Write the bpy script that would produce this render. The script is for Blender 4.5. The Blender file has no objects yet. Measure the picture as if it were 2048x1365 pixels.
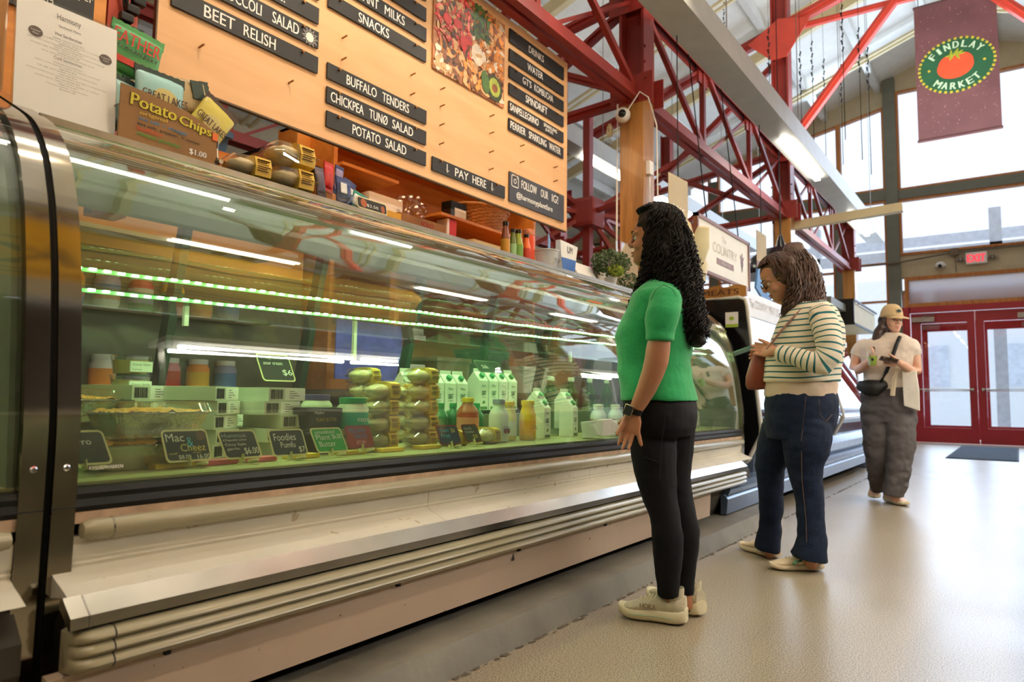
import bpy, bmesh, math, random
from mathutils import Vector, Matrix, noise
random.seed(7)
S = bpy.context.scene
COL = S.collection
PI = math.pi

# ------------------------------------------------------------ camera
F, YAW, PIT, ROL = 1397.5, .62653, .082189, .011458
cy, sy, cp, sp, cr, sr = (math.cos(YAW), math.sin(YAW), math.cos(PIT), math.sin(PIT), math.cos(ROL), math.sin(ROL))
FW = Vector((-sy*cp, cy*cp, sp)); R0 = Vector((cy, sy, 0)); U0 = R0.cross(FW)
RT = cr*R0 + sr*U0; UP = -sr*R0 + cr*U0
CAM = Vector((0, 0, .86))
cd = bpy.data.cameras.new('camera'); cam = bpy.data.objects.new('camera', cd); COL.objects.link(cam)
M = Matrix((RT, UP, -FW)).transposed().to_4x4(); M.translation = CAM
cam.matrix_world = M
cd.sensor_width = 36; cd.lens = F/2048*36; cd.clip_start = .02
cd.dof.use_dof = True; cd.dof.focus_distance = 2.75; cd.dof.aperture_fstop = 3.2
S.camera = cam

# ------------------------------------------------------------ world, exposure
w = bpy.data.worlds.new('sky'); S.world = w; w.use_nodes = True
bg = w.node_tree.nodes['Background']; bg.inputs[0].default_value = (.80, .87, 1, 1); bg.inputs[1].default_value = 1.3
S.view_settings.view_transform = 'Standard'; S.view_settings.look = 'None'
S.view_settings.gamma = 1; S.view_settings.exposure = 0.3
S.cycles.max_bounces = 9; S.cycles.transparent_max_bounces = 24; S.cycles.diffuse_bounces = 4
S.cycles.glossy_bounces = 4; S.cycles.transmission_bounces = 6
S.cycles.caustics_reflective = False; S.cycles.caustics_refractive = False
S.cycles.sample_clamp_indirect = 5

def area(name, loc, size, sizey, power, col, direction):
    """rectangular lamp: sizey runs along the hall (Y) unless it points along Y, then along Z"""
    l = bpy.data.lights.new(name, 'AREA'); l.shape = 'RECTANGLE'; l.size = size; l.size_y = sizey
    l.energy = power; l.color = col
    o = bpy.data.objects.new(name, l); COL.objects.link(o)
    z = -Vector(direction).normalized(); a = Vector((0, 1, 0)) if abs(z.y) < .8 else Vector((0, 0, 1))
    x = a.cross(z).normalized(); y = z.cross(x)
    m = Matrix((x, y, z)).transposed().to_4x4(); m.translation = loc; o.matrix_world = m
    return o
WARM = (1, .80, .56); NEUT = (1, .93, .82); COOL = (.80, .90, 1)
# daylight coming in through the glazed end wall and its doors
area('daylight_end_wall', (-.7, 17.4, 4.2), 6, 7.5, 620, (.66, .80, 1), (0, -1, -.25))
# warm stall lamps
for k, y in enumerate((1.5, 2.75, 4.0)):
    l = bpy.data.lights.new('menu_spot', 'SPOT'); l.energy = 74; l.color = (1, .80, .58); l.spot_size = 1.7; l.spot_blend = .9; l.shadow_soft_size = .04
    o = bpy.data.objects.new('menu_spot', l); COL.objects.link(o)
    o.matrix_world = Matrix.Translation((-1.25, y, 4.1)) @ Vector((-1.35, 0, -1.35)).to_track_quat('-Z', 'Y').to_matrix().to_4x4()
area('stall_lamp', (-3.0, 2.9, 3.2), .3, 3, 20, (1, .70, .40), (0, 0, -1))
area('roof_fill', (-.7, 4, 4.0), 3, 15, 480, (1, .95, .86), (0, 0, 1))  # added fill, no real fixture: unseen upward lamp that brightens the roof deck

# ------------------------------------------------------------ helpers
def lin(c):
    c = c/255
    return c/12.92 if c <= .04045 else ((c+.055)/1.055)**2.4
def C(r, g, b): return (lin(r), lin(g), lin(b), 1)

MATS = {}
def mat(name, col, rough=.6, metal=0, var=.12, scale=6, bump=0, bscale=40, emit=0, spec=.5, coat=0, alpha=1, sheen=0, trans=0):
    if name in MATS: return MATS[name]
    m = bpy.data.materials.new(name); m.use_nodes = True; MATS[name] = m
    nt = m.node_tree; b = nt.nodes['Principled BSDF']
    b.inputs['Roughness'].default_value = rough; b.inputs['Metallic'].default_value = metal
    b.inputs['Specular IOR Level'].default_value = spec; b.inputs['Coat Weight'].default_value = coat
    b.inputs['Sheen Weight'].default_value = sheen
    tc = nt.nodes.new('ShaderNodeTexCoord')
    if var:
        n = nt.nodes.new('ShaderNodeTexNoise'); n.inputs['Scale'].default_value = scale; n.inputs['Detail'].default_value = 5
        nt.links.new(tc.outputs['Object'], n.inputs['Vector'])
        r = nt.nodes.new('ShaderNodeValToRGB'); nt.links.new(n.outputs['Fac'], r.inputs[0])
        r.color_ramp.elements[0].position = .3; r.color_ramp.elements[1].position = .7
        r.color_ramp.elements[0].color = (*[x*(1-var) for x in col[:3]], 1)
        r.color_ramp.elements[1].color = (*[min(1, x*(1+var)) for x in col[:3]], 1)
        nt.links.new(r.outputs[0], b.inputs['Base Color'])
    else: b.inputs['Base Color'].default_value = col
    if bump:
        n2 = nt.nodes.new('ShaderNodeTexNoise'); n2.inputs['Scale'].default_value = bscale; n2.inputs['Detail'].default_value = 4
        nt.links.new(tc.outputs['Object'], n2.inputs['Vector'])
        bp = nt.nodes.new('ShaderNodeBump'); bp.inputs['Strength'].default_value = bump; bp.inputs['Distance'].default_value = .01
        nt.links.new(n2.outputs['Fac'], bp.inputs['Height']); nt.links.new(bp.outputs[0], b.inputs['Normal'])
    if emit:
        b.inputs['Emission Color'].default_value = col; b.inputs['Emission Strength'].default_value = emit
    if trans: b.inputs['Transmission Weight'].default_value = trans
    if alpha < 1: b.inputs['Alpha'].default_value = alpha
    return m

def glassmat(name, tint, refl=.06, power=.9, rough=.0, haze=0, hazecol=(.5, .6, .45, 1)):
    """thin clear glass: tinted see-through plus fresnel mirror reflection and a little surface grime"""
    if name in MATS: return MATS[name]
    m = bpy.data.materials.new(name); m.use_nodes = True; MATS[name] = m
    nt = m.node_tree; nt.nodes.remove(nt.nodes['Principled BSDF']); out = nt.nodes['Material Output']
    t = nt.nodes.new('ShaderNodeBsdfTransparent'); t.inputs[0].default_value = tint
    g = nt.nodes.new('ShaderNodeBsdfGlossy'); g.inputs['Roughness'].default_value = rough; g.inputs[0].default_value = (1, 1, 1, 1)
    lw = nt.nodes.new('ShaderNodeLayerWeight'); lw.inputs[0].default_value = .5
    pw = nt.nodes.new('ShaderNodeMath'); pw.operation = 'POWER'; pw.inputs[1].default_value = 3.2; nt.links.new(lw.outputs['Facing'], pw.inputs[0])
    mt = nt.nodes.new('ShaderNodeMath'); mt.operation = 'MULTIPLY_ADD'; mt.inputs[1].default_value = power; mt.inputs[2].default_value = refl
    mt.use_clamp = True
    nt.links.new(pw.outputs[0], mt.inputs[0])
    mx = nt.nodes.new('ShaderNodeMixShader'); nt.links.new(mt.outputs[0], mx.inputs[0])
    nt.links.new(t.outputs[0], mx.inputs[1]); nt.links.new(g.outputs[0], mx.inputs[2])
    last = mx
    if haze:
        d = nt.nodes.new('ShaderNodeBsdfDiffuse'); d.inputs[0].default_value = hazecol
        tc = nt.nodes.new('ShaderNodeTexCoord'); mp = nt.nodes.new('ShaderNodeMapping'); mp.inputs['Scale'].default_value = (3, .35, 3)
        n = nt.nodes.new('ShaderNodeTexNoise'); n.inputs['Scale'].default_value = 9; n.inputs['Detail'].default_value = 8
        nt.links.new(tc.outputs['Object'], mp.inputs[0]); nt.links.new(mp.outputs[0], n.inputs['Vector'])
        m2 = nt.nodes.new('ShaderNodeMath'); m2.operation = 'MULTIPLY'; m2.inputs[1].default_value = haze*2
        nt.links.new(n.outputs['Fac'], m2.inputs[0])
        mx2 = nt.nodes.new('ShaderNodeMixShader'); nt.links.new(m2.outputs[0], mx2.inputs[0])
        nt.links.new(mx.outputs[0], mx2.inputs[1]); nt.links.new(d.outputs[0], mx2.inputs[2]); last = mx2
    nt.links.new(last.outputs[0], out.inputs[0])
    return m

def tag(o, label=None, cat=None, group=None, kind=None):
    if label: o['label'] = label
    if cat: o['category'] = cat
    if group: o['group'] = group
    if kind: o['kind'] = kind
    return o

def thing(name, label, cat, loc=(0, 0, 0), rz=0, group=None):
    o = bpy.data.objects.new(name, None); COL.objects.link(o); o.location = loc; o.rotation_euler = (0, 0, rz)
    o.empty_display_size = .05
    return tag(o, label, cat, group)

def link(name, me, m, parent=None, mats=None):
    o = bpy.data.objects.new(name, me); COL.objects.link(o)
    if mats:
        for x in mats: me.materials.append(x)
    elif m: me.materials.append(m)
    if parent: o.parent = parent
    return o

def obj(name, bm, m, parent=None, smooth=False, mats=None, bev=0):
    bmesh.ops.recalc_face_normals(bm, faces=bm.faces)
    if bev: bmesh.ops.bevel(bm, geom=[e for e in bm.edges if len(e.link_faces) == 2 and e.calc_face_angle() > .5], offset=bev, segments=2, affect='EDGES', profile=.7)
    me = bpy.data.meshes.new(name); bm.to_mesh(me); bm.free()
    if smooth:
        me.shade_smooth() if hasattr(me, 'shade_smooth') else None
        for p in me.polygons: p.use_smooth = True
        if smooth != True: me.set_sharp_from_angle(angle=smooth)
    return link(name, me, m, parent, mats)

def copy_tree(o, parent=None):
    c = o.copy(); COL.objects.link(c)
    if parent: c.parent = parent
    for ch in list(o.children): copy_tree(ch, c)
    return c

def NB(): return bmesh.new()
def box(bm, x0, x1, y0, y1, z0, z1, mi=0, M=None):
    vs = [bm.verts.new(Vector(p)) for p in ((x0,y0,z0),(x1,y0,z0),(x1,y1,z0),(x0,y1,z0),(x0,y0,z1),(x1,y0,z1),(x1,y1,z1),(x0,y1,z1))]
    for f in ((0,3,2,1),(4,5,6,7),(0,1,5,4),(1,2,6,5),(2,3,7,6),(3,0,4,7)):
        bm.faces.new([vs[i] for i in f]).material_index = mi
    if M is not None: bmesh.ops.transform(bm, matrix=M, verts=vs)
    return vs
def cbox(bm, c, s, M=None, mi=0):
    return box(bm, c[0]-s[0]/2, c[0]+s[0]/2, c[1]-s[1]/2, c[1]+s[1]/2, c[2]-s[2]/2, c[2]+s[2]/2, mi, M)

def rings(bm, R, closed=True, caps=True, mi=0):
    """loft through rings (lists of equal-length vectors)"""
    V = [[bm.verts.new(Vector(p)) for p in r] for r in R]
    n = len(V[0])
    for a, b in zip(V[:-1], V[1:]):
        for i in range(n if closed else n-1):
            bm.faces.new((a[i], a[(i+1) % n], b[(i+1) % n], b[i])).material_index = mi
    if caps and closed:
        bm.faces.new(V[0][::-1]).material_index = mi; bm.faces.new(V[-1]).material_index = mi
    return V

def frame(d):
    d = Vector(d).normalized(); a = Vector((0, 0, 1)) if abs(d.z) < .9 else Vector((1, 0, 0))
    u = d.cross(a).normalized(); return u, u.cross(d).normalized()
def circ(c, u, v, ru, rv, n, e=1):
    out = []
    for i in range(n):
        t = 2*PI*i/n; cs, sn = math.cos(t), math.sin(t)
        if e != 1: cs = math.copysign(abs(cs)**e, cs); sn = math.copysign(abs(sn)**e, sn)
        out.append(Vector(c)+u*cs*ru+v*sn*rv)
    return out
def tube(bm, pts, r, n=8, mi=0, caps=True):
    pts = [Vector(p) for p in pts]; R = []
    u = None
    for i, p in enumerate(pts):
        d = (pts[min(i+1, len(pts)-1)]-pts[max(i-1, 0)]).normalized()
        if u is None: u, v = frame(d)
        else:
            u = (u-d*u.dot(d)).normalized(); v = d.cross(u)
        rr = r[i] if isinstance(r, (list, tuple)) else r
        R.append(circ(p, u, v, rr, rr, n))
    return rings(bm, R, caps=caps, mi=mi)
def bar(bm, a, b, wdt, hgt, mi=0):
    """rectangular bar from a to b; wdt horizontal, hgt vertical-ish"""
    a = Vector(a); b = Vector(b); d = (b-a).normalized()
    up = Vector((0, 0, 1)) if abs(d.z) < .95 else Vector((0, 1, 0))
    s = d.cross(up).normalized(); up = s.cross(d)
    R = [[p+s*wdt/2*i+up*hgt/2*j for i, j in ((-1,-1),(1,-1),(1,1),(-1,1))] for p in (a, b)]
    return rings(bm, R, mi=mi)
def lathe(bm, prof, c=(0,0,0), n=16, mi=0, M=None):
    c = Vector(c); R = [circ(c+Vector((0,0,z)), Vector((1,0,0)), Vector((0,1,0)), max(r, 1e-4), max(r, 1e-4), n) for r, z in prof]
    if M is not None: R = [[M @ p for p in r] for r in R]
    return rings(bm, R, mi=mi)
def extr(bm, prof, y0, y1, mi=0, closed=True):
    """(x,z) profile extruded along Y"""
    return rings(bm, [[(x, y, z) for x, z in prof] for y in (y0, y1)], closed=closed, caps=closed, mi=mi)
def ext_y(bm, prof, ys, mi=0): return rings(bm, [[(x, y, z) for x, z in prof] for y in ys], closed=True, mi=mi)

_tc = {}
def tmesh(s):
    if s in _tc: return _tc[s]
    c = bpy.data.curves.new('t', 'FONT'); c.body = s; c.resolution_u = 3; c.align_x = 'LEFT'
    o = bpy.data.objects.new('t', c)
    me = o.to_mesh()
    vs = [v.co.copy() for v in me.vertices]; fs = [tuple(p.vertices) for p in me.polygons]
    o.to_mesh_clear(); bpy.data.objects.remove(o); bpy.data.curves.remove(c)
    if not vs: vs = [Vector((0,0,0))]
    x0 = min(v.x for v in vs); x1 = max(v.x for v in vs); y0 = min(v.y for v in vs); y1 = max(v.y for v in vs)
    _tc[s] = (vs, fs, x0, x1, y0, y1); return _tc[s]
def text(bm, s, O, U, V, w, h=None, off=.0012, mi=0, bold=0, slant=0):
    """string fitted in a w x h box whose lower-left corner is O, in the plane U,V"""
    vs, fs, x0, x1, y0, y1 = tmesh(s)
    O = Vector(O); U = Vector(U).normalized(); V = Vector(V).normalized(); N = U.cross(V)
    kx = w/max(x1-x0, 1e-6); ky = (h/max(y1-y0, 1e-6)) if h else kx
    for dx in ((0,) if not bold else (-bold/2, bold/2)):
        nv = [bm.verts.new(O+U*((v.x-x0)*kx+dx+slant*(v.y-y0)*ky)+V*((v.y-y0)*ky)+N*(off+(dx+bold)*.01)) for v in vs]
        for f in fs:
            try: bm.faces.new([nv[i] for i in f]).material_index = mi
            except ValueError: pass
def lettering(parent, items, m, name='lettering', label=None):
    bm = NB()
    for it in items: text(bm, *it[:5], **(it[5] if len(it) > 5 else {}))
    me = bpy.data.meshes.new(name); bm.to_mesh(me); bm.free()
    o = link(name, me, m, parent)
    if label: o['label'] = label
    return o

def disc(bm, c, U, V, ru, rv, off=0, rot=0, n=20, mi=0):
    U = Vector(U).normalized(); V = Vector(V).normalized(); N = U.cross(V)
    u = U*math.cos(rot)+V*math.sin(rot); v = -U*math.sin(rot)+V*math.cos(rot)
    f = bm.faces.new([bm.verts.new(Vector(c)+u*math.cos(2*PI*i/n)*ru+v*math.sin(2*PI*i/n)*rv+N*off) for i in range(n)])
    f.material_index = mi; return f
def at(px, py, axis, val):
    """the point of a world plane (axis 'x','y' or 'z' = val) seen at a photo pixel"""
    d = FW+(px-1024)/F*RT-(py-682.5)/F*UP; i = 'xyz'.index(axis)
    return CAM+d*(val-CAM[i])/d[i]

# ------------------------------------------------------------ materials
def floor_mat():
    m = mat('speckled_epoxy', C(176,160,132), .32, var=0); nt = m.node_tree; b = nt.nodes['Principled BSDF']
    tc = nt.nodes.new('ShaderNodeTexCoord')
    n = nt.nodes.new('ShaderNodeTexNoise'); n.inputs['Scale'].default_value = 210; n.inputs['Detail'].default_value = 2
    r = nt.nodes.new('ShaderNodeValToRGB'); e = r.color_ramp.elements
    e[0].position = .36; e[0].color = C(92,82,68); e[1].position = .60; e[1].color = C(186,173,149)
    x = e.new(.48); x.color = C(146,133,112)
    nt.links.new(tc.outputs['Object'], n.inputs['Vector']); nt.links.new(n.outputs['Fac'], r.inputs[0])
    n2 = nt.nodes.new('ShaderNodeTexNoise'); n2.inputs['Scale'].default_value = 1.3; n2.inputs['Detail'].default_value = 6
    mp = nt.nodes.new('ShaderNodeMix'); mp.data_type = 'RGBA'; mp.blend_type = 'MULTIPLY'; mp.inputs[0].default_value = .35
    r2 = nt.nodes.new('ShaderNodeValToRGB'); r2.color_ramp.elements[0].color = (.62,.6,.56,1)
    nt.links.new(tc.outputs['Object'], n2.inputs['Vector']); nt.links.new(n2.outputs['Fac'], r2.inputs[0])
    nt.links.new(r.outputs[0], mp.inputs[6]); nt.links.new(r2.outputs[0], mp.inputs[7]); nt.links.new(mp.outputs[2], b.inputs['Base Color'])
    rr = nt.nodes.new('ShaderNodeMapRange'); rr.inputs[3].default_value = .22; rr.inputs[4].default_value = .42
    nt.links.new(n2.outputs['Fac'], rr.inputs[0]); nt.links.new(rr.outputs[0], b.inputs['Roughness'])
    bp = nt.nodes.new('ShaderNodeBump'); bp.inputs['Strength'].default_value = .12; bp.inputs['Distance'].default_value = .003
    nt.links.new(n.outputs['Fac'], bp.inputs['Height']); nt.links.new(bp.outputs[0], b.inputs['Normal'])
    return m
def chipped(name, col, under, thr=.66, rough=.45, scale=5, speck=.70):
    """painted metal with chips that show the dark metal below"""
    m = mat(name, col, rough, var=0); nt = m.node_tree; b = nt.nodes['Principled BSDF']
    tc = nt.nodes.new('ShaderNodeTexCoord')
    def nz(s, d, t, w=.01):
        n = nt.nodes.new('ShaderNodeTexNoise'); n.inputs['Scale'].default_value = s; n.inputs['Detail'].default_value = d
        nt.links.new(tc.outputs['Object'], n.inputs['Vector'])
        r = nt.nodes.new('ShaderNodeValToRGB'); r.color_ramp.elements[0].position = t; r.color_ramp.elements[1].position = t+w
        nt.links.new(n.outputs['Fac'], r.inputs[0]); return r
    a = nz(scale, 7, thr); s = nz(70, 3, speck)
    mx = nt.nodes.new('ShaderNodeMath'); mx.operation = 'MAXIMUM'
    nt.links.new(a.outputs[0], mx.inputs[0]); nt.links.new(s.outputs[0], mx.inputs[1])
    g = nz(2.5, 6, .25, .6)
    m0 = nt.nodes.new('ShaderNodeMix'); m0.data_type = 'RGBA'; m0.inputs[6].default_value = tuple(x*.8 for x in col[:3])+(1,); m0.inputs[7].default_value = col
    nt.links.new(g.outputs[0], m0.inputs[0])
    m1 = nt.nodes.new('ShaderNodeMix'); m1.data_type = 'RGBA'; m1.inputs[7].default_value = under
    nt.links.new(mx.outputs[0], m1.inputs[0]); nt.links.new(m0.outputs[2], m1.inputs[6]); nt.links.new(m1.outputs[2], b.inputs['Base Color'])
    return m
def wood_mat(name, a, b_, rough=.5, scale=3, stretch=(8, 8, .6), coat=0):
    m = mat(name, a, rough, var=0, coat=coat); nt = m.node_tree; b = nt.nodes['Principled BSDF']
    tc = nt.nodes.new('ShaderNodeTexCoord'); mp = nt.nodes.new('ShaderNodeMapping'); mp.inputs['Scale'].default_value = stretch
    n = nt.nodes.new('ShaderNodeTexNoise'); n.inputs['Scale'].default_value = scale; n.inputs['Detail'].default_value = 8; n.inputs['Distortion'].default_value = .6
    r = nt.nodes.new('ShaderNodeValToRGB'); r.color_ramp.elements[0].color = b_; r.color_ramp.elements[1].color = a
    r.color_ramp.elements[0].position = .3; r.color_ramp.elements[1].position = .62
    nt.links.new(tc.outputs['Object'], mp.inputs[0]); nt.links.new(mp.outputs[0], n.inputs['Vector'])
    nt.links.new(n.outputs['Fac'], r.inputs[0]); nt.links.new(r.outputs[0], b.inputs['Base Color'])
    return m
mFloor = floor_mat()
mConc = mat('grey_curb_paint', C(122,118,108), .42, var=.22, scale=4, bump=.2, bscale=30)
mRed = mat('red_steel_paint', C(142,44,36), .5, var=.15, scale=3)
mRedB = mat('bright_red_steel', C(190,66,52), .45, var=.1)
mRoof = mat('white_roof_deck', C(226,226,220), .7, var=.05)
mPurl = mat('white_purlin', C(214,214,208), .6, var=.06)
mCream = mat('cream_paint', C(222,208,166), .6, var=.06)
mBeige = mat('beige_wall', C(196,182,150), .8, var=.06, bump=.1)
mGreyP = mat('grey_green_paint', C(112,112,98), .55, var=.08)
mWoodT = wood_mat('oak_trim', C(196,126,58), C(160,92,38), .45)
mPost = wood_mat('varnished_timber', C(184,130,64), C(140,92,42), .38, 2.2, (7, 7, .7), .15)
mPly = wood_mat('plywood', C(224,176,124), C(214,164,112), .55, 2, (1, 1, 6))
mShelf = wood_mat('orange_shelf_ply', C(226,150,66), C(196,120,46), .5, 2, (5, 1, 5))
mBand = mat('mirror_steel', C(176,168,154), .10, 1, var=.10, scale=9, bump=.015, bscale=12)
mSteel = mat('brushed_steel', C(190,184,172), .22, 1, var=.08, scale=9, bump=.04, bscale=15)
mSteelD = mat('dull_steel', C(150,146,138), .34, 1, var=.15, scale=9)
mChrome = mat('chrome', C(225,225,225), .08, 1, var=0)
mBlack = mat('black_rubber', C(11,11,10), .5, var=.2, spec=.3)
mBlackG = mat('black_gloss', C(14,14,15), .18, var=.1)
mChalk = mat('black_chalkboard', C(17,17,18), .55, var=.25, scale=8)
mChalkB = mat('slate_chalkboard', C(52,54,62), .55, var=.15, scale=8)
mChalkW = mat('chalk_white', C(236,232,222), .8, var=.08, scale=30)
mWhite = mat('white_plastic', C(236,234,228), .4, var=.03)
mPaper = mat('white_paper', C(240,238,232), .6, var=.02)
mInk = mat('black_ink', C(30,28,28), .6, var=0)
mPinkP = chipped('pale_pink_paint', C(206,184,164), C(40,24,18), .70, .5, 3.5, .725)
mPanel = chipped('white_worn_panel', C(236,230,212), C(196,180,150), .66, .35, 16, .74)
mBump = mat('grey_green_bumper', C(166,158,130), .25, var=.06, scale=4)
mTubeW = mat('lit_fluorescent', (1, .86, .66, 1), .5, var=0, emit=42)
mTubeC = mat('lit_tube_cool', (1, .93, .80, 1), .5, var=0, emit=22)
mTrough = mat('grey_trough', C(176,180,178), .45, var=.06)
mLed = mat('green_led', (.62, 1, .58, 1), .5, var=0, emit=13)
mGlassC = glassmat('case_glass', (.90, .95, .88, 1), .075, 1.5, haze=.03, hazecol=(.6, .64, .52, 1))
mWin = glassmat('window_glass', (.93, .96, .98, 1), .02, .7)
mClear = glassmat('clear_plastic', (.95, .96, .94, 1), .10, .9)
# ------------------------------------------------------------ setting
YE = 17.7
def struct(name, bm, m, label=None, **k):
    o = obj(name, bm, m, **k); o['kind'] = 'structure'
    if label: o['label'] = label; o['category'] = name.split('_')[0]
    return o
b = NB(); box(b, -10, 9, -7, YE+.2, -.1, 0); struct('floor', b, mFloor, 'beige speckled glossy epoxy floor of the market aisle')
b = NB(); box(b, -14, 14, YE+.2, 40, -.12, -.02); struct('ground', b, mat('pale_pavement', C(240,240,240), .8), 'pale sunlit pavement outside beyond the doors')
b = NB(); box(b, -10.2, -10, -7, YE, 0, 5.4); struct('wall_left', b, mBeige, 'beige side wall behind the stalls on the left')
b = NB(); box(b, 9, 9.2, -7, YE, 0, 5.4); struct('wall_right', b, mBeige, 'beige side wall behind the stalls on the right')
b = NB(); box(b, -10, 9, -7.2, -7, 0, 8.8); struct('wall_near', b, mBeige, 'beige wall behind the camera')
RX, RZ, RS = -.68, 8.85, .36
def rz_(x): return RZ-RS*abs(x-RX)
for sgn, n in ((-1, 'left'), (1, 'right')):
    xe = RX+sgn*9.6
    b = NB(); rings(b, [[(RX, y, RZ), (xe, y, rz_(xe)), (xe, y, rz_(xe)+.12), (RX, y, RZ+.12)] for y in (-7, YE+.2)])
    c = struct('ceiling' if n == 'left' else 'ceiling_right', b, mRoof, 'white painted roof deck sloping down on the %s of the ridge' % n)
    # purlins run along the hall
    for k in range(8):
        x = RX+sgn*(.55+1.15*k)
        b = NB(); box(b, x-.06, x+.06, -7, YE, rz_(x)-.22, rz_(x)-.02)
        obj('purlin', b, mPurl, c)
    for y in (1.8, 3.3, 6.3, 7.9, 11, 12.6, 15.6):
        b = NB(); bar(b, (RX, y, RZ-.26), (xe, y, rz_(xe)-.26), .05, .05); bar(b, (RX, y+.16, RZ-.26), (xe, y+.16, rz_(xe)-.26), .05, .05)
        obj('conduit', b, mCream, c)
    for y in (4.0, 8.6, 13.2):
        b = NB(); bar(b, (RX, y, RZ-.3), (xe, y, rz_(xe)-.3), .12, .2); obj('rafter', b, mCream, c)

# end wall: gable band, grey piers and rails, oak window frames, glass
b = NB()
def poly_y(b, pts, y0, y1, mi=0): rings(b, [[(x, y, z) for x, z in pts] for y in (y0, y1)], mi=mi)
poly_y(b, [(-2.05, 7.98), (-2.05, rz_(-2.05)), (RX, RZ), (.69, rz_(.69)), (.69, 7.98)], YE, YE+.2)
poly_y(b, [(-10, 5.35), (-10, 5.6), (-2.05, rz_(-2.05)), (-2.05, 7.72), (-4.7, 7.16), (-7.6, 6.5), (-7.6, 5.35)], YE, YE+.2)
poly_y(b, [(8.6, 5.35), (8.6, 5.6), (.69, rz_(.69)), (.69, 7.72), (3.3, 7.16), (6.2, 6.5), (6.2, 5.35)], YE, YE+.2)
box(b, -2.05, .69, YE, YE+.2, 3.66, 4.17)
box(b, -10, -8.4, YE, YE+.2, 0, 5.4); box(b, 7, 9, YE, YE+.2, 0, 5.4)
box(b, -8.4, -2.28, YE, YE+.2, 0, 1.0); box(b, .92, 7, YE, YE+.2, 0, 1.0)
wall_end = struct('wall_end', b, mBeige, 'beige gable end wall above and between the tall windows')
tn = [0]
def trim(x0, x1, z0, z1, m=mGreyP, d=.06, label=None):
    tn[0] += 1; b = NB(); box(b, x0, x1, YE-d, YE+.16, z0, z1)
    return struct('trim_%d' % tn[0], b, m, label or 'grey green painted pier or rail between the end wall windows, piece %d from the door' % tn[0])
trim(-2.28, -2.03, 0, 8.3, d=.10, label='tall grey green pier left of the red doors')
trim(.67, .92, 0, 8.3, d=.10, label='tall grey green pier right of the red doors')
trim(-3.38, -3.18, 0, 5.48, label='short grey pier left of the tall pier by the doors')
trim(-4.75, -4.55, 0, 7.1, label='tall grey pier two bays left of the red doors')
trim(-6.4, -6.2, 0, 6.6, label='tall grey pier three bays left of the red doors')
trim(-2.03, .67, 5.45, 5.66, label='grey horizontal rail between the two big windows over the doors')
trim(-7.6, -2.28, 5.48, 5.72, label='grey horizontal rail across the windows left of the tall pier')
trim(.92, 6.2, 5.48, 5.72, label='grey horizontal rail across the windows right of the tall pier')
wn = [0]
def window(pts, bars=(), label='', fr=.05, glass=mWin, fm=mWoodT):
    """pts: convex (x,z) polygon"""
    wn[0] += 1
    t = thing('window_%d' % wn[0], label, 'window', (0, 0, 0)); t['kind'] = 'structure'
    n = len(pts); cx = sum(p[0] for p in pts)/n; cz = sum(p[1] for p in pts)/n
    b = NB()
    ins = []
    for i in range(n):
        a, c, d = Vector(pts[i-1]), Vector(pts[i]), Vector(pts[(i+1) % n])
        e1 = (c-a).normalized(); e2 = (d-c).normalized()
        n1 = Vector((-e1.y, e1.x)); n2 = Vector((-e2.y, e2.x))
        if n1.dot(Vector((cx, cz))-c) < 0: n1 = -n1
        if n2.dot(Vector((cx, cz))-c) < 0: n2 = -n2
        k = 1+n1.dot(n2); ins.append(c+(n1+n2)*fr/k)
    for i in range(n):
        a, c, a2, c2 = pts[i-1], pts[i], ins[i-1], ins[i]
        rings(b, [[(p[0], y, p[1]) for p in (a, c, c2, a2)] for y in (YE-.04, YE+.10)])
    for (xa, za, xb, zb) in bars: bar(b, (xa, YE+.03, za), (xb, YE+.03, zb), .12, .045) if abs(xb-xa) > abs(zb-za) else box(b, xa-.022, xa+.022, YE-.03, YE+.09, za, zb)
    obj('window_frame', b, fm, t)
    b = NB(); poly_y(b, [tuple(p) for p in ins], YE+.03, YE+.045); obj('pane', b, glass, t)
    return t
window([(-2.03, 5.66), (-2.03, 7.98), (.67, 7.98), (.67, 5.66)], label='big upper window behind the hanging purple banner')
window([(-2.03, 4.17), (-2.03, 5.45), (.67, 5.45), (.67, 4.17)], label='wide window over the exit sign')
window([(-2.28, 5.72), (-2.28, 7.68), (-3.26, 7.47), (-3.26, 5.72)], label='upper window just left of the tall grey pier')
window([(-3.26, 5.72), (-3.26, 7.47), (-4.55, 7.2), (-4.55, 5.72)], label='second upper window left of the tall grey pier')
window([(-4.75, 5.72), (-4.75, 7.16), (-6.2, 6.8), (-6.2, 5.72)], label='third upper window left of the tall grey pier')
window([(-6.4, 5.72), (-6.4, 6.76), (-7.6, 6.45), (-7.6, 5.72)], label='leftmost upper window of the end wall')
window([(-2.28, 1), (-2.28, 5.48), (-3.18, 5.48), (-3.18, 1)], [(-3.18, 4.02, -2.28, 4.02), (-3.18, 3.15, -2.28, 3.15)], 'tall lower window between the short pier and the tall pier')
window([(-3.38, 1), (-3.38, 5.48), (-4.55, 5.48), (-4.55, 1)], [(-4.55, 3.9, -3.38, 3.9), (-4.55, 3.15, -3.38, 3.15)], 'tall lower window left of the short pier')
window([(-4.75, 1), (-4.75, 5.48), (-6.2, 5.48), (-6.2, 1)], [(-6.2, 3.9, -4.75, 3.9)], 'second tall lower window left of the short pier')
window([(-6.4, 1), (-6.4, 5.48), (-8.4, 5.48), (-8.4, 1)], [(-8.4, 3.9, -6.4, 3.9)], 'leftmost tall lower window of the end wall')
window([(.92, 5.72), (.92, 7.68), (3.2, 7.16), (3.2, 5.72)], label='upper window right of the doors')
window([(.92, 1), (.92, 5.48), (3.2, 5.48), (3.2, 1)], label='lower window right of the doors')
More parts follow.
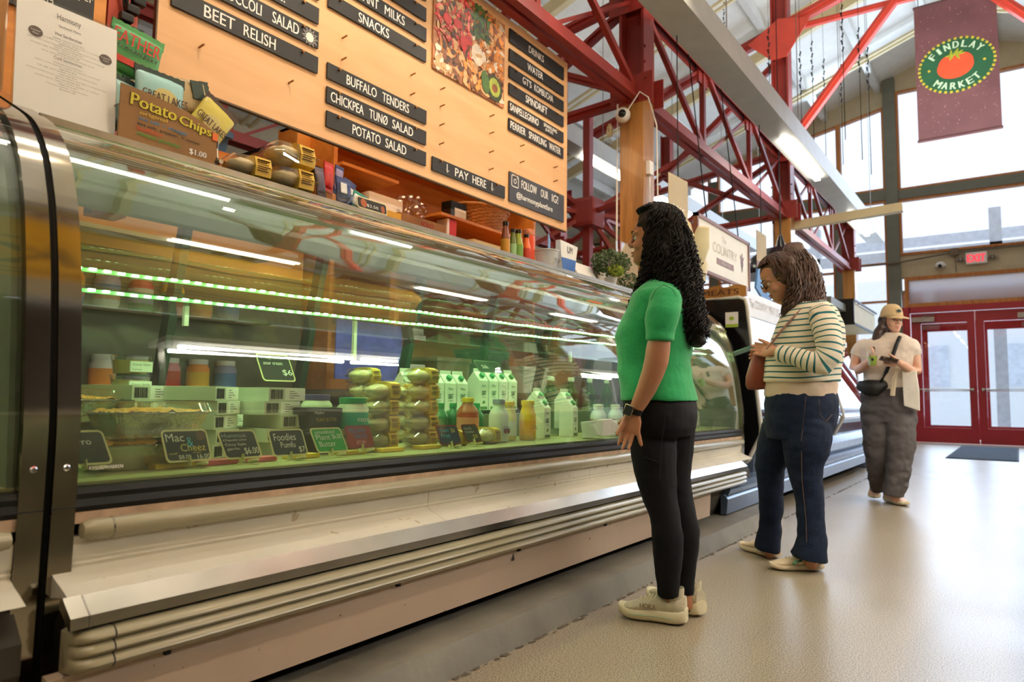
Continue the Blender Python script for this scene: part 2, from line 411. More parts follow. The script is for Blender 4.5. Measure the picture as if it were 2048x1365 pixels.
window([(3.3, 1), (3.3, 5.48), (6.9, 5.48), (6.9, 1)], label='far right lower window of the end wall')
def frost():
    m = bpy.data.materials.new('frosted_transom'); m.use_nodes = True; nt = m.node_tree; nt.nodes.remove(nt.nodes['Principled BSDF'])
    a = nt.nodes.new('ShaderNodeBsdfTranslucent'); a.inputs[0].default_value = (.92, .95, 1, 1); d = nt.nodes.new('ShaderNodeBsdfDiffuse'); d.inputs[0].default_value = (.7, .73, .8, 1)
    g = nt.nodes.new('ShaderNodeBsdfGlossy'); g.inputs['Roughness'].default_value = .08
    x = nt.nodes.new('ShaderNodeMixShader'); x.inputs[0].default_value = .15; y = nt.nodes.new('ShaderNodeMixShader'); y.inputs[0].default_value = .12
    nt.links.new(a.outputs[0], x.inputs[1]); nt.links.new(d.outputs[0], x.inputs[2]); nt.links.new(x.outputs[0], y.inputs[1]); nt.links.new(g.outputs[0], y.inputs[2]); nt.links.new(y.outputs[0], nt.nodes['Material Output'].inputs[0]); return m
mFrost = frost()
window([(-1.97, 2.98), (-1.97, 3.66), (.61, 3.66), (.61, 2.98)], label='frosted transom panel over the red doors', fr=.08, glass=mFrost)
# doors
mDoor = mat('red_door_paint', C(168,30,42), .35, var=.08)
dn = [0]
def door(x0, x1, y, hinge_left, label, top=2.83):
    dn[0] += 1
    t = thing('door_%d' % dn[0], label, 'door'); t['kind'] = 'structure'
    b = NB()
    gx0, gx1 = x0+.19, x1-.14
    if not hinge_left: gx0, gx1 = x0+.14, x1-.19
    g0, g1 = .34, 2.60
    box(b, x0, gx0, y, y+.06, .02, top); box(b, gx1, x1, y, y+.06, .02, top)
    box(b, gx0, gx1, y, y+.06, .02, g0); box(b, gx0, gx1, y, y+.06, g1, top)
    obj('door_leaf', b, mDoor, t)
    b = NB(); box(b, gx0, gx1, y+.025, y+.035, g0, g1); obj('pane', b, mWin, t)
    b = NB(); tube(b, [(x0+.06, y-.07, 1.16), (x1-.06, y-.07, 1.16)], .018, 8)
    for x in (x0+.08, x1-.08): box(b, x-.02, x+.02, y-.08, y, 1.13, 1.19)
    obj('push_bar', b, mSteel, t)
    b = NB(); xa = x0+.02 if hinge_left else x1-.45; box(b, xa, xa+.43, y-.09, y, 2.64, 2.74)
    bar(b, (xa+.2, y-.05, 2.75), (xa+.42, y-.16, 2.78), .03, .02); obj('door_closer', b, mSteelD, t)
    return t
door(-1.87, -.69, YE-.02, True, 'left leaf of the red glazed double doors')
door(-.67, .50, YE-.02, False, 'right leaf of the red glazed double doors')
door(-1.93, -.69, YE+2.0, True, 'left leaf of the outer red doors seen through the inner glass')
door(-.67, .58, YE+2.0, False, 'right leaf of the outer red doors seen through the inner glass')
b = NB()
box(b, -2.03, -1.88, YE-.05, YE+.12, 0, 2.98); box(b, .51, .67, YE-.05, YE+.12, 0, 2.98); box(b, -1.9, .53, YE-.05, YE+.12, 2.84, 2.98)
struct('trim_20', b, mDoor, 'red frame around the double doors')
b = NB()
box(b, -2.1, -1.94, YE+1.95, YE+2.15, -.02, 3.3); box(b, .59, .75, YE+1.95, YE+2.15, -.02, 3.3); box(b, -2.1, .75, YE+1.95, YE+2.15, 2.84, 3.3)
box(b, -2.15, -2.1, YE+.2, YE+2.1, -.02, 3.3); box(b, .75, .8, YE+.2, YE+2.1, -.02, 3.3); box(b, -2.15, .8, YE+.2, YE+2.1, 3.3, 3.4)
struct('trim_21', b, mCream, 'cream lining of the vestibule behind the red doors')
# outdoor neighbour building, parked car, faint beyond the glass
t = thing('brick_building', 'pale building across the street seen through the door glass', 'building')
b = NB(); box(b, -11, 9, 36, 40, -.1, 6.5); obj('facade', b, mat('pale_brick', C(246,244,242), .8, var=.02), t)
for i, x in enumerate((-6.5, -3.5, -.6, 2.2)):
    b = NB(); box(b, x, x+1.1, 35.9, 36.02, 1.6, 3.4); obj('window', b, mat('grey_pane', C(220,224,232), .3), t)
t = thing('roadside_canopy', 'white steel canopy frame outside above the street', 'canopy')
b = NB(); box(b, -9, 9, 24, 24.3, 5.2, 5.5); box(b, -9, 9, 27, 27.3, 6.2, 6.5)
for x in (-5.2, -.35, 4.6): box(b, x-.15, x+.15, 24, 24.3, 0, 6.5)
obj('canopy_frame', b, mat('pale_grey_paint', C(206,208,214), .6), t)
# mat, exit sign, camera, thermostat-like parts over the door
t = thing('doormat', 'dark blue grey ribbed doormat on the floor before the red doors', 'doormat')
b = NB()
p = [at(1890, 918, 'z', 0), at(2035, 922, 'z', 0)]
box(b, -.97, -.03, 13.0, 16.9, 0, .012); obj('mat_base', b, mat('mat_edge', C(58,66,76), .9), t)
b = NB()
for k in range(30): box(b, -.94, -.06, 13.06+k*.127, 13.14+k*.127, .012, .018)
obj('rib', b, mat('mat_ribs', C(80,92,106), .95, bump=.5, bscale=200), t)['kind'] = 'stuff'
t = thing('exit_sign', 'red lit exit sign above the frosted transom', 'sign')
b = NB(); box(b, -.80, -.42, YE-.09, YE-.02, 3.83, 4.08); obj('housing', b, mWhite, t, bev=.01)
lettering(t, [('EXIT', (-.77, YE-.092, 3.87), (1, 0, 0), (0, 0, 1), .32, dict(h=.16, bold=.012))], mat('exit_red', (1, .03, .06, 1), .5, var=0, emit=1.1))
b = NB()
for s in (-1, 1): lathe(b, [(.035, 0), (.05, .05), (.05, .09)], (-.61+s*.28, YE-.07, 3.9), 10)
box(b, -1.0, -.22, YE-.06, YE-.03, 3.93, 3.97); obj('emergency_lamp', b, mSteelD, t)
t = thing('dome_camera', 'small white dome camera on the beige panel left of the exit sign', 'camera')
b = NB(); lathe(b, [(.10, 0), (.11, .03), (.10, .06), (.06, .12)], (-1.27, YE-.05, 3.82), 14); obj('mount', b, mWhite, t, smooth=True)
b = NB(); bmesh.ops.create_icosphere(b, subdivisions=2, radius=.045, matrix=Matrix.Translation((-1.27, YE-.13, 3.84))); obj('lens', b, mBlackG, t, smooth=True)
b = NB(); tube(b, [(-3.4, YE-.13, 3.98), (-2.1, YE-.13, 3.99), (-1.0, YE-.07, 4.12), (.6, YE-.06, 4.13)], .022, 6)
box(b, -1.08, -.92, YE-.1, YE-.01, 4.05, 4.2); tube(b, [(-1.0, YE-.05, 4.1), (-.98, YE-.05, 3.7)], .012, 6)
tag(obj('conduit_pipe', b, mat('brown_conduit', C(110,92,72), .5)), 'thin conduit with a junction box running above the exit sign', 'pipe')

# ------------------------------------------------------------ red steel frame
XC = -2.48
def beam(b, a, c, w=.1, h=.12):
    """paired-angle section: two bars with a slot"""
    a = Vector(a); c = Vector(c); bar(b, a, c, w, h*.25) ; bar(b, a, c, w*.3, h)
def column(x, y, z0, label, wood=True, top=None, m=mRed):
    top = top or rz_(x)-.2
    t = thing('steel_column', label, 'column', (x, y, 0), 0, None)
    b = NB()
    for dx in (-.1, .1): box(b, dx-.012, dx+.012, -.1, .1, z0, top)
    box(b, -.1, .1, -.012, .012, z0, top)
    obj('shaft', b, m, t)
    b = NB()
    b.free()
    for dy in (-.105, .105):
        b = NB(); box(b, -.19, .19, dy-.006, dy+.006, z0-.04, z0+.2); obj('gusset_plate', b, m, t)
        b = NB(); box(b, -.2, .2, dy-.006, dy+.006, z0+.75, z0+1.02); obj('gusset_plate', b, m, t)
    for i in range(8):
        b = NB(); lathe(b, [(.012, 0), (.012, .012)], (0, 0, 0), 6, M=Matrix.Translation((-.13+.26*(i % 2), -.112, z0+.02+.13*(i//2))) @ Matrix.Rotation(PI/2, 4, 'X')); obj('bolt', b, m, t)
    if wood:
        b = NB(); box(b, -.105, .105, -.105, .105, 0, z0); obj('timber_post', b, mPost, t, bev=.006)
    return t
column(XC, 5.16, 3.32, 'red steel column on a varnished timber post behind the case')
column(XC, 9.7, 3.35, 'second red steel column on a timber post, farther down the aisle')
column(XC, 14.2, 3.35, 'third red steel column, nearest the end wall windows', top=4.5)
column(XC, .62, 3.32, 'red steel column above the menu stand at the left end', wood=True)
for y in (.62, 5.16, 9.7, 14.2): column(1.14, y, 3.32, 'red steel column on a timber post on the right side of the aisle, %s' % {.62: 'nearest one', 5.16: 'second one', 9.7: 'third one', 14.2: 'by the doors'}[y] )
def long_truss(x, y0, y1, label, m=mRed):
    t = thing('roof_truss', label, 'truss', (x, y0, 0))
    L = y1-y0; zb, zt = 3.36, 4.22
    b = NB()
    for s in (-.045, .045): box(b, s-.03, s+.03, 0, L, zb-.055, zb-.035); box(b, s-.004 if s < 0 else s-.004, s+.004, 0, L, zb-.04, zb+.06)
    obj('bottom_chord', b, m, t)
    b = NB()
    for s in (-.045, .045): box(b, s-.03, s+.03, 0, L, zt+.035, zt+.055); box(b, s-.004, s+.004, 0, L, zt-.06, zt+.04)
    obj('top_chord', b, m, t)
    n = 3; d = L/n
    for k in range(n):
        b = NB(); bar(b, (.02, k*d+.04, zt), (.02, (k+1)*d, zb), .045, .05); obj('diagonal', b, m, t)
        b = NB(); bar(b, (-.02, k*d+.12, zb), (-.02, (k+1)*d, zt), .025, .03); obj('diagonal', b, m, t)
        if k:
            b = NB(); bar(b, (0, k*d, zb), (0, k*d, zt), .05, .05); obj('upright', b, m, t)
            b = NB(); box(b, -.012, .012, k*d-.12, k*d+.12, zt-.17, zt+.02); obj('gusset_plate', b, m, t); b = NB(); box(b, -.012, .012, k*d-.1, k*d+.1, zb-.02, zb+.1); obj('gusset_plate', b, m, t)
            b = NB(); box(b, 0, .42, k*d-.04, k*d+.04, zt-.02, zt+.05); obj('bracket', b, m, t)
    return t
ys = (-3.9, .62, 5.16, 9.7, 14.2)
nm = ('behind the camera', 'over the peach menu board', 'between the two timber posts', 'over the meat stall beyond the second post')
for i in range(4):
    long_truss(XC, ys[i], ys[i+1], 'red lattice truss along the left row, '+nm[i])
    long_truss(1.14, ys[i], ys[i+1], 'red lattice truss along the right row, '+nm[i])
    long_truss(-6.1, ys[i], ys[i+1], 'red lattice truss of the back row, '+nm[i])
for y in ys[1:]: column(-6.1, y, 3.32, 'red back row column with spreading struts, '+{.62: 'first', 5.16: 'seen past the menu board', 9.7: 'third', 14.2: 'fourth'}[y])
def cross_frame(y, label):
    t = thing('cross_frame', label, 'roof frame', (0, y, 0))
    def part(n, a, c, w=.09, h=.1, m=mRed):
        b = NB(); bar(b, (a[0], 0, a[1]), (c[0], 0, c[1]), w, h); bar(b, (a[0], 0, a[1]), (c[0], 0, c[1]), w*1.6, h*.15); return obj(n, b, m, t)
    for s in (1, -1):
        X = lambda x: RX+s*(x-RX)
        part('rafter', (X(-6.1), 4.95), (X(XC), 6.02), h=.14)
        part('rafter', (X(XC), 6.02), (X(RX), 6.55), h=.14, m=mRedB)
        part('tie', (X(XC), 5.98), (X(RX), 5.93), .06, .07, mRedB)
        part('strut', (X(XC), 4.25), (X(-1.05), 6.0), .09, .1, mRedB)
        part('lower_tie', (X(-6.1), 3.75), (X(XC), 4.26), .07, .08)
        part('lower_tie', (X(-6.1), 3.2), (X(XC), 3.38), .07, .08)
        part('strut', (X(XC), 3.4), (X(-4.2), 4.25), .06, .07)
        part('strut', (X(XC-.05), 4.2), (X(-4.2), 3.3), .06, .07)
        part('strut', (X(-6.1), 4.2), (X(-4.2), 3.3), .06, .07)
        part('strut', (X(-6.1), 3.3), (X(-4.2), 4.25), .06, .07)
        b = NB(); poly_y(b, [(X(XC), 6.12), (X(XC)+s*.42, 6.02), (X(XC)+s*.1, 5.55), (X(XC)-s*.1, 5.55), (X(XC)-s*.42, 5.86)], -.11, -.1); obj('gusset_plate', b, mRedB, t)
        part('strut', (X(XC), 5.6), (X(-4.15), 4.3), .07, .08)
    return t
cross_frame(.62, 'red cross frame over the left end of the case')
cross_frame(5.16, 'red cross frame at the first timber post')
cross_frame(9.7, 'red cross frame at the second timber post')
# spreading struts on the back row column seen past the board
t = thing('strut_cluster', 'dark red star of struts behind the right edge of the menu board', 'struts', (-4.05, 7.1, 3.05))
for i, (dx, dy, dz) in enumerate(((0, 0, 1.2), (0, 0, -3.05), (.8, 1.2, .95), (-.8, -1.2, .95), (.9, 1.4, 0), (-.9, -1.4, .1), (.8, 1.2, -.9), (-.8, -1.2, -.9), (1.0, -.2, .1), (.75, .9, -1.6))):
    b = NB(); bar(b, (0, 0, 0), (dx, dy, dz), .09 if i < 2 else .05, .09 if i < 2 else .05); obj('strut', b, mRed, t)
b = NB(); cbox(b, (0, 0, 0), (.3, .3, .35)); obj('node_plate', b, mRed, t, bev=.05)

# light troughs
def trough(x, z, y0, y1, tubes, label, mt=mTubeC):
    t = thing('light_trough', label, 'ceiling light', (x, y0, z))
    b = NB(); L = y1-y0
    rings(b, [[(-.13, y, .0), (.13, y, .0), (.10, y, .26), (-.10, y, .26)] for y in (0, L)])
    obj('channel', b, mTrough, t)
    for (a, c) in tubes:
        hw = .032 if mt is mTubeC else .014
        for xx in ((0,) if mt is mTubeC else (-.045, .045)): b = NB(); box(b, xx-hw, xx+hw, a-y0, c-y0, -.045, -.005); obj('lit_tube', b, mt, t, bev=.008)
    for k in range(int(L/2.4)+1):
        b = NB(); tube(b, [(0, .5+k*2.4, .2), (0, .5+k*2.4, rz_(x)-z-.05)], .006, 5); obj('hanger', b, mSteelD, t)
    return t
trough(-1.9, 3.62, -2, 13.4, [(-1.5, -.3), (1.2, 2.4), (4.4-1.0, 4.6-.6), (7.45, 9.0), (11.0, 12.5)], 'long grey fluorescent trough hung over the counter edge')
trough(.54, 3.62, -3, 13.4, [(-2.6+2.6*k, -1.5+2.6*k) for k in range(6)], 'long grey fluorescent trough on the right side of the aisle', mTubeW)
trough(-4.5, 4.05, 3, 15, [(4.6, 5.8), (7.75, 8.85), (9.8, 10.6), (11.2, 12.3)], 'grey fluorescent trough behind the timber post')
# drop cables with beaded weights
for i, (px, pt, pb) in enumerate(((1541, 0, 300), (1605, 0, 350), (1628, 0, 300), (1652, 20, 330), (1686, 40, 330), (1690, 60, 280), (1724, 60, 320), (1742, 90, 350), (1384, 0, 80), (1448, 0, 70))):
    y = 9.0+.55*(i % 5); t = thing('hanging_cable', ['thin dark cable hanging over the aisle, %s from the left' % w for w in ('third', 'fourth', 'fifth', 'sixth', 'seventh', 'eighth', 'ninth', 'tenth', 'first', 'second')][i], 'cable')
    a = at(px, pb, 'y', y); top = rz_(a.x)-.05
    b = NB(); tube(b, [(a.x, a.y, top), (a.x+.005, a.y, a.z)], .006, 5); obj('wire', b, mBlack, t)
    zz = a.z+(top-a.z)*.25
    for k in range(7): b = NB(); tube(b, [(a.x, a.y, zz+k*.09), (a.x+.012*(-1)**k, a.y, zz+k*.09+.05)], .012, 6); obj('bead', b, mBlack, t)

# FINDLAY MARKET banner
mBan = mat('purple_banner', C(104,70,76), .75, var=.2, scale=2.2)
nt = mBan.node_tree
yb = 10.0; x0, x1, zb_, zt_ = -yb/11.08, -.03, 4.15, 5.95
t = thing('market_banner', 'purple hanging banner with a green tomato emblem', 'banner', (0, 0, 0))
b = NB(); box(b, x0, x1, yb, yb+.006, zb_, zt_); obj('cloth', b, mBan, t)
for z in (zb_+.02, zt_-.02): b = NB(); tube(b, [(x0-.01, yb+.003, z), (x1+.01, yb+.003, z)], .018, 8); obj('hem_rod', b, mat('purple_hem', C(74,46,50), .7), t)
for x in (x0+.05, x1-.05): b = NB(); tube(b, [(x, yb, zt_), (x, yb, rz_(x)-.1)], .005, 5); obj('hanger', b, mBlack, t)
ex, ez, ea, eb = (x0+x1)/2-.0, 5.06, .405, .345
Ux, Vz = (1, 0, 0), (0, 0, 1)
for i in range(40):
    a = 2*PI*i/40; b = NB(); disc(b, (ex+math.cos(a)*ea*.985, yb, ez+math.sin(a)*eb*.985), Ux, Vz, .021, .021, .006, a+.78, 4); obj('emblem_dot', b, mat('mustard_print', C(188,178,58), .7), t)
for sg in (-1, 1): b = NB(); disc(b, (ex+sg*ea*.72, yb, ez-.005), Ux, Vz, .016, .016, .006, 0, 10); obj('emblem_dot', b, mat('mustard_print', C(188,178,58), .7), t)
b = NB(); disc(b, (ex, yb, ez), Ux, Vz, ea, eb, .003, 0, 48); obj('emblem_field', b, mat('dark_green_print', C(28,88,58), .7), t)
b = NB(); disc(b, (ex-.01, yb, ez-.015), Ux, Vz, .195, .15, .006, .12, 32); disc(b, (ex-.07, yb, ez+.02), Ux, Vz, .12, .12, .0065, 0, 24); disc(b, (ex+.06, yb, ez+.025), Ux, Vz, .12, .12, .007, 0, 24); obj('tomato', b, mat('tomato_print', C(240,82,48), .7), t)
b = NB()
for a in (0, .7, 1.5, 2.5, 3.2, 4.1, 5.2): 
    c = (ex-.01+.05*math.cos(a), yb, ez+.135+.022*math.sin(a)); disc(b, c, Ux, Vz, .058, .014, .009+a*.0002, a*.6 if a < 3.2 else a, 8)
disc(b, (ex+.01, yb, ez+.165), Ux, Vz, .05, .012, .0105, 1.2, 8); obj('tomato_leaf', b, mat('leaf_print', C(150,164,48), .7), t)
def arc_text(b, s, c, ra, rb, a0, a1, h, flip=False):
    for i, ch in enumerate(s):
        a = a0+(a1-a0)*(i+.5)/len(s)
        p = Vector((c[0]+math.cos(a)*ra, c[1], c[2]+math.sin(a)*rb))
        d = Vector((-math.sin(a)*ra, 0, math.cos(a)*rb)).normalized()*(1 if a1 > a0 else -1)
        nrm = Vector((0, 0, 1))*0+Vector((-d.z, 0, d.x))
        wch = .06 if ch != 'I' else .026
        if ch in 'M': wch = .075
        text(b, ch, p-d*wch/2-nrm*h/2, d, nrm, wch, h, .008, bold=.008)
b = NB(); arc_text(b, 'FINDLAY', (ex, yb, ez), .315, .262, 2.62, .50, .085); arc_text(b, 'MARKET', (ex, yb, ez), .305, .262, 3.85, 5.60, .085)
obj('lettering', b, mat('mint_print', C(186,220,190), .7), t)
b = NB()
for i in range(150):
    disc(b, (random.uniform(x0+.03, x1-.03), yb, random.uniform(zb_+.1, zt_-.05)), Ux, Vz, random.uniform(.002, .006), random.uniform(.002, .005), .002, random.random(), 6)
obj('speckles', b, mat('pink_speck', C(196,160,160), .8), t)['kind'] = 'stuff'
# ------------------------------------------------------------ curb
b = NB()
rings(b, [[(-3.0, y, 0), (-3.0, y, .09), (-1.475, y, .09), (-1.44, y, .0)] for y in (-2.2, 5.5)]); 
struct('trim_30', b, mConc, 'low grey painted curb under the long curved display case')
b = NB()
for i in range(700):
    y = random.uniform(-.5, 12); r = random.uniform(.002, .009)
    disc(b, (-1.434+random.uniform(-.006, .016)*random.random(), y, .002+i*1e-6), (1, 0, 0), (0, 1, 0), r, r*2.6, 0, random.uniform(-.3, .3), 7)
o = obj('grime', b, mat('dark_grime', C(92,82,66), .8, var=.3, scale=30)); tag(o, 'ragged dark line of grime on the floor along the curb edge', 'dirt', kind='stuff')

# ------------------------------------------------------------ curved deli case
GP = [(-1.69,.648),(-1.69,.78),(-1.702,.89),(-1.718,1.027),(-1.731,1.119),(-1.746,1.191),(-1.768,1.276),(-1.79,1.332),(-1.815,1.388),(-1.851,1.44),(-1.89,1.482),(-1.94,1.522),(-2.03,1.568)]
def offset(prof, d):
    out = []
    for i, p in enumerate(prof):
        a = Vector(prof[max(i-1, 0)]); c = Vector(prof[min(i+1, len(prof)-1)]); t = (c-a).normalized()
        n = Vector((t.y, -t.x)); n = n if n.x > 0 or (abs(n.x) < .2 and n.y > 0) or n.y > .5 else -n
        out.append((p[0]+n.x*d, p[1]+n.y*d))
    return out
def smoothp(P, k=3):
    out = []
    for i in range(len(P)-1):
        p0 = Vector(P[max(i-1, 0)]); p1 = Vector(P[i]); p2 = Vector(P[i+1]); p3 = Vector(P[min(i+2, len(P)-1)])
        for j in range(k):
            t = j/k; out.append(tuple(.5*((2*p1)+(p2-p0)*t+(2*p0-5*p1+4*p2-p3)*t*t+(3*p1-p0-3*p2+p3)*t**3)))
    out.append(P[-1]); return out
GS = smoothp(GP)
mPinkLip = mat('pink_lip_paint', C(200,172,146), .5, var=.2, scale=20)
mDeck = mat('case_deck_enamel', C(176,168,120), .35, var=.15, scale=4)
mIn = mat('case_liner', C(96,112,84), .5, var=.15)
mMul = mat('dark_green_mullion', C(30,52,40), .3, var=.1)
def display_case(y0, y1, label, detailed=True):
    t = thing('display_case', label, 'display case', (0, 0, 0))
    def prt(n, prof, m, a=y0, c=y1, smooth=False, **k):
        b = NB(); extr(b, prof, a, c); o = obj(n, b, m, t, smooth=smooth, **k); return o
    a, c = y0+.047, y1-.047
    prt('glass', GS+offset(GS, -.007)[::-1], mGlassC, a, c, smooth=.6)
    # end frames: curved stainless bands
    for i, (e0, e1) in enumerate(((y0, a), (c, y1))):
        full = [(-1.70, .05)]+GS+[(-2.3, 1.70)]
        o1 = offset(full, .014)
        prt('end_band', o1+offset(full, -.03)[::-1], mBand, e0, e1, smooth=.5)
        prt('end_band_seal', offset(full, .004)+offset(full, -.028)[::-1], mBlack, e0-.012 if i == 0 else e1, e0 if i == 0 else e1+.012)
        for z in (.70,):
            b = NB(); lathe(b, [(.0075, 0), (.0075, .003), (.004, .006)], (0, 0, 0), 10, M=Matrix.Translation((-1.678, (e0+e1)/2, z)) @ Matrix.Rotation(PI/2, 4, 'Y')); obj('screw', b, mChrome, t)
    # inner side liner
    for yy in (a, c-.012):
        b = NB(); rings(b, [[(x, y, z) for x, z in [(-1.71, .66)]+[(p[0]-.03, p[1]-.02) for p in GP[2:]]+[(-2.45, 1.45), (-2.62, .66)]] for y in (yy, yy+.012)]); obj('side_liner', b, mIn, t)
    prt('gasket', [(-1.70,.60),(-1.683,.60),(-1.676,.612),(-1.680,.628),(-1.677,.640),(-1.681,.652),(-1.70,.652)], mBlack)
    prt('painted_lip', [(-1.72,.575),(-1.683,.575),(-1.681,.60),(-1.72,.60)], mPinkLip)
    b = NB(); R = []
    for y, r in ((y0+.055, .004), (y0+.06, .017), (y0+.075, .023), (y0+.095, .024), (y1-.095, .024), (y1-.06, .017), (y1-.055, .004)):
        R.append([(-1.672+r*math.cos(k*PI/6), y, .561+r*math.sin(k*PI/6)) for k in range(12)])
    rings(b, R); pb = obj('bumper_rail', b, mBump, t, smooth=.7)
    b = NB(); tube(b, [(-1.672, y0+.118, .561), (-1.672, y0+.121, .561)], .0245, 14); obj('rail_joint', b, mInk, pb)
    # white panels, in lengths with seams
    n = 4 if detailed else 2; L = (c-a)/n
    for k in range(n):
        prt('front_panel', [(-1.72,.548),(-1.682,.548),(-1.684,.50),(-1.688,.492),(-1.684,.488),(-1.688,.480),(-1.668,.468),(-1.640,.458),(-1.600,.441),(-1.72,.42)], mPanel, (y0+.01 if k == 0 else a+k*L+.001), a+(k+1)*L-.001)
    prt('stainless_ledge', [(-1.61,.436),(-1.598,.442),(-1.556,.408),(-1.555,.385),(-1.562,.384),(-1.61,.42)], mSteel, y0+.0, y1-.32)
    prt('ledge_joint', [(-1.597,.4425),(-1.5548,.4088),(-1.5537,.384),(-1.57,.386)], mSteelD, y0+.035, y0+.038)
    # corrugated bumper
    cor = [(-1.62,.378)]
    for k in range(3):
        z = .370-k*.027
        cor += [(-1.560,z+.006),(-1.549,z-.002),(-1.545,z-.011),(-1.551,z-.018)]
    cor += [(-1.557,.292),(-1.575,.286),(-1.62,.286)]
    b = NB(); R = []
    for y, s in ((y0+.01, .55), (y0+.016, .8), (y0+.028, .93), (y0+.05, 1), (y0+.06, 1), (y1-.38, 1), (y1-.35, .93), (y1-.335, .6)):
        R.append([(-1.62+(x+1.62)*s, y, .332+(z-.332)*(.75+.25*s)) for x, z in cor])
    rings(b, R); cb = obj('corrugated_bumper', b, mBump, t, smooth=.9)
    b = NB(); extr(b, [(x+.0012, z) for x, z in cor]+[(-1.63, .28), (-1.63, .38)], y0+.085, y0+.088); obj('bumper_joint', b, mInk, cb)
    for y in (y0+.22, y0+.95, y0+1.6, y0+2.3, y0+3.0):
        if y < y1-.1: b = NB(); cbox(b, (-1.588, y, .279), (.012, .014, .012)); obj('clip', b, mBlack, t)
    prt('kick_panel', [(-1.62,.29),(-1.592,.285),(-1.600,.14),(-1.63,.132)], mPinkP, y0-.02, y1-.95 if detailed else y1-.1)
    prt('base', [(-1.72,.60),(-1.72,.45),(-1.63,.36),(-1.63,.30),(-1.70,.13),(-1.72,.09),(-2.62,.09),(-2.62,.655),(-1.70,.655)], mat('dark_base', C(52,46,38), .7, var=.2), y0+.04, y1-.04)
    prt('deck', [(-2.6,.656),(-1.705,.656),(-1.705,.662),(-1.80,.664),(-2.6,.664)], mDeck, a, c)
    prt('top_shelf', [(-2.0,1.555),(-2.035,1.572),(-2.62,1.575),(-2.62,1.54),(-2.05,1.535)], mSteel, a, c)
    prt('top_rail', [(-2.02,1.562),(-2.02,1.583),(-2.045,1.585),(-2.045,1.562)], mSteelD, a, c)
    prt('canopy_underside', [(-2.03,1.53),(-2.10,1.46),(-2.42,1.46),(-2.42,1.535)], mIn, a, c)
    # slanting rear doors
    k = 0; y = a
    while y < c-.05:
        y2 = min(y+.62, c)
        b = NB(); bar(b, (-2.6, y, .72), (-2.42, y, 1.46), .05, .03); obj('rear_mullion', b, mMul, t)
        b = NB(); rings(b, [[(-2.6, yy, .72), (-2.594, yy, .72), (-2.414, yy, 1.46), (-2.42, yy, 1.46)] for yy in (y+.03, y2-.03)]); obj('rear_pane', b, mWin, t)
        y = y2; k += 1
    b = NB(); box(b, -2.63, -2.57, a, c, .66, .76); obj('rear_sill', b, mMul, t)
    return t
dc = display_case(.653, 5.30, 'long curved glass deli case filled with vegan groceries and green lights')
dc2 = display_case(-1.9, .637, 'curved glass deli case cut off at the left edge, next to the steel end bands', False)
# green led strips
for i, (x, z0, z1) in enumerate(((-1.93, 1.178, 1.232), (-1.93, 1.124, 1.186))):
    t = thing('led_strip', ['upper green led strip inside the deli case', 'lower green led strip inside the deli case'][i], 'light strip', (0, 0, 0))
    b = NB(); bar(b, (x-.012, .72, z0), (x-.012, 5.22, z0+(z1-z0)*1.5), .010, .009); obj('carrier', b, mat('green_carrier', (.16, .60, .16, 1), .4, emit=.45), t)
    b = NB()
    for k in range(125):
        f = k/124; y = .74+f*4.46; zz = z0+(z1-z0)*1.5*(y-.72)/4.5+.004*math.sin(k*.9)*.4
        cbox(b, (x, y, zz), (.006, .016, .006))
    o = obj('led_dots', b, mLed, t); o['kind'] = 'stuff'
t = thing('glass_shelf', 'narrow clear shelf carrying the green strips inside the deli case', 'shelf')
b = NB(); box(b, -2.35, -1.95, .72, 5.2, 1.135, 1.141); obj('shelf_pane', b, glassmat('green_shelf_glass', (.72, .9, .72, 1), .03, .8), t)
for y in (1.30, 2.07, 3.9):
    b = NB(); box(b, -2.36, -2.345, y-.008, y+.008, 1.0 if y == 2.07 else 1.10, 1.14); obj('bracket', b, mWhite, t)
area('case_light_green', (-1.98, 2.95, 1.10), .04, 4.3, 2.2, (.5, 1, .46), (0, 0, -1))
area('case_light_warm', (-2.1, 2.95, 1.44), .05, 4.3, 34, (1, .95, .74), (0, 0, -1))
area('case_light_left', (-2.0, -.6, 1.40), .05, 2.2, 5, (1, .9, .7), (0, 0, -1))
# maker's mark printed on the glass
o = lettering(dc, [('KYSOR/WARREN', (-1.6895, .728, .690), (0, 1, 0), (0, 0, 1), .073, dict(h=.008, bold=.0006, off=.0006))], mChalkW)

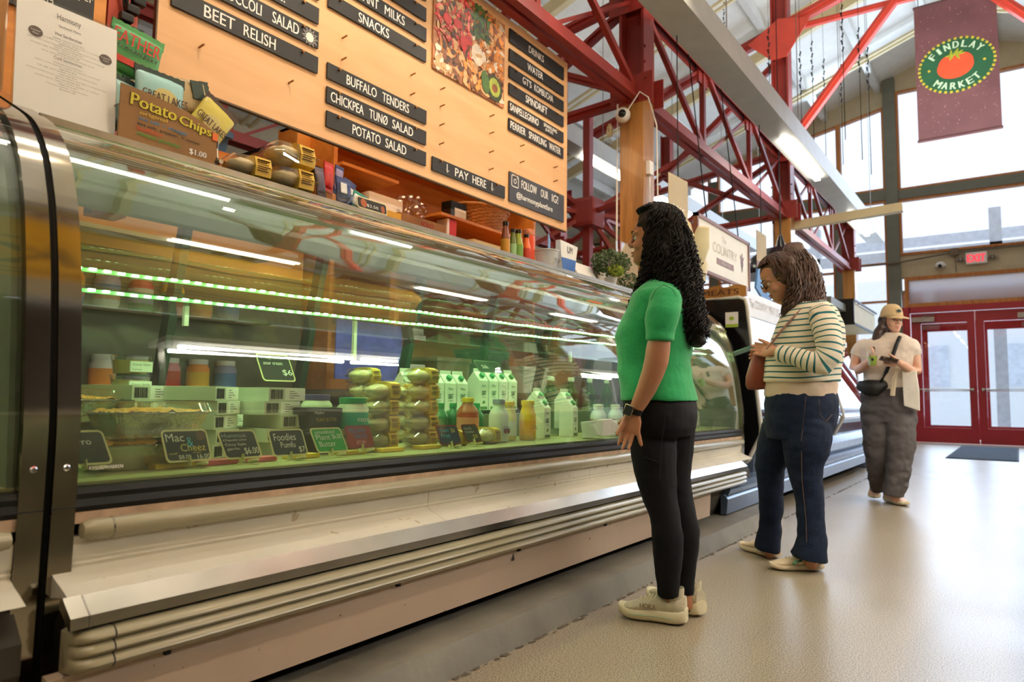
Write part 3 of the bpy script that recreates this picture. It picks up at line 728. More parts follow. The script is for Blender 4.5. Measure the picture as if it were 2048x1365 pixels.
# ------------------------------------------------------------ groceries
def rbox(bm, c, s, r=.004, M=None):
    v = cbox(bm, c, s, M); return v
def place(o, x, y, z, rz=0, rx=0, ry=0): o.location = (x, y, z); o.rotation_euler = (rx, ry, rz); return o
mFoil = mat('crinkled_foil', C(200,196,180), .22, .9, var=.1, scale=30, bump=.5, bscale=60)
mCrumb = mat('baked_crumb', C(214,140,54), .8, var=.4, scale=60, bump=1, bscale=90)
mYel = mat('yellow_wrap', C(232,190,66), .5, var=.1)
mYelT = mat('tan_print', C(120,84,30), .6, var=0)
mBun = mat('brown_buns', C(232,206,164), .7, var=.3, scale=20)
mCreamB = mat('cream_border', C(222,210,160), .6, var=.05)
mBoxW = mat('grey_white_carton', C(200,202,184), .6, var=.05, scale=20)
def foil_pan(label, group=None):
    t = thing('foil_pan', label, 'food pan', group=group)
    b = NB(); R = []
    def rr(hx, hy, z, wob):
        out = []
        for i in range(72):
            a = 2*PI*i/72; cs, sn = math.cos(a), math.sin(a); e = .35
            k = 1+wob*(1 if i % 2 else -1)
            out.append((math.copysign(abs(cs)**e, cs)*hx*k, math.copysign(abs(sn)**e, sn)*hy*k, z))
        return out
    rings(b, [rr(.062, .115, 0, .0), rr(.075, .13, .035, .012), rr(.083, .14, .06, .006), rr(.096, .152, .062, 0), rr(.096, .152, .065, 0), rr(.080, .136, .062, 0)], caps=True)
    obj('pan', b, mFoil, t, smooth=.7)
    b = NB()
    bmesh.ops.create_grid(b, x_segments=16, y_segments=26, size=1)
    for v in b.verts: v.co = Vector((v.co.x*.078, v.co.y*.134, .066+.010*noise.noise(v.co*6)+.008*(1-v.co.x**2)*(1-v.co.y**2)))
    obj('macaroni_crust', b, mCrumb, t, smooth=True)
    b = NB(); rings(b, [rr(.094, .150, .066, 0), rr(.085, .142, .090, .006), rr(.075, .13, .094, 0)]); obj('lid', b, mClear, t, smooth=.6)
    return t
place(foil_pan('upper foil pan of macaroni under a clear lid at the left end'), -1.93, .98, .748, .12)
place(foil_pan('lower foil pan of macaroni beneath another pan'), -1.92, .95, .666, .02)
place(foil_pan('foil pan of macaroni at the far left back of the case'), -2.2, .86, .78, .1)
place(foil_pan('foil pan of macaroni lowest at the back left'), -2.2, .86, .666, .1)
def carton_box(w, d, h, name='hummus_box'):
    """flat carton, front toward +X"""
    t = thing(name, 'x', 'box')
    b = NB(); box(b, -d, 0, -w/2, w/2, 0, h); obj('carton', b, mBoxW, t, bev=.0012)
    b = NB(); box(b, 0, .0006, -w*.06, w*.5, h*.06, h*.94); obj('label_panel', b, mPaper, t)
    b = NB(); y = -w*.44
    while y < -w*.12:
        ww = random.choice((.0006, .0012, .0018)); box(b, .0004, .001, y, y+ww, h*.15, h*.85); y += ww+random.choice((.0008, .0014, .002))
    obj('barcode', b, mInk, t)
    b = NB()
    for k in range(4): box(b, .0006, .001, w*.06, w*(.2+.22*((k*7) % 3)/3), h*(.72-.17*k), h*(.76-.17*k))
    obj('small_print', b, mInk, t)
    return t
pb = carton_box(.150, .20, .044)
first = True
def put_box(x, y, z, rz, label, g='stacked hummus cartons in the deli case'):
    global first
    o = pb if first else copy_tree(pb); first = False
    place(o, x, y, z, rz); o['label'] = label; o['group'] = g
names = ('bottom', 'second', 'third', 'fourth', 'top')
offs = ((.02, .0), (-.004, .0), (.035, .02), (-.02, 0), (0, -.005))
for k in range(5): put_box(-1.97+offs[k][1], 1.455+offs[k][0], .665+k*.0445, [.02, -.03, .05, .1, .06][k], 'pale carton with barcode, %s of the stack behind the round-cornered dark tags' % names[k])
for k in range(5): put_box(-2.03, 1.27+.008*(k % 2), .665+k*.0445, .55, 'pale carton turned sideways, %s of the middle stack' % names[k])
for k in range(5): put_box(-2.12, 1.08+.01*(k % 2), .665+k*.0445, .3, 'pale carton, %s of the stack behind the foil pans' % names[k])
for k in range(4): put_box(-2.3, 1.45+.01*(k % 2), .665+k*.0445+.04, .05, 'pale carton, %s of the rearmost stack' % names[k])
# labelled clear tubs behind the pans
def deli_tub(label, txt='Cincy Style'):
    t = thing('deli_tub', label, 'tub')
    b = NB(); lathe(b, [(.048, 0), (.055, .05), (.057, .052), (.057, .058)], n=20); obj('tub', b, mClear, t, smooth=.6)
    b = NB(); lathe(b, [(.046, .003), (.051, .044)], n=16); obj('spread', b, mat('hummus_paste', C(196,162,110), .7), t, smooth=.6)
    b = NB(); box(b, .050, .056, -.035, .035, .008, .04); obj('paper_label', b, mPaper, t)
    lettering(t, [(txt, (.0565, -.03, .026), (0, 1, 0), (0, 0, 1), .058, dict(h=.007)), ('hummus', (.0565, -.03, .013), (0, 1, 0), (0, 0, 1), .03, dict(h=.005))], mInk)
    return t
tb = deli_tub('clear tub with a printed label, lower of two behind the pans'); place(tb, -2.22, 1.06, .86, .1)
t2 = copy_tree(tb); place(t2, -2.22, 1.06, .92, .1); t2['label'] = 'clear tub with a printed label, upper of two behind the pans'
# pastry clamshells with yellow sleeves
def clamshell(m=mYel):
    t = thing('clamshell_pack', 'x', 'food pack')
    def sec(y, hx, z0, z1):
        zm = (z0+z1)/2; return [(-hx, y, zm), (-hx*.92, y, z0+.008), (-hx*.5, y, z0), (hx*.5, y, z0), (hx*.92, y, z0+.008), (hx, y, zm), (hx*.85, y, z1-.008), (hx*.5, y, z1), (-hx*.5, y, z1), (-hx*.85, y, z1-.008)]
    b = NB(); rings(b, [sec(-.075, .02, .03, .036), sec(-.07, .04, .012, .05), sec(-.052, .056, .002, .066), sec(0, .06, 0, .07), sec(.05, .058, .002, .068), sec(.066, .045, .01, .058)]); obj('clear_shell', b, mClear, t, smooth=.5)
    b = NB(); box(b, -.062, .062, -.074, .066, .033, .037); obj('rim', b, mClear, t)
    b = NB(); bmesh.ops.create_icosphere(b, subdivisions=3, radius=.05, matrix=Matrix.Translation((.0, -.012, .034)) @ Matrix.Diagonal((.98, 1.15, .56, 1)))
    for v in b.verts: v.co += v.co.normalized()*.006*noise.noise(v.co*60)
    obj('bun', b, mBun, t, smooth=True)
    b = NB(); rings(b, [sec(.0, .0625, -.002, .0725), sec(.052, .0615, -.001, .0715)]); sl = obj('paper_sleeve', b, m, t)
    b = NB()
    for k in range(6):
        zz = .054-.0065*k; n = Vector((.0635-.0, 0, 0)); x = .0575 if zz > .036 else .0605
        box(b, x-.004, x+.004, .006, .046-.01*((k*5) % 3)/2, zz, zz+.0016)
    text(b, 'Vegan', (.032, .012, .0728), (0, 1, 0), (-1, 0, 0), .028, .010, .001)
    obj('sleeve_print', b, mYelT, sl)
    return t
pc = clamshell(); pcu = [False]
def put_clam(x, y, z, rz, label, g, s=1, ry=0):
    o = copy_tree(pc) if pcu[0] else pc; pcu[0] = True
    place(o, x, y, z, rz, 0, ry); o.scale = (s, s, s); o['label'] = label; o['group'] = g
g1 = 'yellow sleeved pastry packs on top of the case'
put_clam(-2.10, 1.345, 1.588, -.1, 'single yellow sleeved pastry pack on the case top beside the chips basket', g1, 1.13)
put_clam(-2.10, 1.515, 1.588, -.05, 'lower yellow sleeved pastry pack of the pair on the case top', g1, 1.2)
put_clam(-2.10, 1.51, 1.672, 0, 'upper yellow sleeved pastry pack of the pair on the case top', g1, 1.25)
g2 = 'yellow sleeved packs stacked inside the deli case'
for s, (y, x, n) in enumerate(((1.86, -1.96, 4), (2.08, -1.96, 5), (1.97, -2.18, 5), (2.2, -2.2, 4))):
    for k in range(n):
        put_clam(x, y+.006*(k % 2), .666+.0665*k*.93, .05*(-1)**k, '%s yellow sleeved pack of the %s stack in the deli case' % (['lowest', 'second', 'third', 'fourth', 'top'][k], ['left front', 'right front', 'left rear', 'right rear'][s]), g2, .93)
put_clam(-1.90, 2.22, .666, -.05, 'yellow sleeved pack lying behind the blue and red price tags', g2, .85)
put_clam(-1.88, 2.40, .666, .1, 'yellow sleeved pack standing alone in front of the white bottles', g2, .95)
put_clam(-1.91, 1.70, .666, .0, 'yellow sleeved pack behind the red framed tag', g2, .8)
# jars, tub, bottles
def jar(label, body, lid, lab, r=.05, h=.1, name='jar', cat='jar', group=None, neck=.8, txt=None):
    t = thing(name, label, cat, group=group)
    b = NB(); lathe(b, [(r*.9, 0), (r, .006), (r, h*.72), (r*neck, h*.84), (r*neck, h*.86)], n=22); obj('body', b, body, t, smooth=.8)
    b = NB(); lathe(b, [(r*neck*1.06, h*.85), (r*neck*1.08, h), (r*neck*.95, h*1.015)], n=22); obj('lid', b, lid, t, smooth=.6)
    b = NB(); lathe(b, [(r*1.012, h*.14), (r*1.012, h*.6)], n=22); o = obj('label_band', b, lab, t, smooth=.8)
    if txt: lettering(t, [(txt, (r*1.03, -r*.5, h*.3), (0, 1, 0), (0, 0, 1), r, dict(h=h*.14))], mChalkW)
    return t
mMayo = mat('pale_mayo', C(214,214,190), .4, var=.05)
mTeal = mat('teal_label', C(30,156,130), .5, var=.08)
mGrnL = mat('green_lid', C(22,140,84), .4, var=.05)
place(jar('white jar with green lid and teal label behind the green tag', mMayo, mGrnL, mTeal, .056, .125, txt='mayo'), -1.93, 1.70, .73)
place(jar('white jar with purple lid left of the green lidded jar', mMayo, mat('purple_lid', C(80,66,120), .4), mTeal, .056, .125), -2.08, 1.66, .74)
b = NB(); box(b, -2.16, -1.86, 1.60, 1.80, .664, .73); tag(obj('riser', b, mClear), 'low clear riser under the two jars', 'riser')
t = thing('spread_tub', 'dark tub of plant butter beside the pale cartons', 'tub')
b = NB(); rings(b, [[(sx*.05+math.copysign(.0, sx), sy*(.066+k*.012), z) for sx, sy in ((-1,-1),(1,-1),(1,1),(-1,1))] for k, z in ((0, 0), (1, .07))]); obj('tub', b, mat('dark_olive_tub', C(34,36,26), .35), t, bev=.01)
b = NB(); cbox(b, (0, 0, .074), (.112, .165, .008)); obj('lid', b, mClear, t, bev=.002)
lettering(t, [('Wayfare', (.054, -.05, .046), (0, 1, 0), (0, 0, 1), .04, dict(h=.012))], mChalkW)
lettering(t, [('PLANT BUTTER', (.053, -.04, .024), (0, 1, 0), (0, 0, 1), .085, dict(h=.012))], mat('gold_print', C(190,160,60), .5))
place(t, -1.95, 1.555, .752); 
t = thing('spread_tub', 'second dark tub beneath the plant butter tub', 'tub')
b = NB(); cbox(b, (0, 0, .04), (.1, .15, .078)); obj('tub', b, mat('dark_olive_tub', C(34,36,26), .35), t, bev=.01); place(t, -1.97, 1.56, .665)
def oat_carton():
    t = thing('milk_carton', 'x', 'carton'); w = .078; h = .15
    b = NB(); box(b, -w/2, w/2, -w/2, w/2, 0, h)
    rings(b, [[(-w/2, -w/2, h), (w/2, -w/2, h), (w/2, w/2, h), (-w/2, w/2, h)], [(-.002, -w/2, h+.045), (.002, -w/2, h+.045), (.002, w/2, h+.045), (-.002, w/2, h+.045)]])
    box(b, -.002, .002, -w/2, w/2, h+.045, h+.062); obj('carton', b, mWhite, t, bev=.0015)
    b = NB(); lathe(b, [(.015, 0), (.015, .014)], n=14, M=Matrix.Translation((.022, 0, h+.022)) @ Matrix.Rotation(.75, 4, 'Y')); obj('cap', b, mGrnL, t)
    lettering(t, [('OAT', (w/2, -.018, .075), (0, 1, 0), (0, 0, 1), .036, dict(h=.024, bold=.003)), ('ORIGINAL', (w/2, -.018, .062), (0, 1, 0), (0, 0, 1), .036, dict(h=.006)), ('Planet', (w/2, -.016, .118), (0, 1, 0), (0, 0, 1), .032, dict(h=.012))], mat('dark_green_ink', C(20,60,40), .5))
    b = NB(); box(b, w/2, w/2+.0008, -.03, .03, .004, .018); disc(b, (w/2, 0, .04), (0, 1, 0), (0, 0, 1), .012, .008, .001, .3); obj('printed_mark', b, mat('olive_print', C(90,120,60), .5), t)
    return t
oc = oat_carton(); ocu = [False]
def put_oat(x, y, z, rz, label, rx=0, ry=0):
    o = copy_tree(oc) if ocu[0] else oc; ocu[0] = True
    place(o, x, y, z, rz, rx, ry); o['label'] = label; o['group'] = 'oat milk cartons in the deli case'
put_oat(-1.94, 2.93, .665, .15, 'white oat milk carton standing left in the front row')
put_oat(-2.05, 3.06, .705, .1, 'taller standing oat milk carton behind the left front one')
put_oat(-1.94, 3.20, .665, .2, 'white oat milk carton second in the front row')
put_oat(-2.03, 3.30, .705, 0, 'raised oat milk carton behind the second front one')
put_oat(-1.80, 3.10, .706, .5, 'oat milk carton lying on its side with its cap to the front', 0, 1.45)
put_oat(-1.80, 3.40, .706, .4, 'oat milk carton lying on its side by the red and slate tag', 0, 1.45)
for k in range(4): put_oat(-2.24, 2.80+.085*k, .80, .05, 'white milk carton in the raised back row, %s from the left' % ('first', 'second', 'third', 'fourth')[k])
for k in range(5): put_oat(-2.26, 2.30+.09*k, .78, .0, 'white milk carton behind the pastry packs, %s from the left' % ('first', 'second', 'third', 'fourth', 'fifth')[k])
b = NB(); box(b, -2.32, -2.12, 2.24, 3.14, .664, .78); tag(obj('riser', b, mIn), 'dark riser under the back row of white cartons', 'riser')
b = NB(); box(b, -2.10, -1.99, 3.0, 3.36, .664, .705); tag(obj('riser', b, mClear), 'clear riser under the two raised cartons', 'riser')
mYog = mat('white_bottle', C(226,226,220), .35, var=.03)
mJuice = mat('yellow_juice', C(236,190,30), .3, var=.05)
mRedJ = mat('red_sauce', C(176,70,40), .35, var=.1)
mPETg = glassmat('green_bottle_glass', (.55, .85, .65, 1), .05, .9)
def bottle(label, body, cap, lab, r, h, neck=.4, group=None, txt=None, name='bottle', ink=None, sh=.62):
    t = thing(name, label, 'bottle', group=group)
    b = NB(); lathe(b, [(r*.85, 0), (r, .005), (r, h*sh), (r*.9, h*(sh+.08)), (r*neck, h*.84), (r*neck, h*.9)], n=20); obj('body', b, body, t, smooth=.9)
    b = NB(); lathe(b, [(r*neck*1.15, h*.89), (r*neck*1.15, h), (r*neck, h*1.01)], n=16); obj('cap', b, cap, t, smooth=.6)
    if lab: b = NB(); lathe(b, [(r*1.015, h*.12), (r*1.015, h*.5)], n=20); obj('label_band', b, lab, t, smooth=.9)
    if txt: lettering(t, [(txt, (r*1.03, -r*.55, h*.28), (0, 1, 0), (0, 0, 1), r*1.1, dict(h=h*.1))], ink or mInk)
    return t
mPur = mat('purple_print', C(70,50,90), .5)
place(bottle('white yoghurt bottle with round red mark in the front row', mYog, mat('lilac_cap', C(150,140,180), .4), None, .045, .19, .55, txt='CALI', ink=mPur), -1.90, 2.53, .665)
b = NB(); 
for dy in (-.012, .012): disc(b, (.046, dy, .05), (0, 1, 0), (0, 0, 1), .012, .012, .001)
obj('printed_fruit', b, mat('fig_red', C(140,40,36), .6), bpy.data.objects['bottle'])
place(bottle('yellow capped lemonade bottle beside the white yoghurt bottle', mat('pale_lemon', C(226,206,120), .3), mJuice, mYog, .04, .18, .7), -1.95, 2.67, .665)
place(bottle('bright yellow juice bottle with green leaf print', mJuice, mat('yellow_cap', C(240,200,40), .4), mat('mustard_label', C(240,170,10), .5), .04, .185, .7, txt='CAL'), -1.90, 2.76, .665)
place(bottle('orange red dressing bottle with yellow cap behind the packs', mRedJ, mJuice, mat('pink_label', C(226,150,120), .5), .05, .17, .5), -1.99, 2.42, .69)
mk = bottle('x', mYog, mWhite, mat('red_label_band', C(170,40,34), .5), .042, .165, .55, 'white bottles at the right of the deli case', 'RE')
for k in range(5):
    o = mk if k == 0 else copy_tree(mk); place(o, -1.93-.05*(k % 2), 3.50+.105*k, .665, .1*k); o['label'] = 'white bottle with red label, %s from the oat cartons' % ('first', 'second', 'third', 'fourth', 'fifth')[k]
mk = bottle('x', mYog, mWhite, None, .040, .16, .5, 'plain white bottles in the far part of the case')
for k in range(9):
    o = mk if k == 0 else copy_tree(mk); place(o, -1.92-.11*(k % 2), 4.08+.105*k, .665); o['label'] = 'plain white bottle, %s beyond the red labelled ones' % ('first', 'second', 'third', 'fourth', 'fifth', 'sixth', 'seventh', 'eighth', 'ninth')[k]
mk = bottle('x', mPETg, mWhite, None, .04, .2, .35, 'clear green bottles in the raised back row', sh=.5)
for k in range(8):
    o = mk if k == 0 else copy_tree(mk); place(o, -2.2-.06*(k % 2), 3.42+.115*k, .79); o['label'] = 'clear green bottle with white cap, %s along the back row' % ('first', 'second', 'third', 'fourth', 'fifth', 'sixth', 'seventh', 'eighth')[k]
b = NB(); box(b, -2.36, -2.1, 3.36, 4.5, .664, .79); tag(obj('riser', b, mIn), 'dark riser under the clear green bottles', 'riser')
mk = bottle('x', mat('green_soda', C(50,120,84), .25), mGrnL, None, .036, .17, .4, 'green bottles beyond the pastry packs')
for k in range(4):
    o = mk if k == 0 else copy_tree(mk); place(o, -2.08, 2.34+.085*k, .665); o['label'] = 'dark green capped bottle, %s behind the orange dressing' % ('first', 'second', 'third', 'fourth')[k]
# price tags
def price_tag(label, w, h, items, board=mChalk, border=mCreamB, pos=(0, 0, 0), lean=-.28, rz=0, roll=0, pin=True, extra=None):
    t = thing('price_tag', label, 'price tag', pos, rz); t.rotation_euler = (0, lean, rz)
    def rr(hw, hh, x, r=.012):
        out = []
        for cx_, cz_, a0 in ((hw-r, hh-r, 0), (-hw+r, hh-r, PI/2), (-hw+r, -hh+r, PI), (hw-r, -hh+r, 1.5*PI)):
            for k in range(5): a = a0+k*PI/8; out.append((x, cx_+r*math.cos(a)+roll*(cz_+r*math.sin(a)), h/2+cz_+r*math.sin(a)))
        return out
    b = NB(); rings(b, [rr(w/2, h/2, 0), rr(w/2, h/2, .002)]); obj('border', b, border, t)
    b = NB(); rings(b, [rr(w/2-.005, h/2-.005, .0018, .009), rr(w/2-.005, h/2-.005, .0026, .009)]); obj('slate', b, board, t)
    cols = {}
    for s, y, z, tw, th, m in items: cols.setdefault(m, []).append((s, (.0028, y+roll*(z-h/2), z), (0, 1, 0), (0, roll, 1), tw, dict(h=th, off=.0005)))
    for m, it in cols.items(): lettering(t, it, m)
    if pin:
        b = NB(); box(b, -.012, .014, -.001, .001, -.012, .012); lathe(b, [(.016, -.012), (.016, -.006)], (.01, w*.25, 0), 16); obj('stand', b, mCreamB, t)
    return t
CW = mChalkW; mLB = mat('light_blue_chalk', C(90,190,214), .7); mCB = mat('chalk_blue', C(60,130,190), .7); mYC = mat('yellow_chalk', C(226,206,110), .7)
X_ = -1.80
price_tag('dark price tag with cream border at the far left, half hidden by the steel band', .11, .085, [('Gyro', -.03, .045, .05, .02, CW)], pos=(X_, .765, .690), roll=-.25)
t = price_tag('chalk price tag with a cream border for macaroni', .128, .088, [('Mac', -.055, .055, .05, .022, CW), ('&', .0, .040, .018, .026, mLB), ('Cheez', -.02, .028, .07, .020, mYC), ('small', -.054, .021, .022, .005, mYC), ('large', .012, .021, .022, .005, mYC), ('$8.00', -.03, .006, .034, .013, CW), ('16.00', .022, .006, .036, .013, CW)], pos=(X_, 1.022, .682), roll=-.12)
b = NB(); disc(b, (.0034, .040, .07), (0, 1, 0), (0, 0, 1), .014, .014); obj('round_sticker', b, mat('brown_sticker', C(92,64,44), .6), t)
price_tag('chalk price tag with a cream border for hummus', .118, .084, [('Hummus', -.05, .062, .075, .012, mat('grey_chalk', C(170,180,184), .7)), ('.Chipotle Lime', -.052, .050, .075, .008, CW), ('Cincy Style', -.048, .036, .066, .010, CW), ('garlic', -.046, .024, .04, .009, CW), ('$6.00', .006, .010, .046, .022, CW)], pos=(X_, 1.18, .680), roll=-.24)
price_tag('chalk price tag with a cream border for tofu', .126, .084, [('Foodies', -.048, .048, .078, .022, CW), ('Pumfu', -.030, .026, .052, .018, CW), ('$7', .032, .008, .022, .020, CW)], pos=(X_, 1.343, .678), roll=-.14)
price_tag('bright green price tag for plant butter', .125, .082, [('unsalted', -.048, .062, .078, .012, CW), ('Plant', -.050, .042, .056, .018, CW), ('Butter', -.046, .020, .066, .018, CW), ('$6.00', .014, .042, .038, .018, CW)], board=mat('green_tag', C(34,150,66), .6), pos=(X_, 1.50, .680), roll=-.26)
price_tag('red price tag for vegan mayonnaise with blue letters', .115, .078, [('VEGAN', -.045, .052, .07, .016, mCB), ('MAYO', -.024, .032, .055, .016, mCB), ('$7.99', -.02, .012, .04, .013, mat('pink_chalk', C(226,170,170), .7))], board=mat('red_tag', C(140,44,34), .6), border=mat('dark_red_border', C(120,30,26), .6), pos=(X_, 1.628, .688), roll=-.1)
price_tag('blue price tag with a red border in the middle of the case', .125, .078, [('Gluten', -.045, .05, .05, .016, mLB), ('Free', -.045, .028, .05, .018, mLB), ('$6', .018, .045, .024, .02, mYC)], board=mat('navy_tag', C(30,50,80), .6), border=mat('dark_red_border', C(120,30,26), .6), pos=(X_, 2.085, .678), roll=-.15)
price_tag('grey green price tag with a thin red border right of the blue one', .10, .074, [('Garlic', -.04, .052, .05, .01, CW), ('Cheddar', -.04, .038, .06, .01, CW), ('$8', 0, .012, .03, .02, mYC)], board=mat('olive_tag', C(60,70,56), .6), border=mat('dark_red_border', C(120,30,26), .6), pos=(X_, 2.225, .682), roll=-.25)
price_tag('red over slate price tag among the white bottles', .15, .075, [('Yogurt', -.05, .05, .09, .016, mat('pink_chalk', C(226,170,170), .7)), ('STRAWBERRY', -.05, .03, .09, .008, CW), ('$3', -.01, .01, .03, .014, CW)], pos=(X_, 3.33, .682), roll=-.3)
price_tag('chalk price tag with a cream border standing high behind the tube reflection', .135, .10, [('Wayfare', -.055, .078, .085, .014, CW), ('.sour cream', -.05, .060, .08, .009, CW), ('$6', .02, .02, .04, .024, CW)], pos=(-2.1, 1.505, .91), roll=-.2, pin=False)
price_tag('dark slim tag tucked behind the back row of cartons', .2, .06, [('Silk', -.06, .02, .05, .02, CW)], pos=(-2.10, 2.72, .985), roll=-.6, pin=False, border=mIn)
for y, m, w_ in ((1.00, mYel, 'yellow flat pack lying before the foil pans'), (1.13, mat('pink_pack', C(206,96,110), .5), 'pink flat pack lying left of the hummus tag'), (1.26, MATS['pink_pack'], 'pink flat pack lying right of the hummus tag'), (1.42, mYel, 'yellow flat pack lying left of the green tag'), (1.62, mYel, 'yellow flat pack lying by the red tag'), (1.8, mYel, 'yellow flat pack lying before the left pastry stack'), (2.0, mYel, 'yellow flat pack lying before the right pastry stack')):
    b = NB(); cbox(b, (-1.845, y, .672), (.05, .11, .014)); tag(obj('flat_pack', b, m, bev=.004), w_, 'food pack', 'flat packs at the front of the case')

# ------------------------------------------------------------ things on top of the case
TZ = 1.588
t = thing('menu_stand', 'white printed sandwich menu in a clear stand at the left end of the case', 'menu', (-2.07, .655, 1.585)); t.rotation_euler = (0, -.08, .0)
b = NB(); box(b, 0, .002, 0, .252, 0, .335); obj('paper', b, mPaper, t)
b = NB(); box(b, -.004, -.001, -.004, .256, -.004, .345); box(b, -.06, .0, 0, .252, -.008, -.005); obj('clear_holder', b, mClear, t)
mG = mat('grey_print', C(110,106,104), .6, var=0)
it = [('Harmony', (.002, .095, .292), (0, 1, 0), (0, 0, 1), .06, dict(h=.022)), ('Sandwich Menu', (.002, .10, .276), (0, 1, 0), (0, 0, 1), .055, dict(h=.007)),
      ('Hot Sandwiches', (.002, .092, .250), (0, 1, 0), (0, 0, 1), .066, dict(h=.009)), ('Cold Sandwiches', (.002, .090, .180), (0, 1, 0), (0, 0, 1), .07, dict(h=.009))]
hot = ['Buffalo Chicken Wrap $13', 'crispy tenders, buffalo sauce, lettuce, house ranch on a spinach tortilla', 'Italian Melt $14', 'vegan salami, roasted red pepper, smoked provolone, basil spread on ciabatta', 'Tuna Melt Sourdough $12', 'chickpea tuna, cheddar, tomato, onion on toasted sourdough', 'Grilled Cheese $9', 'three cheeses on buttered sourdough bread']
cold = ['Chickpea Tuna Salad $11', 'celery, onion, lettuce, tomato on country sourdough', 'Egg Salad $10', 'tofu egg salad, pickles, mustard on whole grain', 'Deli Club $13', 'smoked turkey, bacon, tomato, lettuce and mayo on toasted bread', 'BLT and Cheddar $12', 'tempeh bacon, lettuce, tomato, cheddar on ciabatta', 'Veggie Wrap $10', 'hummus, cucumber, peppers, greens', 'Breakfast $9']
for k, s in enumerate(hot): w_ = min(.20, .0032*len(s)); it.append((s, (.002, .126-w_/2, .238-k*.0066), (0, 1, 0), (0, 0, 1), w_, dict(h=.0038)))
for k, s in enumerate(cold): w_ = min(.20, .0032*len(s)); it.append((s, (.002, .126-w_/2, .168-k*.0072), (0, 1, 0), (0, 0, 1), w_, dict(h=.0038)))
lettering(t, it, mG)
for y, z in ((.045, .238), (.222, .232)):
    b = NB(); disc(b, (.002, y, z), (0, 1, 0), (0, 0, 1), .017, .015, .0008, 0, 24); o = obj('round_stamp', b, mat('brown_stamp', C(98,86,82), .6), t)
    lettering(t, [('Customer', (.003, y-.012, z+.001), (0, 1, 0), (0, 0, 1), .024, dict(h=.004)), ('Fave', (.003, y-.007, z-.007), (0, 1, 0), (0, 0, 1), .014, dict(h=.004))], mPaper)
# wire chips basket with a cardboard sign
t = thing('chips_basket', 'cardboard fronted wire basket lettered for chips on the case top', 'basket', (-2.05, .905, TZ))
b = NB(); prof = [(0, 0), (.292, 0), (.298, .03), (.300, .095)]
top = [(.29, .108), (.25, .128), (.2, .143), (.14, .152), (.08, .158), (.0, .162)]
rings(b, [[(x, y, z) for y, z in prof+top] for x in (0, .004)]); obj('cardboard_sign', b, mat('brown_cardboard', C(150,112,70), .8, var=.12, scale=12), t)
b = NB(); 
for x in (-.16, 0): tube(b, [(x, -.003, .01), (x, .30, .01)], .002, 5); tube(b, [(x, 0, .10), (x, .30, .10)], .0025, 5)
for k in range(12): tube(b, [(-.16, k*.027, .10), (-.16, k*.027, .005), (0-.002, k*.027, .005), (-.002, k*.027, .10)], .0012, 4)
for y in (0, .302): tube(b, [(-.16, y, .10), (-.002, y, .10)], .0025, 5)
obj('wire_frame', b, mSteelD, t)
b = NB(); cbox(b, (.006, .292, .092), (.004, .018, .024)); obj('orange_sticker', b, mat('orange_sticker', C(240,120,50), .6), t)
UU = Vector((0, 1, 0)); VV = Vector((0, 0, 1))
mPY = mat('yellow_marker', C(214,196,60), .7); 
def sgn(par, s, y, z, w_, h, m, bold=0, back=None, rot=0, x=.0045):
    u = UU*math.cos(rot)+VV*math.sin(rot); v = VV*math.cos(rot)-UU*math.sin(rot)
    if back: lettering(par, [(s, (x, y, z), u, v, w_, dict(h=h, bold=bold*2.2))], back)
    lettering(par, [(s, (x+.0012, y, z), u, v, w_, dict(h=h, bold=bold))], m)
mOutl = mat('brown_outline', C(70,50,20), .7)
sgn(t, 'Potato', .028, .108, .135, .036, mPY, .003, mOutl, -.06); sgn(t, 'Chips', .172, .090, .105, .036, mPY, .003, mOutl, -.10)
sgn(t, 'original', .055, .084, .082, .014, mat('gold_marker', C(200,170,60), .7), .0012)
sgn(t, 'sea salt + vinegar', .052, .068, .150, .013, mat('blue_marker', C(60,120,160), .7), .0012, rot=-.03)
sgn(t, 'sea salt, pepper, + onion', .050, .052, .19, .012, mat('black_marker', C(40,30,24), .7), .0006, rot=-.03)
sgn(t, 'buffalo', .050, .039, .072, .012, mat('red_marker', C(196,80,40), .7), .0012)
sgn(t, 'sweet potato', .050, .020, .13, .013, mat('green_marker', C(80,150,50), .7), .0012, rot=-.02)
sgn(t, '$1.00', .21, .012, .055, .02, mChalkW, .002)
b = NB(); tube(b, [(-.0, .305, .09), (-.0, .306, .03), (-.01, .306, .012)], .004, 8); tube(b, [(-.02, .308, .015), (.02, .308, .015)], .008, 8); obj('hook', b, mSteelD, t)
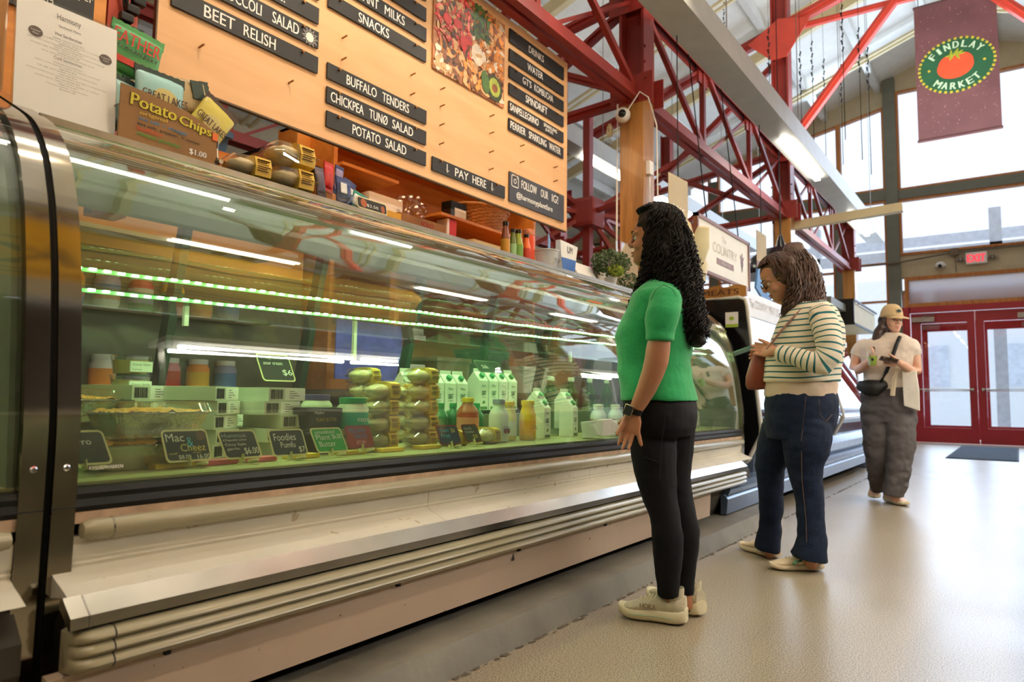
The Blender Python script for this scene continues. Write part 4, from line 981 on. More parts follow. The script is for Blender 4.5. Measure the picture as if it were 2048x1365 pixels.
def snack_bag(label, w_, h, m, topm, loc, rz=0, ry=0, rx=0, texts=(), depth=.03, name='chip_bag', cat='snack bag', group=None):
    """pillow bag, face toward +X"""
    t = thing(name, label, cat, loc, 0, group); t.rotation_euler = (rx, ry, rz)
    b = NB(); R = []
    for k in range(13):
        f = k/12; z = f*h; d = depth*(math.sin(PI*min(1, max(0, f)))**.5)*.5+.0012
        r = []
        for i in range(20):
            a = 2*PI*i/20; cs, sn = math.cos(a), math.sin(a)
            r.append((math.copysign(abs(sn)**.9, sn)*d*(1+.12*math.sin(7*a+k)), math.copysign(abs(cs)**.7, cs)*w_/2*(1-.05*math.sin(PI*f)), z))
        R.append(r)
    rings(b, R); obj('bag', b, m, t, smooth=1.0)
    for z in (0, h):
        b = NB(); n = 14
        pts = [(-w_/2+w_*i/n, (.010 if i % 2 else .013)) for i in range(n+1)]
        s_ = 1 if z else -1
        for x in (-.0015, .0015): pass
        rings(b, [[(x, y, z+s_*dz) for y, dz in pts]+[(x, w_/2, z-s_*.018), (x, -w_/2, z-s_*.018)] for x in (-.003, .003)]); obj('crimped_seam', b, topm, t)
    cols = {}
    for s, y, z, tw, th, mm in texts:
        f = z/h; d = depth*(max(0, math.sin(PI*f))**.5)*.5+.003
        if s == 'O':
            b = NB(); disc(b, (d+.001, y, z), (0, 1, 0), (0, 0, 1), tw/2, th/2, 0, 0, 28); obj('printed_oval', b, mm, t)
        elif s == '-':
            b = NB(); box(b, d-.002, d+.0025, y, y+tw, z, z+th); obj('printed_band', b, mm, t)
        else: cols.setdefault(mm, []).append((s, (d+.0028, y, z), (0, 1, 0), (0, 0, 1), tw, dict(h=th, bold=.0012)))
    for mm, it in cols.items(): lettering(t, it, mm)
    return t
mDG = mat('dark_green_seam', C(18,52,40), .5); mBrn = mat('brown_print', C(74,44,26), .6); mLBl = mat('pale_blue_bag', C(150,198,196), .35, bump=.3, bscale=25)
mYB = mat('olive_yellow_bag', C(206,190,76), .35, bump=.3, bscale=25); mOv = mat('oval_cream', C(206,190,120), .6)
mKr = mat('kraft_bag', C(176,152,104), .45, bump=.4, bscale=20); mGB = mat('jerky_green', C(70,150,84), .4, bump=.3, bscale=25)
snack_bag('pale blue chip bag with dark green seam leaning in the basket', .155, .17, mLBl, mDG, (-2.10, 1.045, 1.67), 0, -.05, 0, [('O', .01, .095, .075, .06, mOv), ('GREAT LAKES', -.062, .08, .14, .026, mBrn), ('-', -.02, .05, .07, .012, mDG), ('POTATO CHIPS', -.015, .053, .06, .006, mChalkW)])
snack_bag('second pale blue chip bag behind the menu edge', .15, .15, mLBl, mDG, (-2.12, .965, 1.64), 0, -.08, -.12)
snack_bag('olive yellow chip bag with brown seam leaning out at the right', .125, .175, mYB, mat('brown_seam', C(66,40,26), .5), (-2.09, 1.155, 1.655), .0, -.05, -.55, [('O', .0, .09, .06, .06, mOv), ('GREAT LAKES', -.055, .075, .11, .026, mBrn), ('-', -.03, .05, .05, .012, mBrn)])
snack_bag('kraft brown chip bag with dark green end lying across the top', .12, .22, mKr, mDG, (-2.13, 1.00, 1.79), .0, -.1, -1.38, [('-', -.05, .16, .06, .04, mDG)])
snack_bag('kraft brown chip bag lying under the other brown one', .11, .2, mKr, mDG, (-2.16, .97, 1.77), .0, -.1, -1.62)
snack_bag('green vegan jerky bag with red letters standing highest', .16, .15, mGB, mGB, (-2.17, .985, 1.825), 0, 0, -.12, [('EATHER', -.075, .09, .14, .04, mat('jerky_red', C(200,50,30), .5)), ('TO VEGAN JERKY', -.07, .068, .13, .014, mInk), ('-', -.07, .03, .13, .02, mat('jerky_red', C(200,50,30), .5))])
# small bags in a dish
t = thing('snack_dish', 'round clear dish holding small snack bags on the case top', 'dish', (-2.12, 1.73, TZ))
b = NB(); lathe(b, [(.06, 0), (.085, .03), (.09, .04), (.088, .042), (.08, .03), (.055, .004)], n=28); obj('dish', b, mClear, t, smooth=.8)
mNv = mat('navy_bag', C(34,54,112), .35, bump=.3, bscale=30); mRdB = mat('red_bag', C(196,24,28), .3, bump=.3); mLil = mat('lilac_bag', C(140,124,160), .35, bump=.3); mGyP = mat('grey_purple_bag', C(92,84,100), .4, bump=.3); mTealB = mat('teal_bag', C(20,140,124), .35, bump=.3)
snack_bag('navy snack bag with a white barcode in the round dish', .075, .075, mNv, mNv, (-2.06, 1.74, 1.61), .05, -.1, 0, [('-', -.025, .02, .03, .04, mPaper)], .02, 'snack_bag')
snack_bag('grey purple snack bag at the left of the round dish', .045, .09, mGyP, mGyP, (-2.1, 1.665, 1.62), .1, -.1, .1, (), .02, 'snack_bag')
snack_bag('red snack bag sticking up behind the navy one', .045, .10, mRdB, mRdB, (-2.14, 1.725, 1.66), 0, -.1, -.1, (), .02, 'snack_bag')
snack_bag('lilac snack bag sticking up at the back of the dish', .04, .10, mLil, mNv, (-2.16, 1.79, 1.67), 0, -.1, -.15, (), .02, 'snack_bag')
snack_bag('dark purple snack bag leaning right in the dish', .06, .07, mat('dark_purple_bag', C(56,44,96), .35), mNv, (-2.12, 1.80, 1.64), 0, -.1, -.35, [('-', -.005, .02, .025, .025, mPaper)], .02, 'snack_bag')
snack_bag('white and teal snack bag at the right of the dish', .07, .055, mPaper, mTealB, (-2.08, 1.83, 1.60), 0, -.1, -.25, (), .02, 'snack_bag')
snack_bag('teal snack bag behind the white one', .06, .06, mTealB, mTealB, (-2.13, 1.86, 1.60), 0, -.1, -.7, (), .02, 'snack_bag')
t = price_tag('small dark tag with a cream border lying before the snack dish', .16, .05, [('$2.50', -.03, .012, .06, .014, CW)], pos=(-2.03, 1.86, 1.586), lean=-.2, pin=False)
b = NB(); disc(b, (.0034, -.045, .025), (0, 1, 0), (0, 0, 1), .016, .018); disc(b, (.0034, .055, .02), (0, 1, 0), (0, 0, 1), .01, .016); obj('chalk_drawing', b, mat('terracotta_chalk', C(170,90,50), .7), t)
# far end: hot sauces, tip tub, clipboards, plant
mSauG = glassmat('sauce_glass', (.8, .8, .7, 1), .05, .9)
for k, (y, r, h, m, lab, nm) in enumerate(((2.86, .024, .185, mat('amber_sauce', C(120,50,14), .25), mat('amber_label', C(200,140,30), .5), 'amber hot sauce bottle, first of the four black capped ones'), (2.925, .02, .16, mat('green_sauce', C(96,110,40), .25), mat('mint_label', C(150,190,130), .5), 'slim green hot sauce bottle, second of the four'), (2.975, .027, .165, mat('lime_sauce', C(150,160,50), .25), mat('lime_label', C(110,150,50), .5), 'lime green hot sauce bottle, third of the four'), (3.05, .024, .155, mat('orange_sauce', C(226,96,20), .25), mat('orange_label', C(200,50,20), .5), 'orange hot sauce bottle, fourth of the four'))):
    place(bottle(nm, m, mBlackG, lab, r, h, .55, 'hot sauces on the case top', None, 'sauce_bottle', sh=.5), -2.12, y, TZ)
    
place(jar('tall orange bottle with a flowered sleeve behind the hot sauces', mat('orange_plastic', C(226,76,20), .35), mat('flowered_sleeve', C(200,120,80), .6, var=.6, scale=60), mat('orange_plastic', C(226,76,20), .35), .034, .2, 'sauce_bottle', 'bottle', None, .9), -2.16, 3.13, TZ)
t = thing('tip_tub', 'clear plastic tub lettered TIP on the case top', 'tub', (-2.10, 3.22, TZ))
b = NB(); lathe(b, [(.055, 0), (.068, .085), (.072, .088), (.072, .095), (.066, .095), (.053, .004)], n=26); obj('tub', b, mat('milky_plastic', C(220,220,214), .3, alpha=.55), t, smooth=.7)
lettering(t, [('TIP', (.066, -.02, .02), (0, 1, 0), (0, 0, 1), .06, dict(h=.024))], mInk)
t = thing('blue_notebook', 'light blue notebook standing behind the tip tub', 'notebook', (-2.14, 3.30, TZ), .5); t.rotation_euler = (-.1, 0, .5)
b = NB(); box(b, 0, .006, -.06, .06, 0, .2); obj('cover', b, mat('light_blue_card', C(120,160,206), .6), t)
b = NB(); disc(b, (.006, 0, .08), (0, 1, 0), (0, 0, 1), .01, .02, .001); obj('printed_mark', b, mat('blue_marker', C(60,120,160), .7), t)
t = thing('paper_bag', 'white paper bag with blue band lettered UM', 'bag', (-2.14, 3.52, TZ), .1)
b = NB(); rings(b, [[(-.05, -.08, 0), (0, -.08, 0), (0, .08, 0), (-.05, .08, 0)], [(-.03, -.11, .2), (.0, -.11, .2), (.0, .13, .2), (-.03, .13, .2)]]); obj('bag', b, mPaper, t)
b = NB(); rings(b, [[(.001, -.075, .01), (.003, -.075, .01), (.003, .078, .01), (.001, .078, .01)], [(.001, -.095, .1), (.003, -.095, .1), (.003, .10, .11), (.001, .10, .11)]]); obj('blue_band', b, mat('blue_band', C(40,100,180), .5), t)
lettering(t, [('UM', (.002, -.02, .14), (0, 1, 0), (0, 0, 1), .07, dict(h=.04))], mInk)
t = thing('register_shield', 'white sloping card terminal beside the plant', 'terminal', (-2.2, 3.80, TZ), 0)
b = NB(); rings(b, [[(-.12, y, 0), (.06, y, 0), (-.02, y, .13), (-.1, y, .15)] for y in (-.12, .12)]); obj('housing', b, mWhite, t, bev=.008)
t = thing('plastic_sheet', 'clear hanging plastic sheet beside the timber post', 'sheet', (-2.3, 4.45, TZ))
b = NB(); box(b, 0, .003, -.11, .13, 0.0, .42); obj('sheet', b, mClear, t)
b = NB(); box(b, -.08, -.02, -.14, -.06, .0, .18); obj('white_roll', b, mWhite, t, bev=.02)
t = thing('potted_plant', 'small bushy green plant in a white pot at the far end of the case', 'plant', (-2.10, 3.98, TZ))
b = NB(); lathe(b, [(.03, 0), (.042, .05), (.044, .055), (.038, .055)], n=18); obj('pot', b, mWhite, t, smooth=.6)
def leaves(n, rad, cz, sz, seed, m, name='foliage', flat=.7, cx=0, cyy=0):
    rnd = random.Random(seed); b = NB()
    for i in range(n):
        th = rnd.uniform(0, 2*PI); u = rnd.uniform(-1, 1); r = rad*rnd.uniform(.35, 1)**.6
        p = Vector((cx+math.cos(th)*math.sqrt(1-u*u)*r, cyy+math.sin(th)*math.sqrt(1-u*u)*r*1.25, cz+u*r*flat))
        d = Vector((rnd.gauss(0, 1), rnd.gauss(0, 1), rnd.gauss(.3, 1))).normalized(); a = d.orthogonal().normalized()
        s = sz*rnd.uniform(.6, 1.3)
        b.faces.new([b.verts.new(p+v) for v in (-d*s, a*s*.45+d*.1*s, d*s, -a*s*.45+d*.1*s)])
    o = obj(name, b, m, t); return o
mLeaf = mat('dark_leaf', C(58,82,36), .6, var=.5, scale=40); mLeaf2 = mat('lime_leaf', C(140,156,44), .6, var=.3, scale=40)
leaves(1500, .125, .15, .011, 3, mLeaf)['kind'] = 'stuff'; leaves(260, .05, .09, .012, 5, mLeaf2, 'lime_sprig', .8, .06, -.05)['kind'] = 'stuff'
leaves(350, .07, .06, .010, 8, mLeaf, 'trailing_foliage', .8, .03, .2)['kind'] = 'stuff'
b = NB()
for k in range(14):
    a = k*.9; tube(b, [(0, 0, .04), (math.cos(a)*.04, math.sin(a)*.05, .11), (math.cos(a)*.1, math.sin(a)*.12, .2)], .0015, 4)
obj('stems', b, mLeaf, t)

# ------------------------------------------------------------ menu board
BX = -2.6
t = board = thing('menu_board', 'large peach plywood menu board hung over the counter', 'menu board', (0, 0, 0))
b = NB(); box(b, BX-.02, BX, 1.267, 4.25, 2.07, 3.33); obj('panel', b, mPly, t)
b = NB(); box(b, BX-.022, BX+.001, 1.262, 1.268, 2.068, 3.33); box(b, BX-.022, BX+.001, 1.262, 4.25, 2.062, 2.069); obj('panel_edge', b, mat('board_edge', C(96,74,52), .6), t)
def strip(y0, y1, z0, z1, items, m=mChalk, label=None):
    b = NB(); box(b, BX+.004, BX+.012, y0, y1, z0, z1); o = obj('chalk_strip', b, m, board)
    b = NB()
    for s, a, c_, zz0, zz1 in items: text(b, s, (BX+.012, a, zz0), (0, 1, 0), (0, 0, 1), c_-a, zz1-zz0, .0012, bold=.0016)
    if items:
        bmesh.ops.recalc_face_normals(b, faces=b.faces); me = bpy.data.meshes.new('lettering'); b.to_mesh(me); b.free(); link('lettering', me, mChalkW, o)
    for y in (y0+.10*(y1-y0), y1-.13*(y1-y0)):
        b2 = NB(); lathe(b2, [(.006, 0), (.006, .014)], n=8, M=Matrix.Translation((BX+.01, y, z1-.012)) @ Matrix.Rotation(PI/2, 4, 'Y')); obj('peg', b2, mat('brass_peg', C(150,104,50), .4, .5), o)
    return o
# column 1
strip(1.312, 2.008, 2.36, 2.438, [('BEET', 1.443, 1.578, 2.374, 2.424), ('RELISH', 1.62, 1.776, 2.374, 2.424)])
s_ = strip(1.312, 2.006, 2.48, 2.559, [('BROCCOLI', 1.49, 1.70, 2.494, 2.545), ('SALAD', 1.755, 1.894, 2.494, 2.545)])
b = NB(); c0 = (BX+.013, 1.955, 2.512)
disc(b, c0, (0, 1, 0), (0, 0, 1), .022, .022, .001, 0, 20)
for k in range(12):
    a = 2*PI*k/12; d = Vector((0, math.cos(a), math.sin(a))); n_ = Vector((0, -math.sin(a), math.cos(a))); p = Vector(c0)+Vector((.002, 0, 0))
    for s in (-1, 1): b.faces.new([b.verts.new(v) for v in (p+d*.024+n_*.006*s, p+d*.024+n_*.004*s, p+d*.044, p+d*.046)])
obj('chalk_sunflower', b, mChalkW, s_)
strip(1.312, 2.003, 2.597, 2.674, [('FROM', 1.45, 1.56, 2.61, 2.66), ('THE', 1.585, 1.66, 2.61, 2.66), ('DELI:', 1.70, 1.815, 2.61, 2.66)])
strip(1.312, 2.001, 2.714, 2.79, [])
strip(1.312, 2.0, 2.83, 2.906, [])
# column 2
strip(2.055, 2.735, 2.712, 2.785, [('SNACKS', 2.242, 2.449, 2.722, 2.772)])
strip(2.055, 2.732, 2.829, 2.906, [('PLANT', 2.22, 2.37, 2.842, 2.892), ('MILKS', 2.415, 2.56, 2.842, 2.892)])
strip(2.055, 2.728, 2.945, 3.022, [('CHEESE', 2.25, 2.45, 2.96, 3.008)])
strip(2.055, 2.726, 3.064, 3.14, [])
strip(2.063, 2.747, 2.362, 2.439, [('BUFFALO', 2.179, 2.375, 2.375, 2.424), ('TENDERS', 2.415, 2.608, 2.375, 2.424)])
strip(2.064, 2.749, 2.244, 2.322, [('CHICKPEA', 2.087, 2.292, 2.257, 2.305), ('TUNØ', 2.33, 2.455, 2.257, 2.305), ('SALAD', 2.49, 2.643, 2.257, 2.305)])
strip(2.068, 2.751, 2.128, 2.205, [('POTATO', 2.225, 2.41, 2.141, 2.19), ('SALAD', 2.445, 2.595, 2.141, 2.19)])
# pay here
strip(2.803, 3.482, 2.122, 2.20, [('PAY', 2.995, 3.115, 2.138, 2.186), ('HERE', 3.155, 3.285, 2.138, 2.186)])
b = NB()
for y in (2.925, 3.345):
    box(b, BX+.0125, BX+.0135, y-.003, y+.003, 2.138, 2.188)
    for s in (-1, 1): bar(b, (BX+.013, y, 2.138), (BX+.013, y+s*.016, 2.155), .005, .001)
obj('chalk_arrows', b, mChalkW, board)
# column 3
for z0, z1, its in ((3.172, 3.265, [('DRINKS', 3.73, 3.913, 3.192, 3.24)]), (3.048, 3.128, [('WATER', 3.717, 3.904, 3.064, 3.112)]), (2.934, 3.012, [("GT'S", 3.662, 3.765, 2.95, 2.998), ('KOMBUCHA', 3.80, 4.036, 2.95, 2.998)]),
                    (2.821, 2.897, [('SPINDRIFT', 3.70, 3.963, 2.834, 2.884)]), (2.702, 2.779, [('SANPELLEGRINO', 3.523, 3.854, 2.718, 2.765), ('SPARKLING', 3.92, 4.09, 2.742, 2.766), ('JUICES', 3.94, 4.04, 2.712, 2.736)]), (2.585, 2.663, [('PERRIER', 3.53, 3.70, 2.60, 2.648), ('SPARKLING', 3.74, 3.955, 2.60, 2.648), ('WATER', 3.99, 4.139, 2.60, 2.648)])):
    strip(3.515, 4.183, z0, z1, its)
s_ = strip(3.53, 4.193, 2.122, 2.315, [('FOLLOW', 3.66, 3.84, 2.235, 2.29), ('OUR', 3.89, 3.98, 2.235, 2.29), ('IG!', 4.03, 4.11, 2.235, 2.29), ('@harmonyplantfare', 3.606, 4.039, 2.15, 2.20)], mChalkB)
b = NB()
def ringf(b, hw, r, th, y, z, x=BX+.0135, n=6):
    P = []; 
    for cx_, cz_, a0 in ((hw-r, hw-r, 0), (-hw+r, hw-r, PI/2), (-hw+r, -hw+r, PI), (hw-r, -hw+r, 1.5*PI)):
        for k in range(n): a = a0+k*PI/2/(n-1); P.append((math.cos(a), math.sin(a), cx_, cz_))
    N = len(P)
    for i in range(N):
        j = (i+1) % N; q = []
        for (k, rr_) in ((i, r), (j, r), (j, r-th), (i, r-th)): q.append(b.verts.new((x, y+P[k][2]+P[k][0]*rr_, z+P[k][3]+P[k][1]*rr_)))
        b.faces.new(q)
ringf(b, .040, .014, .006, 3.588, 2.262); ringf(b, .016, .016, .005, 3.588, 2.262); disc(b, (BX+.0135, 3.610, 2.286), (0, 1, 0), (0, 0, 1), .004, .004)
obj('chalk_camera_icon', b, mChalkW, s_)
for y, z in [(1.437, 2.245), (1.86, 2.26), (2.155, 2.60), (2.155, 2.49), (2.63, 2.60), (2.63, 2.49), (2.87, 2.61), (2.87, 2.51), (2.87, 2.40), (2.87, 2.29), (3.33, 2.61), (3.33, 2.50), (3.33, 2.38), (3.33, 2.27), (3.66, 2.52), (3.66, 2.41), (4.07, 2.49), (4.07, 2.39)]:
    b = NB(); lathe(b, [(.004, 0), (.0045, .035)], n=7, M=Matrix.Translation((BX, y, z)) @ Matrix.Rotation(PI/2-.1, 4, 'Y')); obj('peg', b, MATS['brass_peg'], board)
# food photograph
b = NB(); box(b, BX+.002, BX+.010, 2.79, 3.461, 2.706, 3.262); ph = obj('food_print', b, mat('print_base', C(170,110,70), .5, var=.5, scale=18), board)
rnd = random.Random(11)
PM = {k: mat('print_'+k, C(*c), .5, var=.25, scale=25) for k, c in dict(red=(196,44,40), pink=(226,120,104), brown=(124,70,34), dkbrown=(70,38,20), orange=(222,140,60), tan=(206,160,110), green=(62,96,40), dkgreen=(40,54,24), cream=(236,214,190), lime=(150,160,60)).items()}
mats = list(PM.values()); idx = {k: i for i, k in enumerate(PM)}
b = NB(); off = .0110
def blob2(u, v, ru, rv, k, rot=None):
    global off
    off += .0000045
    if u-ru < 0 or u+ru > 1 or v-rv < 0 or v+rv > 1: return
    disc(b, (BX+off, 2.79+.671*u, 2.706+.556*v), (0, 1, 0), (0, 0, 1), ru*.671, rv*.556, 0, rnd.uniform(0, PI) if rot is None else rot, 12, idx[k])
for i in range(950):
    u, v = rnd.random(), rnd.random(); r = rnd.uniform(.018, .05)
    if (u-.55)**2+(v-.5)**2 > .55**2: k = rnd.choice(('cream', 'tan', 'tan'))
    elif v < .32: k = rnd.choice(('brown', 'dkbrown', 'orange', 'tan'))
    elif u < .5 and v > .35: k = rnd.choice(('red', 'red', 'brown', 'pink', 'dkbrown', 'tan'))
    elif u < .75 and v > .62: k = rnd.choice(('green', 'green', 'dkgreen'))
    else: k = rnd.choice(('orange', 'tan', 'brown', 'orange', 'cream'))
    blob2(u, v, r, r*rnd.uniform(.35, .8), k)
    if k == 'red': blob2(u-.006, v+.006, r*.35, r*.25, 'pink')
for u, v, ru, rv, k in ((.58, .42, .085, .12, 'cream'), (.60, .42, .05, .02, 'tan'), (.84, .16, .12, .15, 'dkgreen'), (.84, .17, .085, .11, 'lime'), (.84, .16, .045, .05, 'brown'), (.70, .17, .06, .13, 'green'), (.16, .6, .055, .06, 'red'), (.30, .62, .06, .05, 'red'), (.38, .45, .05, .08, 'red'), (.45, .52, .05, .06, 'red')): off += .0003; blob2(u, v, ru, rv, k, .2)
o = obj('printed_food', b, None, ph, mats=mats); o['kind'] = 'stuff'

# black chalkboard and neighbour column at the left
t = thing('chalkboard_menu', 'black chalkboard with white handwriting in an oak frame, top left', 'chalkboard')
b = NB(); box(b, BX-.01, BX, -.6, 1.045, 2.12, 3.2); obj('slate', b, mChalk, t)
b = NB(); box(b, BX-.03, BX-.012, -.65, 1.09, 1.62, 3.25); obj('wood_backing', b, mShelf, t)
lettering(t, [('Cracked Black Pepper', (BX, .82-.1, 2.225), (0, 1, 0), (0, 0, 1), .32, dict(h=.035)), ('Toasted Ciabatta', (BX, .70, 2.165), (0, 1, 0), (0, 0, 1), .22, dict(h=.035)), ('Sandwich of the day', (BX, .66, 2.3), (0, 1, 0), (0, 0, 1), .3, dict(h=.035))], mChalkW)
t = thing('string_lights', 'tangle of black cable and clips hanging on the red column at the left', 'cable')
for k in range(3):
    b = NB(); tube(b, [(BX+.01, 1.13+.02*k+.02*math.sin(i*.9+k), 2.07+.075*i) for i in range(17)], .006, 6); obj('cable', b, mBlack, t)
for k in range(6):
    b = NB(); cbox(b, (BX+.03, 1.14+.02*(k % 3), 2.1+.04*k), (.03, .045, .03), Matrix.Rotation(0, 4, 'X')); obj('clip', b, mBlack, t, bev=.006)
t = thing('red_post', 'bright red boxed post at the left of the menu board', 'post')
b = NB(); box(b, BX-.11, BX-.01, 1.095, 1.20, 1.5, 3.3); obj('post_box', b, mat('orange_red_paint', C(176,58,30), .5), t, bev=.004)
b = NB(); box(b, BX-.06, BX-.03, 1.078, 1.090, 1.5, 3.3); obj('blue_edge', b, mat('dark_blue_edge', C(20,34,50), .5), t)

# ------------------------------------------------------------ stall behind the case
t = thing('stall_cabinet', 'open orange plywood cabinet behind the counter', 'cabinet')
def bb(n, m, *a, par=None, bev=0):
    b = NB(); box(b, *a); return obj(n, b, m, par or t, bev=bev)
bb('back_panel', mShelf, -3.92, -3.9, 2.74, 4.95, .9, 2.62)
bb('side_panel', mShelf, -3.9, -3.35, 4.93, 4.96, .9, 2.62)
bb('side_panel', mShelf, -3.9, -3.35, 2.74, 2.77, .9, 2.62)
bb('top_panel', mShelf, -3.9, -3.35, 2.74, 4.96, 2.6, 2.62)
bb('shelf', mShelf, -3.9, -3.3, 2.77, 3.25, 2.28, 2.30)
bb('shelf', mShelf, -3.9, -3.25, 3.62, 4.72, 2.15, 2.17)
bb('shelf', mShelf, -3.9, -3.2, 2.77, 4.93, 1.93, 1.95)
for y, z in ((3.0, 2.35), (3.3, 2.34), (3.6, 2.34), (3.55, 2.25)): b = NB(); lathe(b, [(.012, 0), (.010, .01)], n=8, M=Matrix.Translation((-3.9, y, z)) @ Matrix.Rotation(PI/2, 4, 'Y')); obj('bolt', b, mSteelD, t)
t = thing('low_partition', 'bright plywood partition seen under the menu board', 'partition')
bb('panel', mat('bright_plywood', C(226,160,84), .5, var=.08, scale=3), -3.47, -3.45, 1.25, 2.62, 1.55, 2.165); bb('lower_panel', MATS['olive_cabinet'] if 'olive_cabinet' in MATS else mat('olive_cabinet', C(96,98,76), .6), -3.47, -3.45, 1.25, 2.62, .9, 1.55)

bb('base_cabinet', mat('olive_cabinet', C(96,98,76), .6), -3.9, -3.5, .2, 5.0, .0, .9)
b = NB(); lathe(b, [(.016, 0), (.01, .006)], n=12, M=Matrix.Translation((-3.45, 2.02, 2.08)) @ Matrix.Rotation(PI/2, 4, 'Y')); obj('knot', b, mBrn, t)
t = thing('plywood_divider', 'plywood divider panel leaning above the cabinet', 'panel')
bb('panel', mat('bright_plywood', C(226,160,84), .5), -3.6, -3.58, 2.64, 2.9, 1.95, 2.6)
t = thing('blue_bin', 'blue plastic bin on top of the partition behind the chips', 'bin', (-3.62, 2.03, 2.19))
b = NB(); rings(b, [[(sx*(.09+k), sy*(.10+k), z) for sx, sy in ((-1,-1),(1,-1),(1,1),(-1,1))] for k, z in ((0, 0), (.012, .10), (.03, .10), (.03, .13), (.02, .13), (.02, .14))]); obj('bin', b, mat('blue_bin', C(52,104,168), .45), t)
b = NB(); box(b, -3.75, -3.48, .9, 2.7, 2.165, 2.19); tag(obj('ledge_board', b, mShelf), 'ledge board carrying the blue bin and dark boxes', 'shelf')
t = thing('black_tray', 'dark tray on the ledge right of the blue bin', 'tray', (-3.6, 2.55, 2.19)); b = NB(); rings(b, [[(sx*(.1+k), sy*(.2+k), z) for sx, sy in ((-1,-1),(1,-1),(1,1),(-1,1))] for k, z in ((0, 0), (.03, .09), (.04, .09), (.03, .05))]); obj('tray', b, mBlack, t)
t = thing('white_carton', 'white carton with black print on the cabinet shelf', 'box', (-3.3, 3.14, 1.95)); bb('carton', mPaper, -.2, 0, -.15, .15, 0, .22, bev=.003); lettering(t, [('FRAGILE', (.0, .12, .06), (0, 0, 1), (0, -1, 0), .1, dict(h=.02))], mInk)
t = thing('cup_carton', 'brown carton lettered for cups on the cabinet shelf', 'box', (-3.27, 3.46, 1.95)); bb('carton', mat('brown_cardboard', C(150,112,70), .8), -.25, 0, -.23, .23, 0, .135, bev=.003)
lettering(t, [('SOLO', (.0, -.02, .085), (0, 1, 0), (0, 0, 1), .12, dict(h=.03, bold=.005))], mat('red_marker2', C(150,30,24), .6)); lettering(t, [('Heavyweight Cups', (.0, -.17, .045), (0, 1, 0), (0, 0, 1), .36, dict(h=.022))], mInk)
t = thing('yellow_carton', 'small yellow carton in front of the white carton', 'box', (-3.24, 3.16, 1.95)); bb('carton', mYel, -.06, 0, -.09, .06, 0, .11, bev=.002)
t = thing('plastic_wrap', 'crumpled clear plastic bag on the cup carton', 'bag', (-3.38, 3.42, 2.08))
b = NB(); bmesh.ops.create_icosphere(b, subdivisions=4, radius=.12)
for v in b.verts: v.co = v.co*(1+.35*noise.noise(v.co*22)); v.co.z = max(-.0, v.co.z*.95+.06)
obj('film', b, glassmat('film', (.9, .88, .84, 1), .12, 1), t)
t = thing('red_carton', 'red and white carton beside the cup carton', 'box', (-3.26, 3.76, 1.95)); bb('carton', mat('red_carton_card', C(200,40,30), .6), -.1, 0, -.04, .04, 0, .19); bb('white_side', mPaper, -.1, .001, -.062, -.04, 0, .19)
t = thing('shelf_basket', 'woven wicker basket on the cabinet shelf', 'basket', (-3.42, 4.28, 2.17))
b = NB(); R = []
for k in range(15):
    f = k/14; r = .17+.10*f**.7; R.append([(math.cos(2*PI*i/48)*r*.7*(1+.02*(-1)**(i//2+k)), math.sin(2*PI*i/48)*r*(1+.02*(-1)**(i//2+k)), f*.17) for i in range(48)])
rings(b, R); obj('weave', b, mat('wicker', C(176,120,60), .7, var=.3, scale=40), t)
b = NB(); pts = [(math.cos(2*PI*i/32)*.19, math.sin(2*PI*i/32)*.275, .175) for i in range(33)]; tube(b, pts, .012, 8); obj('rim', b, MATS['wicker'], t)
t = thing('teal_bag', 'teal crinkled bag sticking out of the wicker basket', 'bag', (-3.42, 4.2, 2.30)); b = NB(); bmesh.ops.create_icosphere(b, subdivisions=3, radius=.1)
for v in b.verts: v.co = v.co*(1+.4*noise.noise(v.co*15))
obj('film', b, mTealB, t)
t = thing('card_holder', 'black and white packet in a clear box on the cabinet shelf', 'packet', (-3.34, 3.92, 2.17)); bb('packet', mBlack, -.1, 0, -.09, .09, .02, .15, bev=.01); bb('white_label', mPaper, 0, .002, -.05, .08, .03, .10); bb('clear_box', mClear, -.11, .01, -.11, .11, 0, .08)
t = thing('noodle_carton', 'cream carton with dark lettering behind the hot sauces', 'box', (-2.9, 3.72, 1.72)); bb('carton', mCreamB, -.1, 0, -.16, .16, 0, .2); lettering(t, [('SESAME CRACKERS', (.0, -.14, .15), (0, 1, 0), (0, 0, 1), .26, dict(h=.02, bold=.003)), ('NET WT 32 OZ', (.0, -.14, .11), (0, 1, 0), (0, 0, 1), .2, dict(h=.016))], mInk)
t = thing('green_carton', 'cream and green carton right of the cracker carton', 'box', (-2.9, 4.02, 1.72)); bb('carton', mCreamB, -.1, 0, -.1, .1, 0, .19); bb('green_patch', mGrnL, 0, .002, -.06, .05, .08, .15)
t = thing('service_shelf', 'plywood service shelf behind the case carrying cartons', 'shelf'); bb('board', mShelf, -3.1, -2.72, 3.0, 4.9, 1.69, 1.72); bb('leg', mShelf, -3.1, -3.06, 3.0, 3.04, 0, 1.69); bb('leg', mShelf, -3.1, -3.06, 4.86, 4.9, 0, 1.69)
